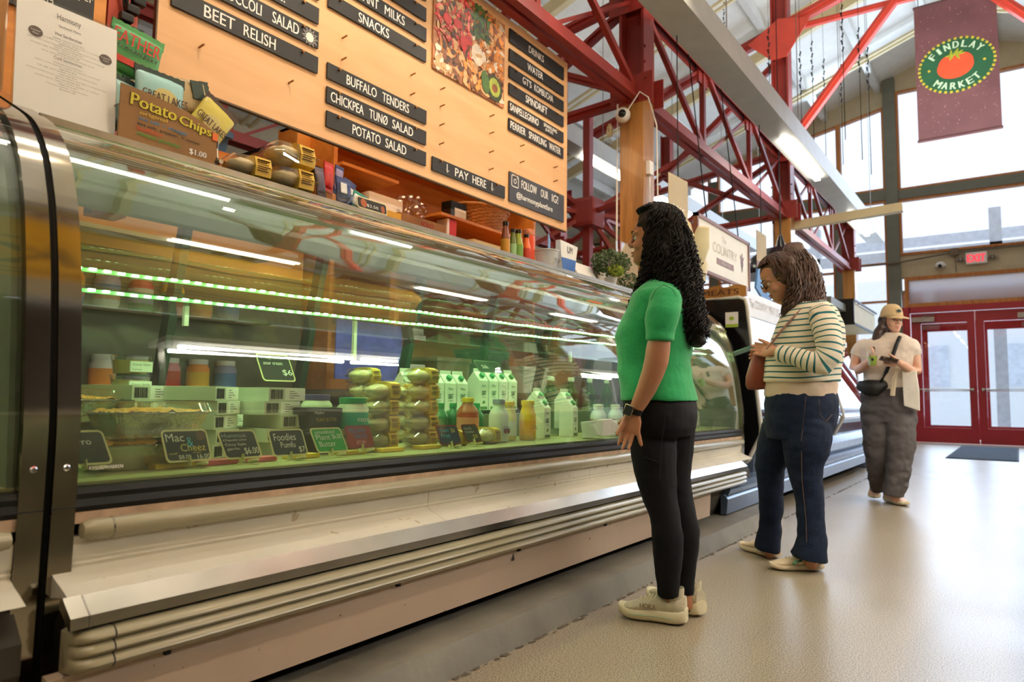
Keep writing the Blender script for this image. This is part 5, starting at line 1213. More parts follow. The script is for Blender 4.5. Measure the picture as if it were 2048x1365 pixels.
# interior seen through the rear doors
t = thing('back_shelving', 'white shelving with bright jars seen through the rear doors of the case', 'shelving')
for z in (.5, .86, 1.25, 1.6): bb('shelf', mCream, -3.62, -3.32, .3, 2.3, z, z+.02)
for y in (.3, 1.3, 2.28): bb('upright', mCream, -3.62, -3.58, y, y+.02, 0, 1.62)
bc = [(200,60,40), (230,190,50), (80,130,190), (230,226,214), (60,140,80), (220,130,150), (240,150,50), (150,150,190)]
for i in range(34):
    c = bc[i % 8]; z = (.52, .88, 1.27)[i//12]; k = i % 12
    o = jar('%s jar on the %s white shelf, %s along' % (('red', 'yellow', 'blue', 'white', 'green', 'pink', 'orange', 'lilac')[i % 8], ('lower', 'middle', 'upper')[i//12], ('first', 'second', 'third', 'fourth', 'fifth', 'sixth', 'seventh', 'eighth', 'ninth', 'tenth', 'eleventh', 'twelfth')[k]), mat('shelf_jar_%d' % (i % 8), C(*c), .4), mWhite, mat('shelf_lab_%d' % ((i+3) % 8), C(*bc[(i+3) % 8]), .5), .055, .16, 'shelf_jar', 'jar', 'jars on the white shelving behind the case')
    place(o, -3.42, .42+k*.155, z)
t = thing('blue_poster', 'violet blue printed poster seen through the case', 'poster', (-2.78, 2.55, .95)); t.rotation_euler = (0, 0, -.2); bb('print', mat('violet_print', C(96,104,206), .5, var=.35, scale=14), 0, .01, -.2, .2, 0, .26); bb('stand', mSteelD, -.03, 0, -.02, .02, -1.02, 0)
t = thing('prep_table', 'steel prep table behind the deli case', 'table'); bb('top', mSteel, -3.3, -2.85, 2.5, 5.2, .86, .9); 
for y in (2.55, 5.1):
    for x in (-3.27, -2.9): bb('leg', mSteelD, x-.02, x+.02, y-.02, y+.02, 0, .86)
for k, (y, h, c) in enumerate(((3.0, .16, (206,200,190)), (3.45, .22, (120,90,60)), (3.9, .3, (60,60,64)), (4.4, .2, (220,216,200)), (4.8, .26, (150,110,70)))):
    t = thing('storage_crate', '%s crate on the steel prep table seen through the glass' % ('pale', 'brown', 'dark', 'cream', 'tan')[k], 'crate', (-3.08, y, .9)); b = NB(); box(b, -.12, .12, -.16, .16, 0, h); box(b, -.13, .13, -.17, .17, h-.03, h); obj('crate', b, mat('crate_%d' % k, C(*c), .6), t, bev=.006)
# ------------------------------------------------------------ second stall down the aisle
mBlue = mat('blue_grey_enamel', C(96,112,136), .22, .35, var=.1, scale=3)
t = thing('meat_case', 'long blue grey meat case with slanted glass beyond the deli case', 'display case', (0, 0, 0))
def prt2(n, prof, m, a, c, smooth=False, par=None):
    b = NB(); extr(b, prof, a, c); return obj(n, b, m, par or t, smooth=smooth)
prt2('body', [(-1.72,.09),(-1.68,.30),(-1.66,.62),(-1.60,.74),(-1.60,.80),(-2.6,.80),(-2.6,.09)], mBlue, 5.5, 10.2)
prt2('lower_bumper', [(-1.70,.23),(-1.62,.22),(-1.60,.26),(-1.61,.30),(-1.70,.32)], mBlue, 4.75, 10.15)
prt2('kick_plate', [(-1.66,.095),(-1.62,.10),(-1.61,.20),(-1.64,.23),(-1.66,.23)], mBlue, 4.72, 10.1)
prt2('skirt', [(-1.68,.32),(-1.64,.34),(-1.625,.42),(-1.64,.50),(-1.68,.52)], mat('pale_blue_enamel', C(150,166,190), .2, .3, var=.06), 5.52, 10.15)
prt2('steel_rail', [(-1.62,.66),(-1.57,.67),(-1.555,.70),(-1.57,.73),(-1.62,.74)], mChrome, 5.52, 10.2)
prt2('red_stripe', [(-1.60,.745),(-1.585,.75),(-1.585,.775),(-1.60,.78)], mat('maroon_stripe', C(90,34,50), .3), 5.52, 10.2)
for k in range(3): prt2('slanted_pane', [(-1.62,.80),(-1.612,.80),(-1.852,1.60),(-1.86,1.60)], glassmat('meat_glass', (.9,.95,1,1), .16, 1.0), 5.54+k*1.55, 5.54+k*1.55+1.53)
prt2('top_canopy', [(-1.84,1.59),(-1.84,1.66),(-2.6,1.66),(-2.6,1.60)], mWhite, 5.52, 10.2)
prt2('inner_deck', [(-1.64,.82),(-2.55,.82),(-2.55,.86),(-1.66,.84)], mPaper, 5.54, 10.15)
prt2('inner_back', [(-2.55,.82),(-2.55,1.6),(-2.58,1.6),(-2.58,.82)], mPaper, 5.54, 10.15)
b = NB(); poly = [(-2.65,.10),(-2.65,1.675),(-1.74,1.675),(-1.70,1.655),(-1.595,.62),(-1.70,.40),(-1.95,.20)]
poly_y(b, poly, 5.46, 5.49); sp = obj('side_panel', b, mBlackG, t)
b = NB(); tube(b, [(x, 5.465, z) for x, z in [(-2.6,1.675),(-1.75,1.675),(-1.705,1.655),(-1.69,1.60),(-1.60,.66),(-1.605,.60),(-1.70,.41),(-1.80,.32)]], .016, 10); obj('silver_trim', b, mat('pale_silver_trim', C(214,212,204), .3, .3), t)
b = NB(); box(b, -1.86, -1.76, 5.452, 5.458, 1.44, 1.56); s2 = obj('sticker', b, mPaper, t); b = NB(); box(b, -1.86, -1.76, 5.449, 5.452, 1.44, 1.465); disc(b, (-1.81, 5.4505, 1.51), (1, 0, 0), (0, 0, 1), .02, .016, .001); obj('printed_mark', b, mat('lime_print', C(160,190,60), .6), s2)
area('meat_case_light', (-1.95, 7.8, 1.58), .06, 4.4, 22, (.82, .91, 1), (0, 0, -1))
for k in range(9):
    o = thing('meat_tray', 'white tray of red cuts in the meat case, %s from the near end' % ('first','second','third','fourth','fifth','sixth','seventh','eighth','ninth')[k], 'food tray', (-2.0, 5.85+k*.48, .862), 0, 'trays in the meat case')
    b = NB(); box(b, -.18, .18, -.18, .18, 0, .03); obj('tray', b, mWhite, o, bev=.006)
    b = NB()
    for q in range(5): bmesh.ops.create_icosphere(b, subdivisions=1, radius=.05, matrix=Matrix.Translation((-.12+.06*q, .05*(-1)**q, .045)) @ Matrix.Diagonal((1, 1.6, .5, 1)))
    obj('cuts', b, mat('red_meat', C(150,50,46), .4, var=.3, scale=20), o, smooth=True)['kind'] = 'stuff'
t = thing('meat_case_end', 'white and clear curved end frame halfway along the meat case', 'case end', (0, 8.3, 0))
b = NB(); tube(b, [(x, 0, z) for x, z in [(-1.86,1.72),(-1.84,1.64),(-1.72,1.30),(-1.56,.78),(-1.545,.70),(-1.60,.60),(-1.66,.48),(-1.72,.42)]], .016, 10); obj('end_tube', b, MATS['pale_silver_trim'], t)
t = thing('far_counter', 'pale counter with glass top closing the stall row near the end wall', 'counter', (0, 0, 0))
b = NB(); box(b, -2.9, -1.66, 10.3, 13.6, .0, .95); obj('counter_body', b, mBlue, t, bev=.02); b = NB(); box(b, -2.95, -1.62, 10.28, 13.65, .95, .99); obj('counter_top', b, mWhite, t)
b = NB(); box(b, -1.72, -1.70, 10.3, 13.6, .99, 1.5); obj('sneeze_glass', b, MATS['meat_glass'], t)
t = thing('hood_box', 'cream boxed soffit with dark edge over the far stall', 'soffit', (0, 0, 0))
b = NB(); box(b, -2.9, -2.02, 11.7, 13.8, 2.08, 2.42); obj('cream_box', b, mCream, t); b = NB(); box(b, -2.93, -1.99, 11.66, 11.70, 2.05, 2.45); box(b, -2.0, -1.98, 11.66, 13.8, 2.42, 2.45); box(b, -2.0, -1.98, 11.66, 13.8, 2.05, 2.08); obj('dark_edge', b, mBlack, t)
b = NB(); box(b, -4.0, -2.1, 10.6, 11.65, 2.25, 2.36); obj('shelf_board', b, mGreyP, t); 
b = NB(); box(b, -2.99, -2.95, 13.0, 13.05, 0, 2.1); box(b, -3.9, -3.85, 10.7, 10.75, 0, 2.25); obj('post', b, mGreyP, t)
def rooster(label, loc, s=1, rz=0):
    t = thing('rooster_figure', label, 'figurine', loc, rz); t.scale = (s, s, s)
    b = NB(); limb_(b, [((0,0,.02),.03,.03),((.0,0,.05),.07,.06),((.0,0,.13),.09,.07),((.03,0,.22),.065,.05),((.05,0,.30),.04,.034),((.06,0,.345),.036,.03),((.06,0,.37),.015,.012)]); obj('body', b, mCream, t, smooth=True)
    b = NB(); limb_(b, [((-.05,0,.12),.04,.02),((-.10,0,.2),.05,.012),((-.14,0,.28),.03,.008)]); obj('tail', b, mCream, t, smooth=True)
    b = NB()
    for k in range(4): bmesh.ops.create_icosphere(b, subdivisions=1, radius=.018, matrix=Matrix.Translation((.03+.02*k, 0, .385+.008*math.sin(k))) @ Matrix.Diagonal((1, .4, 1.2, 1)))
    lathe(b, [(.012, 0), (.001, .035)], n=6, M=Matrix.Translation((.092, 0, .35)) @ Matrix.Rotation(PI/2, 4, 'Y')); obj('comb_and_beak', b, mCream, t)
    return t
def limb_(b, pts, u=None, n=16, fe=False):
    """tube with rounded ends through (point, ru, rv)"""
    P = [Vector(p[0]) for p in pts]; R = []
    N = len(P)
    for i in range(N):
        d = (P[min(i+1, N-1)]-P[max(i-1, 0)]).normalized()
        uu = Vector(u) if u is not None else (Vector((0, 1, 0)) if abs(d.y) < .9 else Vector((1, 0, 0)))
        uu = (uu-d*uu.dot(d)).normalized(); v = d.cross(uu)
        if i == 0:
            for f in (.95, .75, .4): R.append(circ(P[i]-d*f*min(pts[i][1], pts[i][2]), uu, v, pts[i][1]*math.sqrt(1-f*f), pts[i][2]*math.sqrt(1-f*f), n))
        R.append(circ(P[i], uu, v, pts[i][1], pts[i][2], n))
        if i == N-1:
            for f in ((.9, .95) if fe else (.4, .75, .95)): R.append(circ(P[i]+d*f*min(pts[i][1], pts[i][2])*(.08 if fe else 1), uu, v, pts[i][1]*math.sqrt(1-f*f), pts[i][2]*math.sqrt(1-f*f), n))
    return rings(b, R)
rooster('tall cream rooster figure behind the curly haired woman', (-2.02, 5.12, 1.68), 1.65, 2.4)
rooster('small cream rooster figure on the meat case top near the cap wearing woman', (-2.1, 9.9, 1.665), 1.05, 2.4)
t = thing('table_flag', 'small striped flag on the meat case top', 'flag', (-2.0, 10.1, 1.665))
b = NB(); tube(b, [(0, 0, 0), (0, 0, .4)], .005, 6); obj('stick', b, mWoodT, t)
for k in range(6): b = NB(); rings(b, [[(0, 0, .36-k*.04), (0, .15, .30-k*.04), (0, .15, .265-k*.04), (0, 0, .325-k*.04)], [(.004, 0, .36-k*.04), (.004, .15, .30-k*.04), (.004, .15, .265-k*.04), (.004, 0, .325-k*.04)]]); obj('stripe', b, (mat('flag_red', C(150,50,50), .7), mPaper)[k % 2], t)
# hanging framed sign
mFr = mat('brown_sign_frame', C(120,72,52), .5, var=.1)
t = thing('framed_sign', 'white hanging sign in a brown frame with two small rooster emblems', 'sign', (0, 0, 0))
b = NB(); box(b, -2.03, -2.01, 5.27, 6.55, 1.90, 2.33); obj('sign_face', b, mat('cream_sign', C(232,226,208), .5, var=.02), t)
b = NB(); 
for a in ((5.245, 6.575, 1.89, 1.915), (5.245, 6.575, 2.32, 2.35), (5.245, 5.275, 1.89, 2.35), (6.545, 6.575, 1.89, 2.35)): box(b, -2.04, -2.0, *a)
obj('frame', b, mFr, t)
b = NB(); tube(b, [(-2.02, 5.5, 2.35), (-2.2, 5.5, 4.2)], .006, 5); tube(b, [(-2.02, 6.3, 2.35), (-2.2, 6.3, 4.2)], .006, 5); obj('hanger', b, mBlack, t)
mSg = mat('faded_grey_print', C(196,188,170), .6); mMv = mat('mauve_print', C(140,112,116), .6)
lettering(t, [('The', (-2.009, 5.82, 2.215), (0, 1, 0), (0, 0, 1), .12, dict(h=.05)), ('COUNTRY', (-2.009, 5.60, 2.10), (0, 1, 0), (0, 0, 1), .62, dict(h=.085))], mSg)
b = NB(); box(b, -2.009, -2.006, 5.70, 6.12, 2.01, 2.06); obj('ribbon', b, mMv, t); lettering(t, [('MEATS', (-2.0055, 5.80, 2.022), (0, 1, 0), (0, 0, 1), .22, dict(h=.026))], mSg)
for y in (5.44, 6.36):
    b = NB(); c = (-2.009, y, 2.12); disc(b, c, (0, 1, 0), (0, 0, 1), .035, .045, .001)
    for a in (.7, 1.5, 2.4): disc(b, (c[0], c[1]+.04*math.cos(a), c[2]+.065*math.sin(a)), (0, 1, 0), (0, 0, 1), .03, .012, .002, a)
    disc(b, (c[0], c[1], c[2]-.05), (0, 1, 0), (0, 0, 1), .015, .035, .001); obj('rooster_emblem', b, mMv, t)
t = thing('year_banner', 'narrow beige hanging banner numbered 2015', 'banner', (0, 0, 0))
b = NB(); rings(b, [[(-1.995, y, 2.02), (-1.99, y, 2.02), (-1.99, y, 2.51+(.02 if i else 0)), (-1.995, y, 2.51+(.02 if i else 0))] for i, y in enumerate((4.66, 5.02))]); obj('cloth', b, mat('beige_banner', C(190,176,146), .8, var=.06), t)
lettering(t, [('2015', (-1.99, 4.73, 2.22), (0, 1, 0), (0, 0, 1), .22, dict(h=.075, bold=.006))], mChalkW); b = NB(); tube(b, [(-1.993, 4.84, 2.52), (-1.993, 4.84, 4.0)], .005, 5); obj('hanger', b, mBlack, t)
t = thing('year_banner', 'second narrow beige banner just left of the glasses wearing woman', 'banner', (0, 0, 0))
b = NB(); box(b, -2.0, -1.995, 6.78, 7.10, 2.08, 2.52); obj('cloth', b, MATS['beige_banner'], t); b = NB(); box(b, -1.995, -1.993, 6.78, 7.10, 2.08, 2.22); obj('lower_band', b, mMv, t); b = NB(); tube(b, [(-1.998, 6.94, 2.52), (-1.998, 6.94, 4.1)], .005, 5); obj('hanger', b, mBlack, t)
t = thing('blue_card', 'tilted light blue card sign near the glasses wearing woman', 'card', (-2.0, 6.95, 1.96)); t.rotation_euler = (-.35, 0, 0)
b = NB(); box(b, 0, .02, -.24, .24, -.11, .11); obj('card', b, mat('light_blue_card2', C(90,140,196), .6), t); b = NB(); tube(b, [(0, 0, .1), (-.02, .1, .5)], .006, 5); obj('stick', b, mBlack, t)
t = thing('round_awning', 'black domed lamp shade hanging above the glasses wearing woman', 'lamp shade', (-2.25, 8.6, 2.36))
b = NB(); lathe(b, [(.46, 0), (.45, .06), (.38, .2), (.24, .31), (.06, .36), (.02, .5)], n=28); obj('shade', b, mBlackG, t, smooth=.8); b = NB(); tube(b, [(0, 0, .45), (0, 0, 5.85)], .008, 6); obj('cord', b, mBlack, t)
t = thing('meats_sign', 'rough edged wooden sign lettered MEATS on top of the black panel', 'sign', (0, 0, 0))
b = NB(); pts = [(-2.15+.045*i, 1.69+(.015*math.sin(i*2.1) if i else 0)) for i in range(11)]; tp = [(-2.15+.045*i, 1.775+.012*math.sin(i*1.7)) for i in range(11)]
poly_y(b, [(x, z-.012) for x, z in pts]+tp[::-1], 5.48, 5.51); obj('slab', b, mPost, t)
lettering(t, [('MEATS', (-2.06, 5.478, 1.705), (1, 0, 0), (0, 0, 1), .30, dict(h=.045, bold=.006))], mat('burnt_print', C(90,50,24), .6))
t = thing('country_sign', 'white sign with faint grey lettering on the meat case canopy', 'sign', (0, 0, 0))
b = NB(); box(b, -1.98, -1.96, 5.9, 7.6, 1.665, 1.86); obj('sign_face', b, mWhite, t); lettering(t, [('The COUNTRY MEAT CO.', (-1.959, 6.4, 1.72), (0, 1, 0), (0, 0, 1), 1.0, dict(h=.08))], mSg)
# beige boxed duct at the second post
t = thing('beam_box', 'cream boxed beam crossing beyond the second column', 'beam', (0, 0, 0)); b = NB(); bar(b, (-2.45, 9.95, 3.28), (-1.1, 9.95, 3.34), .12, .11); obj('beam', b, mCream, t)
# white dome camera and wiring on the timber post
t = thing('ball_camera', 'round white security camera on the timber post', 'camera', (-2.52, 4.985, 3.17))
b = NB(); bmesh.ops.create_uvsphere(b, u_segments=20, v_segments=14, radius=.062); obj('shell', b, mWhite, t, smooth=True)
b = NB(); bmesh.ops.create_uvsphere(b, u_segments=16, v_segments=10, radius=.036, matrix=Matrix.Translation((.012, -.036, -.004))); obj('lens', b, mBlackG, t, smooth=True)
b = NB(); tube(b, [(.04, .0, .03), (.10, .0, .10), (.14, .02, .17), (.2, .05, .12), (.24, .12, -.1), (.24, .14, -.9)], .006, 6); obj('cable', b, mWhite, t)
t = thing('junction_box', 'small white junction box on the right side of the timber post', 'box', (-2.36, 5.14, 2.74)); b = NB(); cbox(b, (0, 0, 0), (.04, .07, .11)); obj('box', b, mWhite, t, bev=.005); b = NB(); tube(b, [(0, 0, -.05), (0, .0, -1.1)], .008, 6); obj('cable', b, mWhite, t)
t = thing('power_cable', 'white cable running down the left edge of the timber post', 'cable'); b = NB(); tube(b, [(-2.595, 5.04, 3.3), (-2.60, 5.035, 2.6), (-2.605, 5.04, 2.1), (-2.55, 5.03, 1.8), (-2.60, 5.04, 1.6)], .008, 6); obj('cord', b, mWhite, t)
t = thing('post_notice', 'pale paper notice taped on the timber post', 'paper', (0, 0, 0)); b = NB(); box(b, -2.57, -2.42, 5.045, 5.05, 1.78, 2.12); obj('sheet', b, mat('beige_paper', C(206,196,176), .7), t)
t = thing('wire_bundle', 'tangle of pale wire hooked under the red tie left of the timber post', 'cable', (-2.7, 5.08, 3.12))
b = NB(); 
for k in range(5): tube(b, [(.02*math.sin(i*1.3+k), .01*k, .05*math.cos(i*1.1+k*2)) for i in range(8)], .006, 5)
obj('wires', b, mCream, t)
# far left background behind the board: cluttered stall of the back row
t = thing('back_row_stall', 'dark stall of the back row seen between the signs', 'stall', (0, 0, 0))
b = NB(); box(b, -8.5, -5.2, 5.5, 15.5, 0, 1.2); obj('counter', b, mGreyP, t)
b = NB(); box(b, -8.5, -6.6, -3, 15.5, 1.2, 2.9); obj('rear_shelving', b, mat('dim_brown', C(88,70,60), .8, var=.4, scale=4), t)
for k in range(9): b = NB(); box(b, -6.6, -6.2, 5.6+k*1.1, 6.3+k*1.1, 1.2, 1.6+.25*(k % 3)); obj('stock_box', b, mat('stock_%d' % (k % 4), C(*((160,60,50), (190,180,160), (70,90,130), (120,100,70))[k % 4]), .7), t)

# ------------------------------------------------------------ the far side of the aisle, behind and beside the camera
t = thing('opposite_counter', 'steel fronted counter of the stall across the aisle', 'counter', (0, 0, 0))
b = NB(); box(b, .50, .98, -3.5, 13.5, .0, 1.18); obj('counter_body', b, mSteelD, t)
b = NB(); box(b, .46, 1.0, -3.5, 13.5, 1.18, 1.22); obj('counter_top', b, mWhite, t)
b = NB(); box(b, 2.9, 3.0, -3.5, 13.5, 0, 2.9); obj('rear_wall', b, mat('dark_rear_wall', C(70,62,54), .7), t)
t = thing('yellow_signboard', 'yellow signboard over the stall across the aisle', 'sign', (0, 0, 0))
b = NB(); box(b, .88, .92, -3, 5.4, 2.42, 3.6); obj('board', b, mat('yellow_sign', C(236,186,36), .5, var=.06), t)
mSgD = mat('olive_lettering', C(92,74,30), .6)
lettering(t, [("Q'", (.88, .9, 2.75), (0, -1, 0), (0, 0, 1), .5, dict(h=.42, bold=.03)), ('KI', (.88, 1.9, 2.7), (0, -1, 0), (0, 0, 1), .6, dict(h=.42, bold=.03))], mSgD)
for z in (2.5, 2.58, 3.22):
    b = NB(); tube(b, [(.878, y*.2, z+.02*math.sin(y*1.1)) for y in range(-14, 27)], .010, 4); obj('painted_wave', b, mSgD, t)
t = thing('ribbed_valance', 'pale ribbed valance under the yellow signboard', 'valance', (0, 0, 0))
b = NB(); rings(b, [[(.86+.015*(k % 2), -3+k*.035, 2.14), (.86+.015*(k % 2), -3+k*.035, 2.42), (.89, -3+k*.035, 2.42), (.89, -3+k*.035, 2.14)] for k in range(241)]); obj('cloth', b, mat('ribbed_cloth', C(186,180,160), .8), t)
t = thing('counter_strip_light', 'row of tubes under the valance across the aisle', 'light')
for k in range(4):
    for x in (.80, .68): b = NB(); tube(b, [(x, 2.3+1.5*k, 1.74), (x, 3.70+1.5*k, 1.74)], .015, 8); obj('tube', b, mat('reflected_tube', (1, .95, .88, 1), .5, var=0, emit=75), t)
b = NB(); box(b, .62, .86, 2.2, 8.4, 1.77, 1.81); obj('housing', b, mWhite, t)
for y in (2.25, 5.2, 8.3): b = NB(); box(b, .84, .86, y, y+.04, 1.22, 1.77); obj('upright', b, mSteelD, t)
# ------------------------------------------------------------ people
def remesh(name, bm, m, parent, voxel=.005, sm=4, disp=0, dscale=9, mats=None, seed=0):
    bmesh.ops.recalc_face_normals(bm, faces=bm.faces)
    me = bpy.data.meshes.new('tmp'); bm.to_mesh(me); bm.free()
    # the modifiers are worked out in a scratch scene so that the big scene is not re-evaluated each time
    ts = bpy.data.scenes.new('scratch'); o = bpy.data.objects.new('tmp', me); ts.collection.objects.link(o)
    r = o.modifiers.new('r', 'REMESH'); r.mode = 'VOXEL'; r.voxel_size = voxel; r.use_smooth_shade = True
    s = o.modifiers.new('s', 'SMOOTH'); s.iterations = sm; s.factor = .5
    with bpy.context.temp_override(scene=ts, view_layer=ts.view_layers[0]):
        dg = bpy.context.evaluated_depsgraph_get()
        me2 = bpy.data.meshes.new_from_object(o.evaluated_get(dg)); me2.name = name
    bpy.data.objects.remove(o); bpy.data.meshes.remove(me); bpy.data.scenes.remove(ts)
    if disp:
        n = len(me2.vertices); co = [0.0]*(3*n); nr = [0.0]*(3*n)
        me2.vertices.foreach_get('co', co); me2.vertices.foreach_get('normal', nr)
        for i in range(0, 3*n, 3):
            x, y, z = co[i:i+3]
            k = disp*(noise.noise(Vector((x*dscale+seed, y*dscale, z*dscale*1.6)))+.5*noise.noise(Vector((x*dscale*2.3, y*dscale*2.3+seed, z*dscale*3))))
            co[i] += nr[i]*k; co[i+1] += nr[i+1]*k; co[i+2] += nr[i+2]*k
        me2.vertices.foreach_set('co', co)
    me2.polygons.foreach_set('use_smooth', [True]*len(me2.polygons))
    return link(name, me2, m, parent, mats)
def pp(px, py, y, hw=0):
    p = at(px, py, 'y', y); return p, hw*((p-CAM).dot(FW))/F
def ringrow(rows, y, udir, vdir, off=Vector((0, 0, 0)), e=.92, n=32):
    """rows of (py, left px, right px, lateral radius): ellipse rings, silhouette along udir"""
    R = []; u = Vector(udir).normalized(); v = Vector(vdir).normalized()
    for r in rows:
        py, a, c, lat = r[:4]; yy = r[4] if len(r) > 4 else y
        p, h = pp((a+c)/2, py, yy, (c-a)/2); R.append(circ(p+off, u, v, h, lat, n, e))
    return R
def chain(b, rows, y, u=(0, 1, 0), k=1.0, flat=1.0, fe=False):
    """limb through (px, py, half-width px[, y plane])"""
    pts = []
    for r in rows:
        p, h = pp(r[0], r[1], r[3] if len(r) > 3 else y, r[2]); pts.append((p, h*flat*k, h*k))
    limb_(b, pts, u, 20, fe); return pts

def head_mesh(b, s=1.0, M=None, lips=True):
    """head in local frame: x forward, y left, z up, chin at z=0"""
    sl = [(-.002,.014,.074,.040),(.010,.032,.084,.010),(.028,.046,.086,-.022),(.045,.054,.085,-.045),(.062,.060,.083,-.062),(.085,.067,.081,-.078),(.110,.071,.079,-.090),(.135,.074,.086,-.097),(.160,.075,.086,-.098),(.185,.070,.076,-.092),(.205,.055,.055,-.075),(.219,.030,.025,-.045)]
    R = []
    for z, w_, f, bk in sl:
        cx = (f+bk)/2; hx = (f-bk)/2; r = []
        for i in range(28):
            a = 2*PI*i/28; cs, sn = math.cos(a), math.sin(a)
            e = .85; x = cx+math.copysign(abs(cs)**e, cs)*hx; yv = math.copysign(abs(sn)**.95, sn)*w_
            r.append(Vector((x, yv, z)))
        R.append(r)
    def T(p): p = Vector(p)*s; return M @ p if M is not None else p
    rings(b, [[T(p) for p in r] for r in R])
    def lb(pts, u=(0, 1, 0)):
        uu = (M.to_3x3() @ Vector(u)) if M is not None else Vector(u); limb_(b, [(T(p), a*s, c*s) for p, a, c in pts], uu, 12)
    lb([((.080,0,.128),.010,.008),((.094,0,.108),.010,.009),((.106,0,.090),.013,.010),((.099,0,.080),.011,.006)])
    for sg in (-1, 1):
        lb([((.092,sg*.012,.084),.008,.008),((.084,sg*.018,.086),.008,.007)])
        lb([((.084,sg*.012,.131),.008,.007),((.080,sg*.034,.135),.008,.007),((.066,sg*.052,.131),.009,.008)])
        lb([((.058,sg*.036,.078),.026,.024),((.052,sg*.040,.095),.020,.02)])
        lb([((-.004,sg*.072,.085),.006,.013),((-.008,sg*.077,.105),.006,.019),((-.012,sg*.079,.122),.006,.018)], (0, 1, 0))
        lb([((.076,sg*.019,.050),.0065,.005),((.086,0,.053),.008,.006)] )
        lb([((.076,sg*.017,.041),.0065,.006),((.085,0,.040),.008,.007)])
    lb([((.066,0,.012),.022,.016),((.076,0,.018),.016,.013)])
    return T
def face_parts(par, s, M, iris=(60,36,20), brow=(40,26,20), lid=(150,100,76), lipc=(150,84,74), closed=False):
    mEye = mat('eye_white', C(232,228,222), .2, var=0); mIr = mat('iris_%d' % iris[0], C(*iris), .15, var=0)
    def T(p): return M @ (Vector(p)*s)
    for sg in (-1, 1):
        b = NB(); bmesh.ops.create_uvsphere(b, u_segments=14, v_segments=10, radius=.0118*s, matrix=Matrix.Translation(T((.0705, sg*.031, .112)))); e = obj('eye', b, mEye, par, smooth=True)
        b = NB(); bmesh.ops.create_uvsphere(b, u_segments=10, v_segments=8, radius=.0058*s, matrix=Matrix.Translation(T((.0785, sg*.031, .110)))); obj('iris', b, mIr, e, smooth=True)
        b = NB(); tube(b, [T((.078, sg*.019, .116)), T((.0835, sg*.031, .1195 if not closed else .113)), T((.076, sg*.043, .115))], [.002*s, .0032*s, .002*s], 6); obj('eyelid', b, mat('lash_dark', C(36,24,20), .6), par, smooth=True)
        b = NB(); tube(b, [T((.092, sg*.012, .137)), T((.090, sg*.028, .1425)), T((.074, sg*.050, .138))], [.003*s, .0034*s, .0015*s], 6); obj('eyebrow', b, mat('brow_%d' % brow[0], C(*brow), .8), par, smooth=True)
    b = NB(); limb_(b, [(T((.081, .020, .0495)), .003*s, .003*s), (T((.0925, .006, .0535)), .0055*s, .004*s), (T((.0925, -.006, .0535)), .0055*s, .004*s), (T((.081, -.020, .0495)), .003*s, .003*s)], M.to_3x3() @ Vector((1, 0, 0)), 8)
    limb_(b, [(T((.081, .016, .0425)), .003*s, .003*s), (T((.0915, 0, .040)), .006*s, .005*s), (T((.081, -.016, .0425)), .003*s, .003*s)], M.to_3x3() @ Vector((1, 0, 0)), 8)
    obj('lips', b, mat('lip_%d' % lipc[0], C(*lipc), .45), par, smooth=True)
def hand(b, W, D, A, s=1.0, curl=(.25, .3, .35, .4), spread=(.10, .03, -.04, -.13), thumb=.6, tcurl=.3):
    """W wrist, D along the hand, A towards the thumb side; palm faces A x D"""
    D = Vector(D).normalized(); A = Vector(A); A = (A-D*A.dot(D)).normalized(); P = A.cross(D).normalized()  # palm normal
    W = Vector(W)
    limb_(b, [(W-D*.02*s, .023*s, .017*s), (W+D*.012*s, .025*s, .017*s), (W+D*.04*s, .036*s, .016*s), (W+D*.078*s, .039*s, .0135*s)], A)
    tips = []
    for i, (o, L) in enumerate(((.029, .072), (.010, .080), (-.009, .075), (-.027, .058))):
        base = W+D*(.072+(.006 if i in (1, 2) else 0))*s+A*o*s; d = (D+A*spread[i]).normalized(); pts = [(base, .0098*s, .0092*s)]; p = base; c = curl[i]
        for k, f in enumerate((.45, .32, .23)):
            d = (d*math.cos(c)+P*math.sin(c)).normalized(); p = p+d*L*f*s; r = (.0090, .0082, .0066)[k]*s; pts.append((p, r, r))
        limb_(b, pts, A, 10); tips.append(p)
    d = (D*.62+A*thumb+P*.25).normalized(); p = W+D*.020*s+A*.024*s; pts = [(p, .014*s, .013*s)]
    for k, f in enumerate((.038, .030, .024)):
        p = p+d*f*s; d = (d+(D*.5+P*.4)*tcurl).normalized(); r = (.0120, .0104, .0084)[k]*s; pts.append((p, r, r))
    limb_(b, pts, P, 10); return tips, p
def basis(fwd, pitch=0, roll=0, pos=(0, 0, 0)):
    f = Vector(fwd).normalized(); l = Vector((0, 0, 1)).cross(f).normalized()
    M = Matrix((f, l, Vector((0, 0, 1)))).transposed().to_4x4()
    M = Matrix.Translation(pos) @ M @ Matrix.Rotation(pitch, 4, 'Y') @ Matrix.Rotation(roll, 4, 'X'); return M
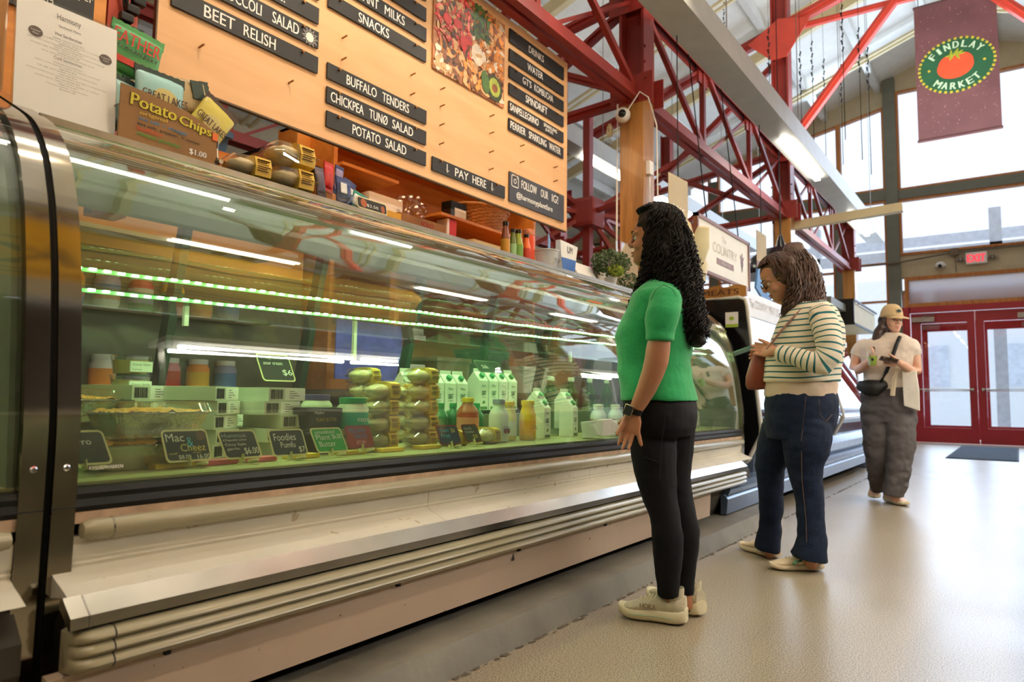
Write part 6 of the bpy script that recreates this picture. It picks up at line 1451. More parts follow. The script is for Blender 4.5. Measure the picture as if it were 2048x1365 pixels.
def strands(par, centers, n, m, r=.0022, hel=.008, pitch=.032, seed=1, name='curls', t0=(0, .35), t1=(.8, 1.0), amin=0, amax=2*PI, rad=(.8, 1.08), npt=54, sides=4, u0=(1, 0, 0), gravity=0):
    """centers: (point, ru, rv) down a lock; curly tubes wound along its surface"""
    rnd = random.Random(seed); b = NB(); P = [Vector(c[0]) for c in centers]; K = len(P)-1
    u0 = Vector(u0).normalized()
    def ev(t):
        x = min(K-1e-6, max(0, t*K)); i = int(x); f = x-i; a = P[i]; c = P[i+1]
        return a.lerp(c, f), centers[i][1]*(1-f)+centers[i+1][1]*f, centers[i][2]*(1-f)+centers[i+1][2]*f, (c-a).normalized()
    for q in range(n):
        a = rnd.uniform(amin, amax); ta = rnd.uniform(*t0); tb = rnd.uniform(*t1); k = rnd.uniform(*rad); ph = rnd.uniform(0, 6.28); h = hel*rnd.uniform(.5, 1.3); pt = pitch*rnd.uniform(.75, 1.3); pts = []; dr = rnd.uniform(-.35, .35)
        tot = 0; last = None
        for i in range(npt):
            t = ta+(tb-ta)*i/(npt-1); c, ru, rv, d = ev(t)
            u = (u0-d*u0.dot(d)).normalized(); v = d.cross(u); aa = a+dr*t
            if last is not None: tot += (c-last).length
            last = c; w_ = tot/pt*2*PI+ph; env = min(1, i/8)
            pts.append(c+u*(math.cos(aa)*ru*k+h*env*math.cos(w_))+v*(math.sin(aa)*rv*k+h*env*math.sin(w_))+d*h*.3*math.sin(w_*.5))
        rr = [r*rnd.uniform(.8, 1.2)*(1 if i < npt-6 else (npt-i)/6) for i in range(npt)]
        tube(b, pts, rr, sides, caps=False)
    me = bpy.data.meshes.new(name); b.to_mesh(me); b.free()
    for p in me.polygons: p.use_smooth = True
    o = link(name, me, m, par); o['kind'] = 'stuff'; return o
def sneaker(par, heel, toe, m_up, m_sole, W=.048, H=.085, sole=.035, name='shoe', lace=True, logo=None, chunky=True, lift=0, accent=None, high=1.0):
    """shoe from heel point to toe point, both on the floor"""
    heel = Vector(heel); toe = Vector(toe); d = (toe-heel); L = d.length; d.normalize(); s = Vector((0, 0, 1)).cross(d).normalized(); Z = s.cross(d)*-1
    Z = d.cross(s)
    def X(f, lat, z): return heel+d*(f*L)+s*lat+Z*z
    n = 13; wid = [.55,.78,.86,.86,.82,.80,.84,.93,1.0,1.02,.96,.78,.42]
    t = bpy.data.objects.new(name, None); COL.objects.link(t); t.parent = par; t.empty_display_size = .03
    def strip(zlo, zhi, k, m, nm, e=1, xs=0, sm=True):
        b = NB(); R = []
        for i in range(n):
            f = xs+(1-2*xs)*i/(n-1); wd = W*wid[i]*k
            a, c = zlo(f), zhi(f)
            R.append([X(f, math.copysign(abs(math.cos(q))**.7, math.cos(q))*wd, (a+c)/2+math.copysign(abs(math.sin(q))**.6, math.sin(q))*(c-a)/2) for q in [2*PI*j/18 for j in range(18)]])
        rings(b, R); return obj(nm, b, m, t, smooth=1.1)
    up = lambda f: .016*max(0, (f-.78)/.22)**1.5+.010*max(0, (.12-f)/.12)
    strip(lambda f: up(f)+.001, lambda f: sole+.012*(1-f)*(1 if chunky else .3)+up(f)*.5, 1.05, m_sole, 'sole')
    if accent: strip(lambda f: sole*.52+up(f), lambda f: sole*.62+up(f), 1.085, accent, 'sole_accent', xs=.03)
    top = lambda f: (H*.98 if f < .34 else H*(.98-.25*((f-.34)/.26)) if f < .6 else H*(.73-.33*((f-.6)/.4)**1.1))*high
    b = NB(); R = []
    for i in range(n):
        f = .015+.955*i/(n-1); wd = W*wid[i]*.96; c = top(f)+.0; a = sole*.7
        k = .72 if f < .5 else .8
        R.append([X(f, math.cos(q)*wd*(1 if math.sin(q) < .2 else k+(1-k)*(1-math.sin(q))), a+(c-a)*(.5+.5*math.copysign(abs(math.sin(q))**.7, math.sin(q)))) for q in [2*PI*j/20 for j in range(20)]])
    rings(b, R); u = obj('upper', b, m_up, t, smooth=1.1)
    b = NB(); R = []
    for z, kx, ky in ((H*.80, .155, .036), (H*1.02, .16, .037), (H*1.12, .155, .036)):
        R.append([X(.215+math.cos(q)*kx+(-.02 if math.cos(q) < 0 else 0), math.sin(q)*ky, z*high+(.012 if math.cos(q) < -.4 else -.004)) for q in [2*PI*j/20 for j in range(20)]])
    rings(b, R, caps=False); rings(b, [R[-1], [p.lerp(X(.215, 0, H*1.08*high), .16) for p in R[-1]], [p.lerp(X(.215, 0, H*.9*high), .2) for p in R[0]]], caps=False); obj('collar', b, m_up, t, smooth=True)
    if lace:
        b = NB()
        for k in range(5):
            f = .42+.06*k; z = top(f)+.003
            tube(b, [X(f, -.020, z-.004), X(f+.01, -.008, z+.002), X(f+.01, .008, z+.002), X(f, .020, z-.004)], .0022, 5)
        for sg in (-1, 1): tube(b, [X(.42, 0, top(.42)+.004), X(.39, sg*.018, top(.42)+.022), X(.41, sg*.026, top(.42)+.008), X(.43, sg*.028, top(.42)-.006)], .002, 5)
        obj('laces', b, m_sole, t)
    if logo:
        o = lettering(t, [(logo[0], X(logo[2], logo[3], sole*1.15), -d if logo[3] > 0 else d, Z, .062, dict(h=.018, bold=.002))], logo[1])
    return t
def skinmat(name, c): 
    m = mat(name, C(*c), .48, var=.06, scale=12); m.node_tree.nodes['Principled BSDF'].inputs['Subsurface Weight'].default_value = .12
    m.node_tree.nodes['Principled BSDF'].inputs['Subsurface Radius'].default_value = (.01, .004, .002); return m

# ===== woman in the green T-shirt
SK1 = skinmat('tan_skin', (178,124,92)); mTee = mat('green_cotton', C(28,160,92), .85, var=.07, scale=30, bump=.25, bscale=60, sheen=.2)
mLeg = mat('black_leggings', C(13,13,17), .75, var=.1, scale=14, spec=.18); mHair1 = mat('black_curly_hair', C(22,15,13), .55, var=.3, scale=60, spec=.25)
F1 = Vector((-.97, -.24, 0)).normalized(); L1 = Vector((0, 0, 1)).cross(F1)
p1 = thing('person', 'person with long black curls in a green T-shirt and black leggings facing the case', 'person', (0, 0, 0))
H1 = basis(F1, -.02, 0, (-1.212, 2.672, 1.425))
b = NB(); head_mesh(b, .96, H1)
limb_(b, [(Vector((-1.19, 2.675, 1.49)), .055, .055), (Vector((-1.165, 2.675, 1.40)), .052, .055), (Vector((-1.15, 2.68, 1.32)), .062, .06)], L1)
rings(b, ringrow([(585,1295,1365,.12),(640,1262,1372,.15),(720,1262,1366,.13),(780,1265,1375,.15),(840,1270,1378,.15)], 2.67, F1, L1))
chain(b, [(1330,615,17),(1322,660,21),(1316,700,24),(1313,722,24),(1305,748,22),(1293,778,19.5),(1281,802,16.5),(1271,822,13)], 2.45, (0, 1, 0))
W = at(1270, 822, 'y', 2.445); D = at(1258, 880, 'y', 2.44)-W
hand(b, W, D, (-.97, -.1, -.1), .98, (.12, .18, .2, -.05), (.06, .0, -.08, -.46), .12, .5)
chain(b, [(1312,618,22),(1300,700,20),(1285,770,17),(1276,812,12)], 2.90, (0, 1, 0))
W = at(1276, 815, 'y', 2.90); hand(b, W, (-.1, 0, -1), (-.97, .1, -.1), .95)
for y, sx in ((2.60, 0), (2.74, 0)):
    pass
chain(b, [(1320,860,30),(1312,960,28),(1330,1040,22),(1335,1100,22),(1335,1160,17),(1338,1196,12.5),(1341,1210,11)], 2.615)
chain(b, [(1345,860,30),(1350,960,26),(1364,1030,20),(1369,1090,20),(1369,1150,16),(1371,1190,13),(1374,1210,13)], 2.74)
remesh('body', b, SK1, p1, .0042, 3)
face_parts(p1, .96, H1, (50,30,18), (30,20,16), lipc=(170,96,84))
b = NB()
rings(b, ringrow([(556,1300,1352,.062),(566,1290,1362,.085),(577,1282,1372,.14),(592,1270,1381,.180),(612,1260,1386,.188),(635,1247,1388,.185),(655,1238,1388,.18),(675,1234,1386,.176),(700,1235,1384,.17),(725,1236,1381,.168),(750,1237,1381,.172),(772,1240,1385,.178),(790,1243,1390,.182),(802,1245,1394,.184)], 2.67, F1, L1))
chain(b, [(1332,603,32,2.49),(1326,630,33,2.46),(1321,655,32,2.45),(1320,672,30.5,2.45),(1320,683,30,2.45)], 2.455, (0, 1, 0), fe=True)
chain(b, [(1318,606,28),(1308,640,27),(1303,672,26)], 2.87, (0, 1, 0), fe=True)
bust = [at(1262, 668, 'y', 2.60), at(1262, 668, 'y', 2.74)]
for q in bust: limb_(b, [(q+Vector((.02, 0, .02)), .06, .055), (q+Vector((-.005, 0, -.0)), .062, .05)], (0, 1, 0))
ts = remesh('t_shirt', b, mTee, p1, .006, 5, .0075, 7)
b = NB(); R = ringrow([(676,1290.5,1349.5,.058,2.455),(680,1290.5,1349.5,.058,2.455)], 2.455, (1, 0, 0), (0, 1, 0)); rings(b, R, caps=False); 
b.free()
b = NB(); tube(b, [at(1302, 600, 'y', 2.415), at(1312, 579, 'y', 2.42), at(1328, 570, 'y', 2.44), at(1344, 578, 'y', 2.45), at(1357, 600, 'y', 2.47)], .0012, 5); obj('shoulder_seam', b, mat('dark_green_thread', C(14,110,60), .8), ts)
# leggings
b = NB()
rings(b, ringrow([(762,1252,1376,.150),(785,1250,1385,.165),(810,1248,1391,.178),(832,1248,1393,.182),(855,1251,1390,.18),(872,1256,1380,.165)], 2.67, F1, L1))
chain(b, [(1302,850,48,2.61),(1305,880,47,2.605),(1308,915,45,2.60),(1313,960,40.5,2.60),(1321,1000,34,2.6),(1329,1030,30.5,2.6),(1332,1050,30,2.6),(1335,1075,31.5,2.6),(1336,1105,30,2.6),(1336,1140,26,2.6),(1336,1170,23,2.6),(1337,1190,22,2.61)], 2.60, (0, 1, 0), fe=True)
chain(b, [(1348,850,42,2.73),(1348,880,40,2.735),(1348,915,37,2.74),(1348,960,33,2.74),(1356,1000,30,2.74),(1366,1035,27,2.74),(1370,1065,29,2.74),(1369,1100,28,2.74),(1368,1140,23,2.74),(1368,1170,20,2.74),(1369,1188,19,2.74)], 2.74, (0, 1, 0), fe=True)
lg = remesh('leggings', b, mLeg, p1, .006, 4, .0025, 14, seed=4)
b = NB(); tube(b, [at(1331, 812, 'y', 2.505), at(1330, 840, 'y', 2.50), at(1322, 900, 'y', 2.505), at(1320, 960, 'y', 2.515)], .0012, 5); tube(b, [at(1264, 905, 'y', 2.55), at(1290, 915, 'y', 2.51), at(1318, 925, 'y', 2.505)], .0012, 5); obj('seam', b, mat('seam_grey', C(27,27,32), .8), lg)
mCrS = mat('cream_shoe_mesh', C(206,198,170), .8, var=.08, scale=50, bump=.4, bscale=240); mCrF = mat('cream_foam', C(226,216,180), .6, var=.05); mMint = mat('mint_foam', C(150,204,170), .6); mLogo = mat('tan_logo', C(150,136,112), .7)
sneaker(p1, at(1374, 1251, 'z', 0), at(1240, 1231, 'z', 0), mCrS, mCrF, .052, .112, .048, logo=('HOKA', mLogo, .64, .0505), accent=mMint)
sneaker(p1, at(1404, 1236, 'z', 0), at(1300, 1200, 'z', 0), mCrS, mCrF, .052, .112, .048, accent=mMint)
for y, px, py in ((2.615, 1340, 1206), (2.74, 1372, 1200)):
    b = NB(); q = at(px, py, 'y', y); limb_(b, [(q-Vector((0, 0, .010)), .024, .024), (q-Vector((0, 0, .03)), .022, .022)], (0, 1, 0)); obj('sock', b, mBlack, p1, smooth=True)
# watch
wt = bpy.data.objects.new('watch', None); COL.objects.link(wt); wt.parent = p1
q = at(1268, 822, 'y', 2.445); dW = Vector((-.35, 0, -1)).normalized(); uW = Vector((0, 1, 0)); vW = dW.cross(uW)
b = NB(); rings(b, [circ(q+dW*k, uW, vW, .0265, .0315, 24) for k in (-.011, .011)], caps=False); rings(b, [circ(q+dW*k, uW, vW, .0245, .0295, 24) for k in (-.011, .011)], caps=False); obj('strap', b, mBlack, wt)
Mw = Matrix.Translation(at(1257, 821, 'y', 2.412)) @ Matrix((Vector((.92, -.1, -.33)), Vector((.1, -.92, .0)), Vector((-.33, -.1, -.92)))).transposed().to_4x4()
b = NB(); cbox(b, (0, 0, 0), (.040, .012, .044), Mw); obj('case', b, mat('champagne_metal', C(214,190,160), .25, .8), wt, bev=.006, smooth=.6)
b = NB(); cbox(b, (0, .0068, 0), (.034, .002, .038), Mw); obj('screen', b, mBlack, wt, bev=.0008)
# hair
cs = []
for px, py, hw, lat in ((1328,452,40,.075),(1334,480,48,.090),(1338,510,50,.098),(1345,540,48,.10),(1354,570,43,.10),(1364,600,35,.095),(1376,630,29,.088),(1388,658,24,.075),(1396,682,18,.055)):
    p, h = pp(px, py, 2.675, hw); cs.append((p, h, lat))
b = NB(); limb_(b, [(c[0], c[1]*.90, c[2]*.90) for c in cs], F1)
hb = [(H1 @ Vector((-.024, 0, .152)), .090), (H1 @ Vector((-.035, 0, .12)), .097), (H1 @ Vector((-.010, 0, .166)), .078)]
for c, r in hb: bmesh.ops.create_icosphere(b, subdivisions=3, radius=r, matrix=Matrix.Translation(c))
# front locks at both sides of the face
fl = []
for sg in (1, -1):
    y0 = 2.675-sg*.075
    l = [(pp(px, py, y0-sg*d)[0], r, r*.8) for px, py, r, d in ((1306,446,.024,0),(1300,475,.024,.004),(1298,508,.026,.008),(1293,540,.026,.01),(1285,565,.024,.012),(1275,590,.020,.012),(1262,612,.013,.012),(1252,622,.008,.012))]
    fl.append(l); limb_(b, [(c, r*.6, v*.6) for c, r, v in l[:5]], F1)
hr = remesh('hair', b, mHair1, p1, .008, 3, .012, 16)
strands(hr, cs, 620, mHair1, .0024, .0085, .030, 3, u0=F1, t0=(0, .45), t1=(.72, 1.04))
strands(hr, cs, 130, mHair1, .0018, .012, .034, 9, u0=F1, t0=(.3, .6), t1=(.9, 1.12), rad=(.95, 1.25))
for i, l in enumerate(fl): strands(hr, l, 55, mHair1, .0020, .0075, .026, 20+i, u0=F1, t0=(0, .3), t1=(.7, 1.0), rad=(.2, 1.0))
# crown curls lying over the skull
rnd = random.Random(5); b = NB(); Cc = H1 @ Vector((-.015, 0, .14))
for q in range(520):
    th = rnd.uniform(0, 2*PI); pts = []; ph0 = rnd.uniform(0, .6); ph1 = rnd.uniform(1.2, 1.9); w0 = rnd.uniform(0, 6)
    dloc = Vector((math.cos(th), math.sin(th), 0))
    if dloc.x > .2: ph1 = min(ph1, .78)
    for i in range(26):
        ph = ph0+(ph1-ph0)*i/25; r = .112+.004*math.sin(q)
        p = Vector((dloc.x*math.sin(ph)*1.02*r, dloc.y*math.sin(ph)*.94*r, math.cos(ph)*r*1.02))
        p += Vector((math.sin(w0+i*.9)*.006, math.cos(w0+i*.9)*.006, math.sin(w0+i*.7)*.004)); pts.append(Cc+(H1.to_3x3() @ p))
    tube(b, pts, .0024, 4, caps=False)
me = bpy.data.meshes.new('crown_curls'); b.to_mesh(me); b.free()
for p in me.polygons: p.use_smooth = True
link('crown_curls', me, mHair1, hr)['kind'] = 'stuff'

# ===== woman in the striped top
SK2 = skinmat('rosy_skin', (196,140,108))
def stripes(name, a, c, per, width, zoff=0):
    m = mat(name, a, .85, var=0, bump=.2, bscale=50); nt = m.node_tree; b = nt.nodes['Principled BSDF']
    at_ = nt.nodes.new('ShaderNodeAttribute'); at_.attribute_name = 'arc'
    d = nt.nodes.new('ShaderNodeMath'); d.operation = 'DIVIDE'; d.inputs[1].default_value = per
    f = nt.nodes.new('ShaderNodeMath'); f.operation = 'FRACT'; g = nt.nodes.new('ShaderNodeMath'); g.operation = 'LESS_THAN'; g.inputs[1].default_value = width
    nt.links.new(at_.outputs['Fac'], d.inputs[0]); nt.links.new(d.outputs[0], f.inputs[0]); nt.links.new(f.outputs[0], g.inputs[0])
    mx = nt.nodes.new('ShaderNodeMix'); mx.data_type = 'RGBA'; mx.inputs[6].default_value = a; mx.inputs[7].default_value = c
    nt.links.new(g.outputs[0], mx.inputs[0]); nt.links.new(mx.outputs[2], b.inputs['Base Color']); return m
def arc_attr(o, fn):
    me = o.data; at_ = me.attributes.new('arc', 'FLOAT', 'POINT')
    at_.data.foreach_set('value', [fn(v.co) for v in me.vertices])
mStr = stripes('striped_jersey', C(226,214,190), C(24,96,98), .030, .26)
mJean = mat('dark_denim', C(14,26,46), .8, var=.25, scale=30, bump=.4, bscale=160, spec=.2); mTan = mat('beige_undershirt', C(206,184,160), .8, var=.06)
F2 = Vector((-.95, -.30, 0)).normalized(); L2 = Vector((0, 0, 1)).cross(F2)
p2 = thing('person', 'person with wavy brown hair and glasses in a striped top looking down at a phone', 'person', (0, 0, 0))
FH2 = Vector((-.90, -.43, 0)).normalized(); H2 = basis(FH2, .50, 0, (-.985, 3.93, 1.432))
b = NB(); head_mesh(b, .98, H2)
limb_(b, [(H2 @ Vector((-.03, 0, .05)), .056, .058), (Vector((-.885, 3.95, 1.42)), .056, .06), (Vector((-.86, 3.955, 1.34)), .07, .07)], L2)
rings(b, ringrow([(628,1590,1668,.13),(700,1562,1668,.15),(780,1560,1655,.15),(850,1560,1655,.15)], 3.95, F2, L2))
def arm2(rows, y): return chain(b, rows, y, (0, 1, 0))
arm2([(1650,640,15,3.76),(1656,680,15,3.72),(1652,722,14,3.70),(1620,716,12,3.70),(1585,708,10,3.72),(1560,703,8.5,3.74),(1549,702,8,3.76)], 3.7)
W = at(1547, 702, 'y', 3.765); T2 = at(1500, 700, 'y', 3.90)
hand(b, W, (T2-W), (0, .35, 1), .98, (.35, .4, .45, .5), (.05, .02, -.03, -.08), .25, .6)
arm2([(1612,650,14,4.14),(1606,700,14,4.16),(1590,735,13,4.14),(1565,728,11,4.06),(1548,720,8.5,3.98)], 4.1)
W = at(1546, 719, 'y', 3.97); T3 = at(1502, 712, 'y', 3.93)
hand(b, W, (T3-W), (0, -.2, 1), .95, (.4, .5, .5, .5), (.05, .02, -.03, -.08), .5, .4)
chain(b, [(1612,860,28,3.86),(1612,960,22,3.86),(1620,1060,16,3.84),(1622,1128,12,3.83)], 3.86)
chain(b, [(1555,860,28,4.02),(1541,960,20,4.04),(1540,1050,14,4.04),(1540,1108,11,4.03)], 4.03)
remesh('body', b, SK2, p2, .0045, 3)
face_parts(p2, .98, H2, (70,90,80), (80,56,40), lipc=(176,100,92), closed=True)
# glasses
def HT(p): return H2 @ (Vector(p)*.98)
g = bpy.data.objects.new('glasses', None); COL.objects.link(g); g.parent = p2
mGl = mat('tortoise_frame', C(56,34,26), .25)
for sg in (-1, 1):
    b = NB(); pts = [HT((.099+.004*math.cos(a)-abs(.010*math.sin(a))*0-.0, sg*.033+.0245*math.cos(a), .106+.021*math.sin(a))) for a in [2*PI*i/24 for i in range(25)]]; tube(b, pts, .0022, 6); obj('rim', b, mGl, g)
    b = NB(); b.faces.new([b.verts.new(p) for p in pts[:-1]]); obj('lens', b, mClear, g)
    b = NB(); tube(b, [HT((.098, sg*.058, .112)), HT((.05, sg*.078, .112)), HT((-.01, sg*.082, .108))], .0018, 6); obj('temple', b, mat('gold_wire', C(190,150,80), .3, .8), g)
b = NB(); tube(b, [HT((.101, -.009, .110)), HT((.106, 0, .114)), HT((.101, .009, .110))], .002, 6); obj('bridge', b, mGl, g)
# jersey
b = NB()
rings(b, ringrow([(604,1588,1648,.07),(614,1580,1664,.12),(628,1568,1674,.175),(650,1556,1681,.195),(680,1546,1684,.20),(710,1538,1682,.20),(738,1530,1677,.20),(758,1527,1676,.20),(766,1527,1677,.20)], 3.95, F2, L2))
jt = remesh('striped_jersey', b, mStr, p2, .008, 5, .009, 6, seed=2)
def f_arc(c):
    z = c.z; zt = 1.27
    if z > zt: 
        dx = abs((c-Vector((-.80, 3.95, 0))).dot(L2)); return z*.55+dx*.75
    return z
arc_attr(jt, lambda c: c.z+.012*math.sin(c.x*9+c.y*6))
b = NB(); a2 = chain(b, [(1644,634,27,3.79),(1652,655,27,3.76),(1658,685,26,3.73),(1657,712,24.5,3.71),(1645,730,22.5,3.70),(1622,724,21,3.70),(1598,716,19.5,3.71),(1574,710,17.5,3.72),(1556,707,16,3.735)], 3.72, (0, 1, 0), fe=True)
sl = remesh('near_sleeve', b, mStr, p2, .007, 4, .008, 9, seed=6); AP = [p[0] for p in a2]
def smooth_line(AP, k=4):
    out = []
    for i in range(len(AP)-1):
        p0, q0, q1, p3 = AP[max(i-1, 0)], AP[i], AP[i+1], AP[min(i+2, len(AP)-1)]
        for j in range(k):
            t = j/k; out.append(.5*((2*q0)+(q1-p0)*t+(2*p0-5*q0+4*q1-p3)*t*t+(3*q0-p0-3*q1+p3)*t**3))
    out.append(AP[-1]); return out
def arclen(c, AP):
    acc = 0; sw = 0; sa = 0
    for i in range(len(AP)-1):
        a, d = AP[i], AP[i+1]-AP[i]; L = d.length; t = max(-6 if i == 0 else 0, min(6 if i == len(AP)-2 else 1, (c-a).dot(d)/(L*L))); q = (a+d*t-c).length
        wt_ = 1/(q+.008)**6; sw += wt_; sa += wt_*(acc+t*L); acc += L
    return sa/sw
SL1 = smooth_line(AP)
arc_attr(sl, lambda c: arclen(c, SL1))
b = NB(); a3 = chain(b, [(1606,640,23,4.12),(1606,690,22,4.16),(1592,726,19,4.13),(1570,724,15,4.05),(1556,719,13,3.99)], 4.1, (0, 1, 0), fe=True); sl2 = remesh('far_sleeve', b, mStr, p2, .008, 4, .006, 9); SL2 = smooth_line([p[0] for p in a3]); arc_attr(sl2, lambda c: arclen(c, SL2))
b = NB(); rings(b, ringrow([(752,1536,1670,.185),(775,1532,1670,.187),(790,1531,1669,.187),(796,1533,1667,.184)], 3.95, F2, L2)); remesh('undershirt', b, mTan, p2, .008, 3, .005, 12)
b = NB()
rings(b, ringrow([(785,1535,1668,.182),(805,1532,1671,.188),(830,1532,1671,.19),(855,1534,1666,.188),(878,1538,1655,.175)], 3.95, F2, L2))
chain(b, [(1618,862,44,3.87),(1612,900,45,3.865),(1609,930,36,3.86),(1614,965,30,3.86),(1619,1000,27.5,3.86),(1622,1040,27,3.85),(1624,1075,28,3.84),(1621,1100,31,3.83),(1618,1116,35.5,3.83)], 3.86, (0, 1, 0), fe=True)
chain(b, [(1566,862,42,4.01),(1552,900,38,4.02),(1540,935,29,4.03),(1541,965,25,4.04),(1543,1005,23.5,4.04),(1541,1045,21,4.04),(1537,1080,24,4.03),(1534,1100,26,4.03)], 4.03, (0, 1, 0), fe=True)
jn = remesh('jeans', b, mJean, p2, .007, 3, .006, 9, seed=8)
b = NB(); tube(b, [at(1612, 792, 'y', 3.752), at(1603, 880, 'y', 3.75), at(1604, 960, 'y', 3.765), at(1612, 1040, 'y', 3.775), at(1614, 1110, 'y', 3.76)], .0015, 5); tube(b, [at(1638, 800, 'y', 3.77), at(1641, 832, 'y', 3.775), at(1654, 842, 'y', 3.80), at(1664, 830, 'y', 3.83)], .0018, 5); obj('stitching', b, mat('copper_thread', C(96,70,52), .7), jn)
mBeS = mat('beige_canvas', C(214,192,160), .8, var=.06); mGrS = mat('green_stripe_shoe', C(50,110,70), .7)
sneaker(p2, at(1645, 1141, 'z', 0), at(1538, 1139, 'z', 0), mBeS, mat('cream_rubber', C(222,204,176), .6), .049, .082, .032, chunky=False, accent=None)
sneaker(p2, at(1556, 1119, 'z', 0), at(1484, 1097, 'z', 0), mBeS, MATS['cream_rubber'], .048, .082, .032, chunky=False)
for a, c in ((at(1605, 1122, 'z', .055), at(1588, 1128, 'z', .05)), (at(1520, 1085, 'z', .055), at(1512, 1090, 'z', .05))):
    b = NB(); tube(b, [a+Vector((0, -.012, .0)), (a+c)/2+Vector((0, -.02, .006)), c+Vector((0, -.012, 0))], .006, 6); obj('green_mark', b, mGrS, p2)
mHair2 = mat('brown_wavy_hair', C(74,50,38), .42, var=.4, scale=50)
cs2 = []
for px, py, hw, lat in ((1578,508,30,.070),(1588,530,36,.088),(1597,552,37,.095),(1605,575,37,.098),(1612,598,35,.10),(1620,618,29,.10),(1630,640,20,.08)):
    p, h = pp(px, py, 3.96, hw); cs2.append((p, h, lat))
b = NB(); limb_(b, [(c[0]+F2*-.02, c[1]*.82, c[2]*.9) for c in cs2], F2)
for c, r in ((H2 @ Vector((-.022, 0, .152)), .090), (H2 @ Vector((-.035, 0, .12)), .096), (H2 @ Vector((-.004, 0, .162)), .078)): bmesh.ops.create_icosphere(b, subdivisions=3, radius=r, matrix=Matrix.Translation(c))
fl2 = []
for sg in (1, -1):
    y0 = 3.93-sg*.085
    l = [(pp(px, py, y0)[0], r, r*.8) for px, py, r in ((1578,520,.028),(1588,545,.034),(1592,570,.040),(1590,592,.042),(1580,612,.036),(1572,628,.024),(1568,640,.014))]
    fl2.append(l); limb_(b, [(c, r*.8, v*.8) for c, r, v in l[:-1]], F2)
h2 = remesh('hair', b, mHair2, p2, .009, 3, .010, 14)
strands(h2, cs2, 300, mHair2, .0032, .0075, .075, 31, u0=F2, npt=34, t0=(0, .4), t1=(.75, 1.0), amin=1.0, amax=2*PI-1.0, rad=(.85, 1.05))
for i, l in enumerate(fl2): strands(h2, l, 90, mHair2, .0030, .008, .07, 40+i, u0=F2, npt=30, t0=(0, .4), t1=(.7, 1.0), rad=(.4, 1.1))
rnd = random.Random(15); b = NB(); Cc = H2 @ Vector((-.015, 0, .135))
for q in range(240):
    th = rnd.uniform(0, 2*PI); pts = []; ph0 = rnd.uniform(0, .5); ph1 = rnd.uniform(1.1, 1.8); w0 = rnd.uniform(0, 6); dl = Vector((math.cos(th), math.sin(th), 0))
    if dl.x > .5: ph1 = min(ph1, .8)
    for i in range(16):
        ph = ph0+(ph1-ph0)*i/15; r = .110
        p = Vector((dl.x*math.sin(ph)*r, dl.y*math.sin(ph)*.94*r, math.cos(ph)*r*1.06)); p += Vector((math.sin(w0+i*.5)*.005, math.cos(w0+i*.5)*.005, 0)); pts.append(Cc+(H2.to_3x3() @ p))
    tube(b, pts, .0032, 4, caps=False)
me = bpy.data.meshes.new('crown_locks'); b.to_mesh(me); b.free(); link('crown_locks', me, mHair2, h2)['kind'] = 'stuff'
t = thing('phone', 'teal cased phone held by the person in the striped top', 'phone', (0, 0, 0))
q = at(1494, 699, 'y', 3.93); Mp = Matrix.Translation(q) @ basis(F2, .35, .2).to_3x3().to_4x4()
b = NB(); cbox(b, (0, 0, 0), (.150, .074, .009), Mp); obj('case', b, mat('teal_case', C(96,150,130), .4), t, bev=.003); b = NB(); cbox(b, (0, 0, .005), (.14, .066, .001), Mp); obj('screen', b, mBlackG, t)
b = NB(); q = at(1556, 703, 'y', 3.74); 
t = thing('handbag', 'rust brown leather bag hanging before the striped top', 'bag', (0, 0, 0)); q = at(1514, 748, 'y', 3.86)
b = NB(); limb_(b, [(q+Vector((0.01, .0, .10)), .030, .022), (q+Vector((.01, 0, .06)), .045, .036), (q+Vector((0, 0, -.02)), .058, .042), (q+Vector((-.005, 0, -.065)), .056, .036), (q+Vector((-.005, 0, -.085)), .046, .03)], F2, 18, True); obj('bag_body', b, mat('rust_leather', C(124,56,32), .45, var=.15), t, smooth=True)
b = NB(); tube(b, [q+Vector((.02, 0, .11)), at(1535, 698, 'y', 3.78), at(1560, 665, 'y', 3.76), at(1582, 640, 'y', 3.765), at(1604, 618, 'y', 3.80)], .006, 8); obj('strap', b, mat('mauve_strap', C(140,104,96), .6), t)

# ===== walking woman with cap
SK3 = skinmat('light_skin', (214,166,138)); mWt = mat('cream_tee', C(214,200,182), .85, var=.06, bump=.3, bscale=30); mCargo = mat('grey_cargo', C(72,67,66), .85, var=.12, scale=12, bump=.4, bscale=30)
F3 = Vector((-.05, -1, 0)).normalized(); L3 = Vector((0, 0, 1)).cross(F3); Y3 = 6.85
p3 = thing('person', 'person in a tan cap and grey cargo trousers walking with an iced drink', 'person', (0, 0, 0))
FH3 = Vector((.62, -.75, 0)).normalized(); H3 = basis(FH3, .06, 0, at(1789, 666, 'y', Y3)-Vector((.02, 0, .0)))
b = NB(); head_mesh(b, .96, H3)
ht = H3 @ Vector((-.02, 0, .05)); limb_(b, [(ht, .055, .055), (at(1783, 672, 'y', Y3+.02), .055, .055), (at(1781, 690, 'y', Y3+.02), .065, .065)], (1, 0, 0))
rings(b, ringrow([(685,1735,1822,.09),(720,1738,1815,.10),(790,1736,1812,.10),(840,1736,1812,.10)], Y3, (1, 0, 0), (0, 1, 0)))
chain(b, [(1722,694,10.5),(1713,715,10.5),(1709,735,10.5),(1718,740,9.5,Y3-.08),(1730,731,8.5,Y3-.18),(1738,724,6.5,Y3-.22)], Y3)
W = at(1738, 724, 'y', Y3-.22); hand(b, W, (.55, -.25, .75), (.3, -.8, .2), .95, (.5, .6, .6, .6), thumb=.5)
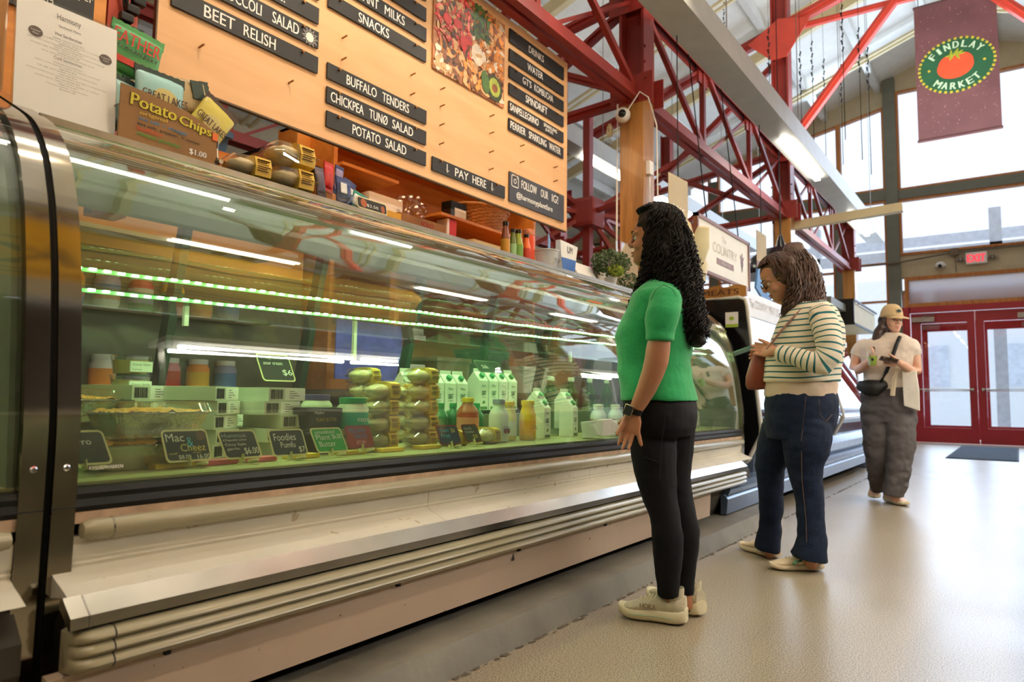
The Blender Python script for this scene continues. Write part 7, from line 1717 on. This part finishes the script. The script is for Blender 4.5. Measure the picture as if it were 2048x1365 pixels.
chain(b, [(1828,698,10.5),(1831,722,10.5),(1832,742,10.5),(1822,742,9.5,Y3-.1),(1808,732,8,Y3-.2),(1800,727,6.5,Y3-.24)], Y3)
W = at(1800, 727, 'y', Y3-.24); hand(b, W, (-1, -.15, .12), (0, -.1, 1), .95, (.4, .45, .5, .5), thumb=.5)
chain(b, [(1800,860,12,Y3-.04),(1799,920,10,Y3-.08),(1791,985,8.5,Y3-.1),(1790,998,8.5,Y3-.1)], Y3-.08); chain(b, [(1754,860,12,Y3),(1755,920,9,Y3+.02),(1753,972,8,Y3+.17),(1751,986,8,Y3+.21)], Y3)
remesh('body', b, SK3, p3, .006, 2)
face_parts(p3, .96, H3, (70,50,36), (80,56,40), lipc=(190,110,100))
b = NB(); rings(b, ringrow([(666,1768,1800,.06),(674,1748,1812,.085),(683,1728,1826,.105),(695,1722,1830,.118),(720,1727,1824,.13),(745,1731,1818,.122),(765,1731,1817,.118),(780,1730,1818,.12)], Y3, (1, 0, 0), (0, 1, 0)))
chain(b, [(1727,690,13),(1718,703,14),(1713,713,13)], Y3, fe=True); chain(b, [(1825,690,12),(1829,702,12.5),(1831,712,12)], Y3, fe=True)
remesh('t_shirt', b, mWt, p3, .009, 3, .008, 9)
b = NB(); rings(b, ringrow([(772,1731,1817,.112),(790,1727,1822,.12),(820,1725,1827,.125),(845,1726,1828,.12)], Y3, (1, 0, 0), (0, 1, 0)))
chain(b, [(1753,845,27,Y3),(1754,880,26,Y3-.02),(1755,915,23.5,Y3),(1755,945,19,Y3+.06),(1755,965,15,Y3+.14),(1753,978,12,Y3+.2)], Y3, (0, 1, 0), fe=True)
chain(b, [(1800,845,28,Y3-.02),(1802,880,27,Y3-.06),(1799,920,25,Y3-.08),(1794,955,23,Y3-.1),(1789,980,20,Y3-.12),(1787,992,19,Y3-.12)], Y3, (0, 1, 0), fe=True)
cg = remesh('cargo_trousers', b, mCargo, p3, .009, 2, .012, 9, seed=3)
mPk = mat('pale_pink_shoe', C(214,180,156), .7, var=.08)
sneaker(p3, at(1772, 1003, 'z', 0), at(1814, 1014, 'z', 0), mPk, mCrF, .050, .085, .034)
hl = at(1749, 975, 'y', Y3+.24); tl = at(1748, 1000, 'z', 0.0)
sneaker(p3, hl+Vector((0, .05, -.02)), tl, mPk, mCrF, .050, .085, .030)
mCap = mat('tan_cap', C(206,180,136), .8, var=.06)
hp = bpy.data.objects.new('cap', None); COL.objects.link(hp); hp.parent = p3
b = NB(); R = []
for k in range(9):
    f = k/8; r = math.cos(f*PI/2*.97)**.75; R.append([H3 @ Vector((-.008+math.cos(a)*.104*r, math.sin(a)*.086*r, .135+.118*math.sin(f*PI/2))) for a in [2*PI*i/28 for i in range(28)]])
rings(b, R); obj('crown', b, mCap, hp, smooth=True)
b = NB(); R = []
for x, z in ((.075, .142), (.11, .140), (.15, .130), (.178, .118)):
    hw = .078*math.sqrt(max(.05, 1-((x-.075)/.118)**2)); R.append([H3 @ Vector((x-.02*abs(yy/hw)*0, yy, z-.35*(yy/.08)**2*.05+dz)) for dz in (.0025, -.0025) for yy in ([hw*(-1+2*i/8) for i in range(9)] if dz > 0 else [hw*(1-2*i/8) for i in range(9)])])
rings(b, R); obj('brim', b, mCap, hp, smooth=.8)
b = NB(); disc(b, H3 @ Vector((.095, 0, .185)), H3.to_3x3() @ Vector((0, 1, 0)), H3.to_3x3() @ Vector((-.25, 0, 1)), .022, .014, .004); obj('oval_patch', b, mat('dark_patch', C(40,60,60), .6), hp)
mHair3 = mat('dark_brown_hair', C(52,34,28), .4, var=.3, scale=50)
cs3 = [(H3 @ Vector((-.03, 0, .15)), .085, .080), (H3 @ Vector((-.035, 0, .10)), .09, .088), (H3 @ Vector((-.04, 0, .05)), .085, .092), (at(1770, 672, 'y', Y3+.02), .10, .085), (at(1766, 692, 'y', Y3-.02), .095, .08), (at(1764, 706, 'y', Y3-.05), .06, .05)]
b = NB(); limb_(b, [(c, u_*.93, v_*.93) for c, u_, v_ in cs3], (1, 0, 0)); 
limb_(b, [(H3 @ Vector((.01, -.07, .13)), .02, .02), (at(1752, 680, 'y', Y3-.06), .035, .03), (at(1748, 706, 'y', Y3-.11), .02, .015)], (1, 0, 0))
h3 = remesh('hair', b, mHair3, p3, .009, 2, .008, 18)
strands(h3, cs3, 160, mHair3, .003, .003, .12, 51, u0=(1, 0, 0), npt=16, t0=(0, .2), t1=(.85, 1.05), rad=(.85, 1.0))
t = thing('iced_drink', 'clear cup of green iced drink held by the cap wearing person', 'cup', at(1745, 720, 'y', Y3-.30))
b = NB(); lathe(b, [(.030, -.05), (.041, .05), (.043, .053), (.043, .06), (.03, .075), (.012, .078)], n=20); obj('cup', b, mClear, t, smooth=.8)
b = NB(); lathe(b, [(.028, -.047), (.037, .03)], n=18); obj('drink', b, mat('matcha_green', C(150,176,60), .4), t, smooth=.8)
b = NB(); disc(b, (0.006, -.038, 0), (1, 0, 0), (0, 0, 1), .011, .013, .002); obj('label', b, mInk, t)
t = thing('phone', 'dark phone held by the cap wearing person', 'phone', (0, 0, 0)); q = at(1778, 720, 'y', Y3-.30); Mp = Matrix.Translation(q) @ Matrix.Rotation(.25, 4, 'Y') @ Matrix.Rotation(.5, 4, 'X')
b = NB(); cbox(b, (0, 0, 0), (.14, .07, .009), Mp); obj('case', b, mat('brown_case', C(70,50,46), .4), t, bev=.003); b = NB(); cbox(b, (0, 0, .005), (.13, .062, .001), Mp); obj('screen', b, mBlackG, t)
t = thing('sling_bag', 'black nylon sling bag at the hip of the cap wearing person', 'bag', (0, 0, 0)); q = at(1742, 776, 'y', Y3-.14)
b = NB(); limb_(b, [(q+Vector((-.09, .03, .02)), .03, .045), (q+Vector((-.03, 0, .0)), .045, .07), (q+Vector((.04, 0, .0)), .045, .07), (q+Vector((.10, .02, .03)), .025, .04)], (0, 1, 0)); obj('pouch', b, mBlack, t, smooth=True)
b = NB(); tube(b, [q+Vector((.08, -.01, .05)), at(1772, 745, 'y', Y3-.15), at(1784, 715, 'y', Y3-.155), at(1793, 690, 'y', Y3-.14), at(1800, 674, 'y', Y3-.09)], .016, 8); obj('strap', b, mBlack, t, smooth=True)
t = thing('tote_bag', 'white cloth tote hanging at the right side of the cap wearing person', 'bag', (0, 0, 0))
b = NB(); pts = [at(px, py, 'y', Y3-.16) for px, py in ((1804, 740), (1832, 742), (1838, 782), (1839, 822), (1808, 812), (1806, 780))]; rings(b, [[p+Vector((0, d, 0)) for p in pts] for d in (0, .04)]); obj('cloth', b, mat('white_canvas', C(232,226,212), .8, bump=.3, bscale=20), t, bev=.008)
b = NB(); 
for px in (1786, 1790): tube(b, [at(px+6, 742, 'y', Y3-.17), at(px, 760, 'y', Y3-.17), at(px-3, 792, 'y', Y3-.165)], .012, 6)
obj('hanging_ribbon', b, mat('beige_ribbon', C(206,190,160), .8), t)
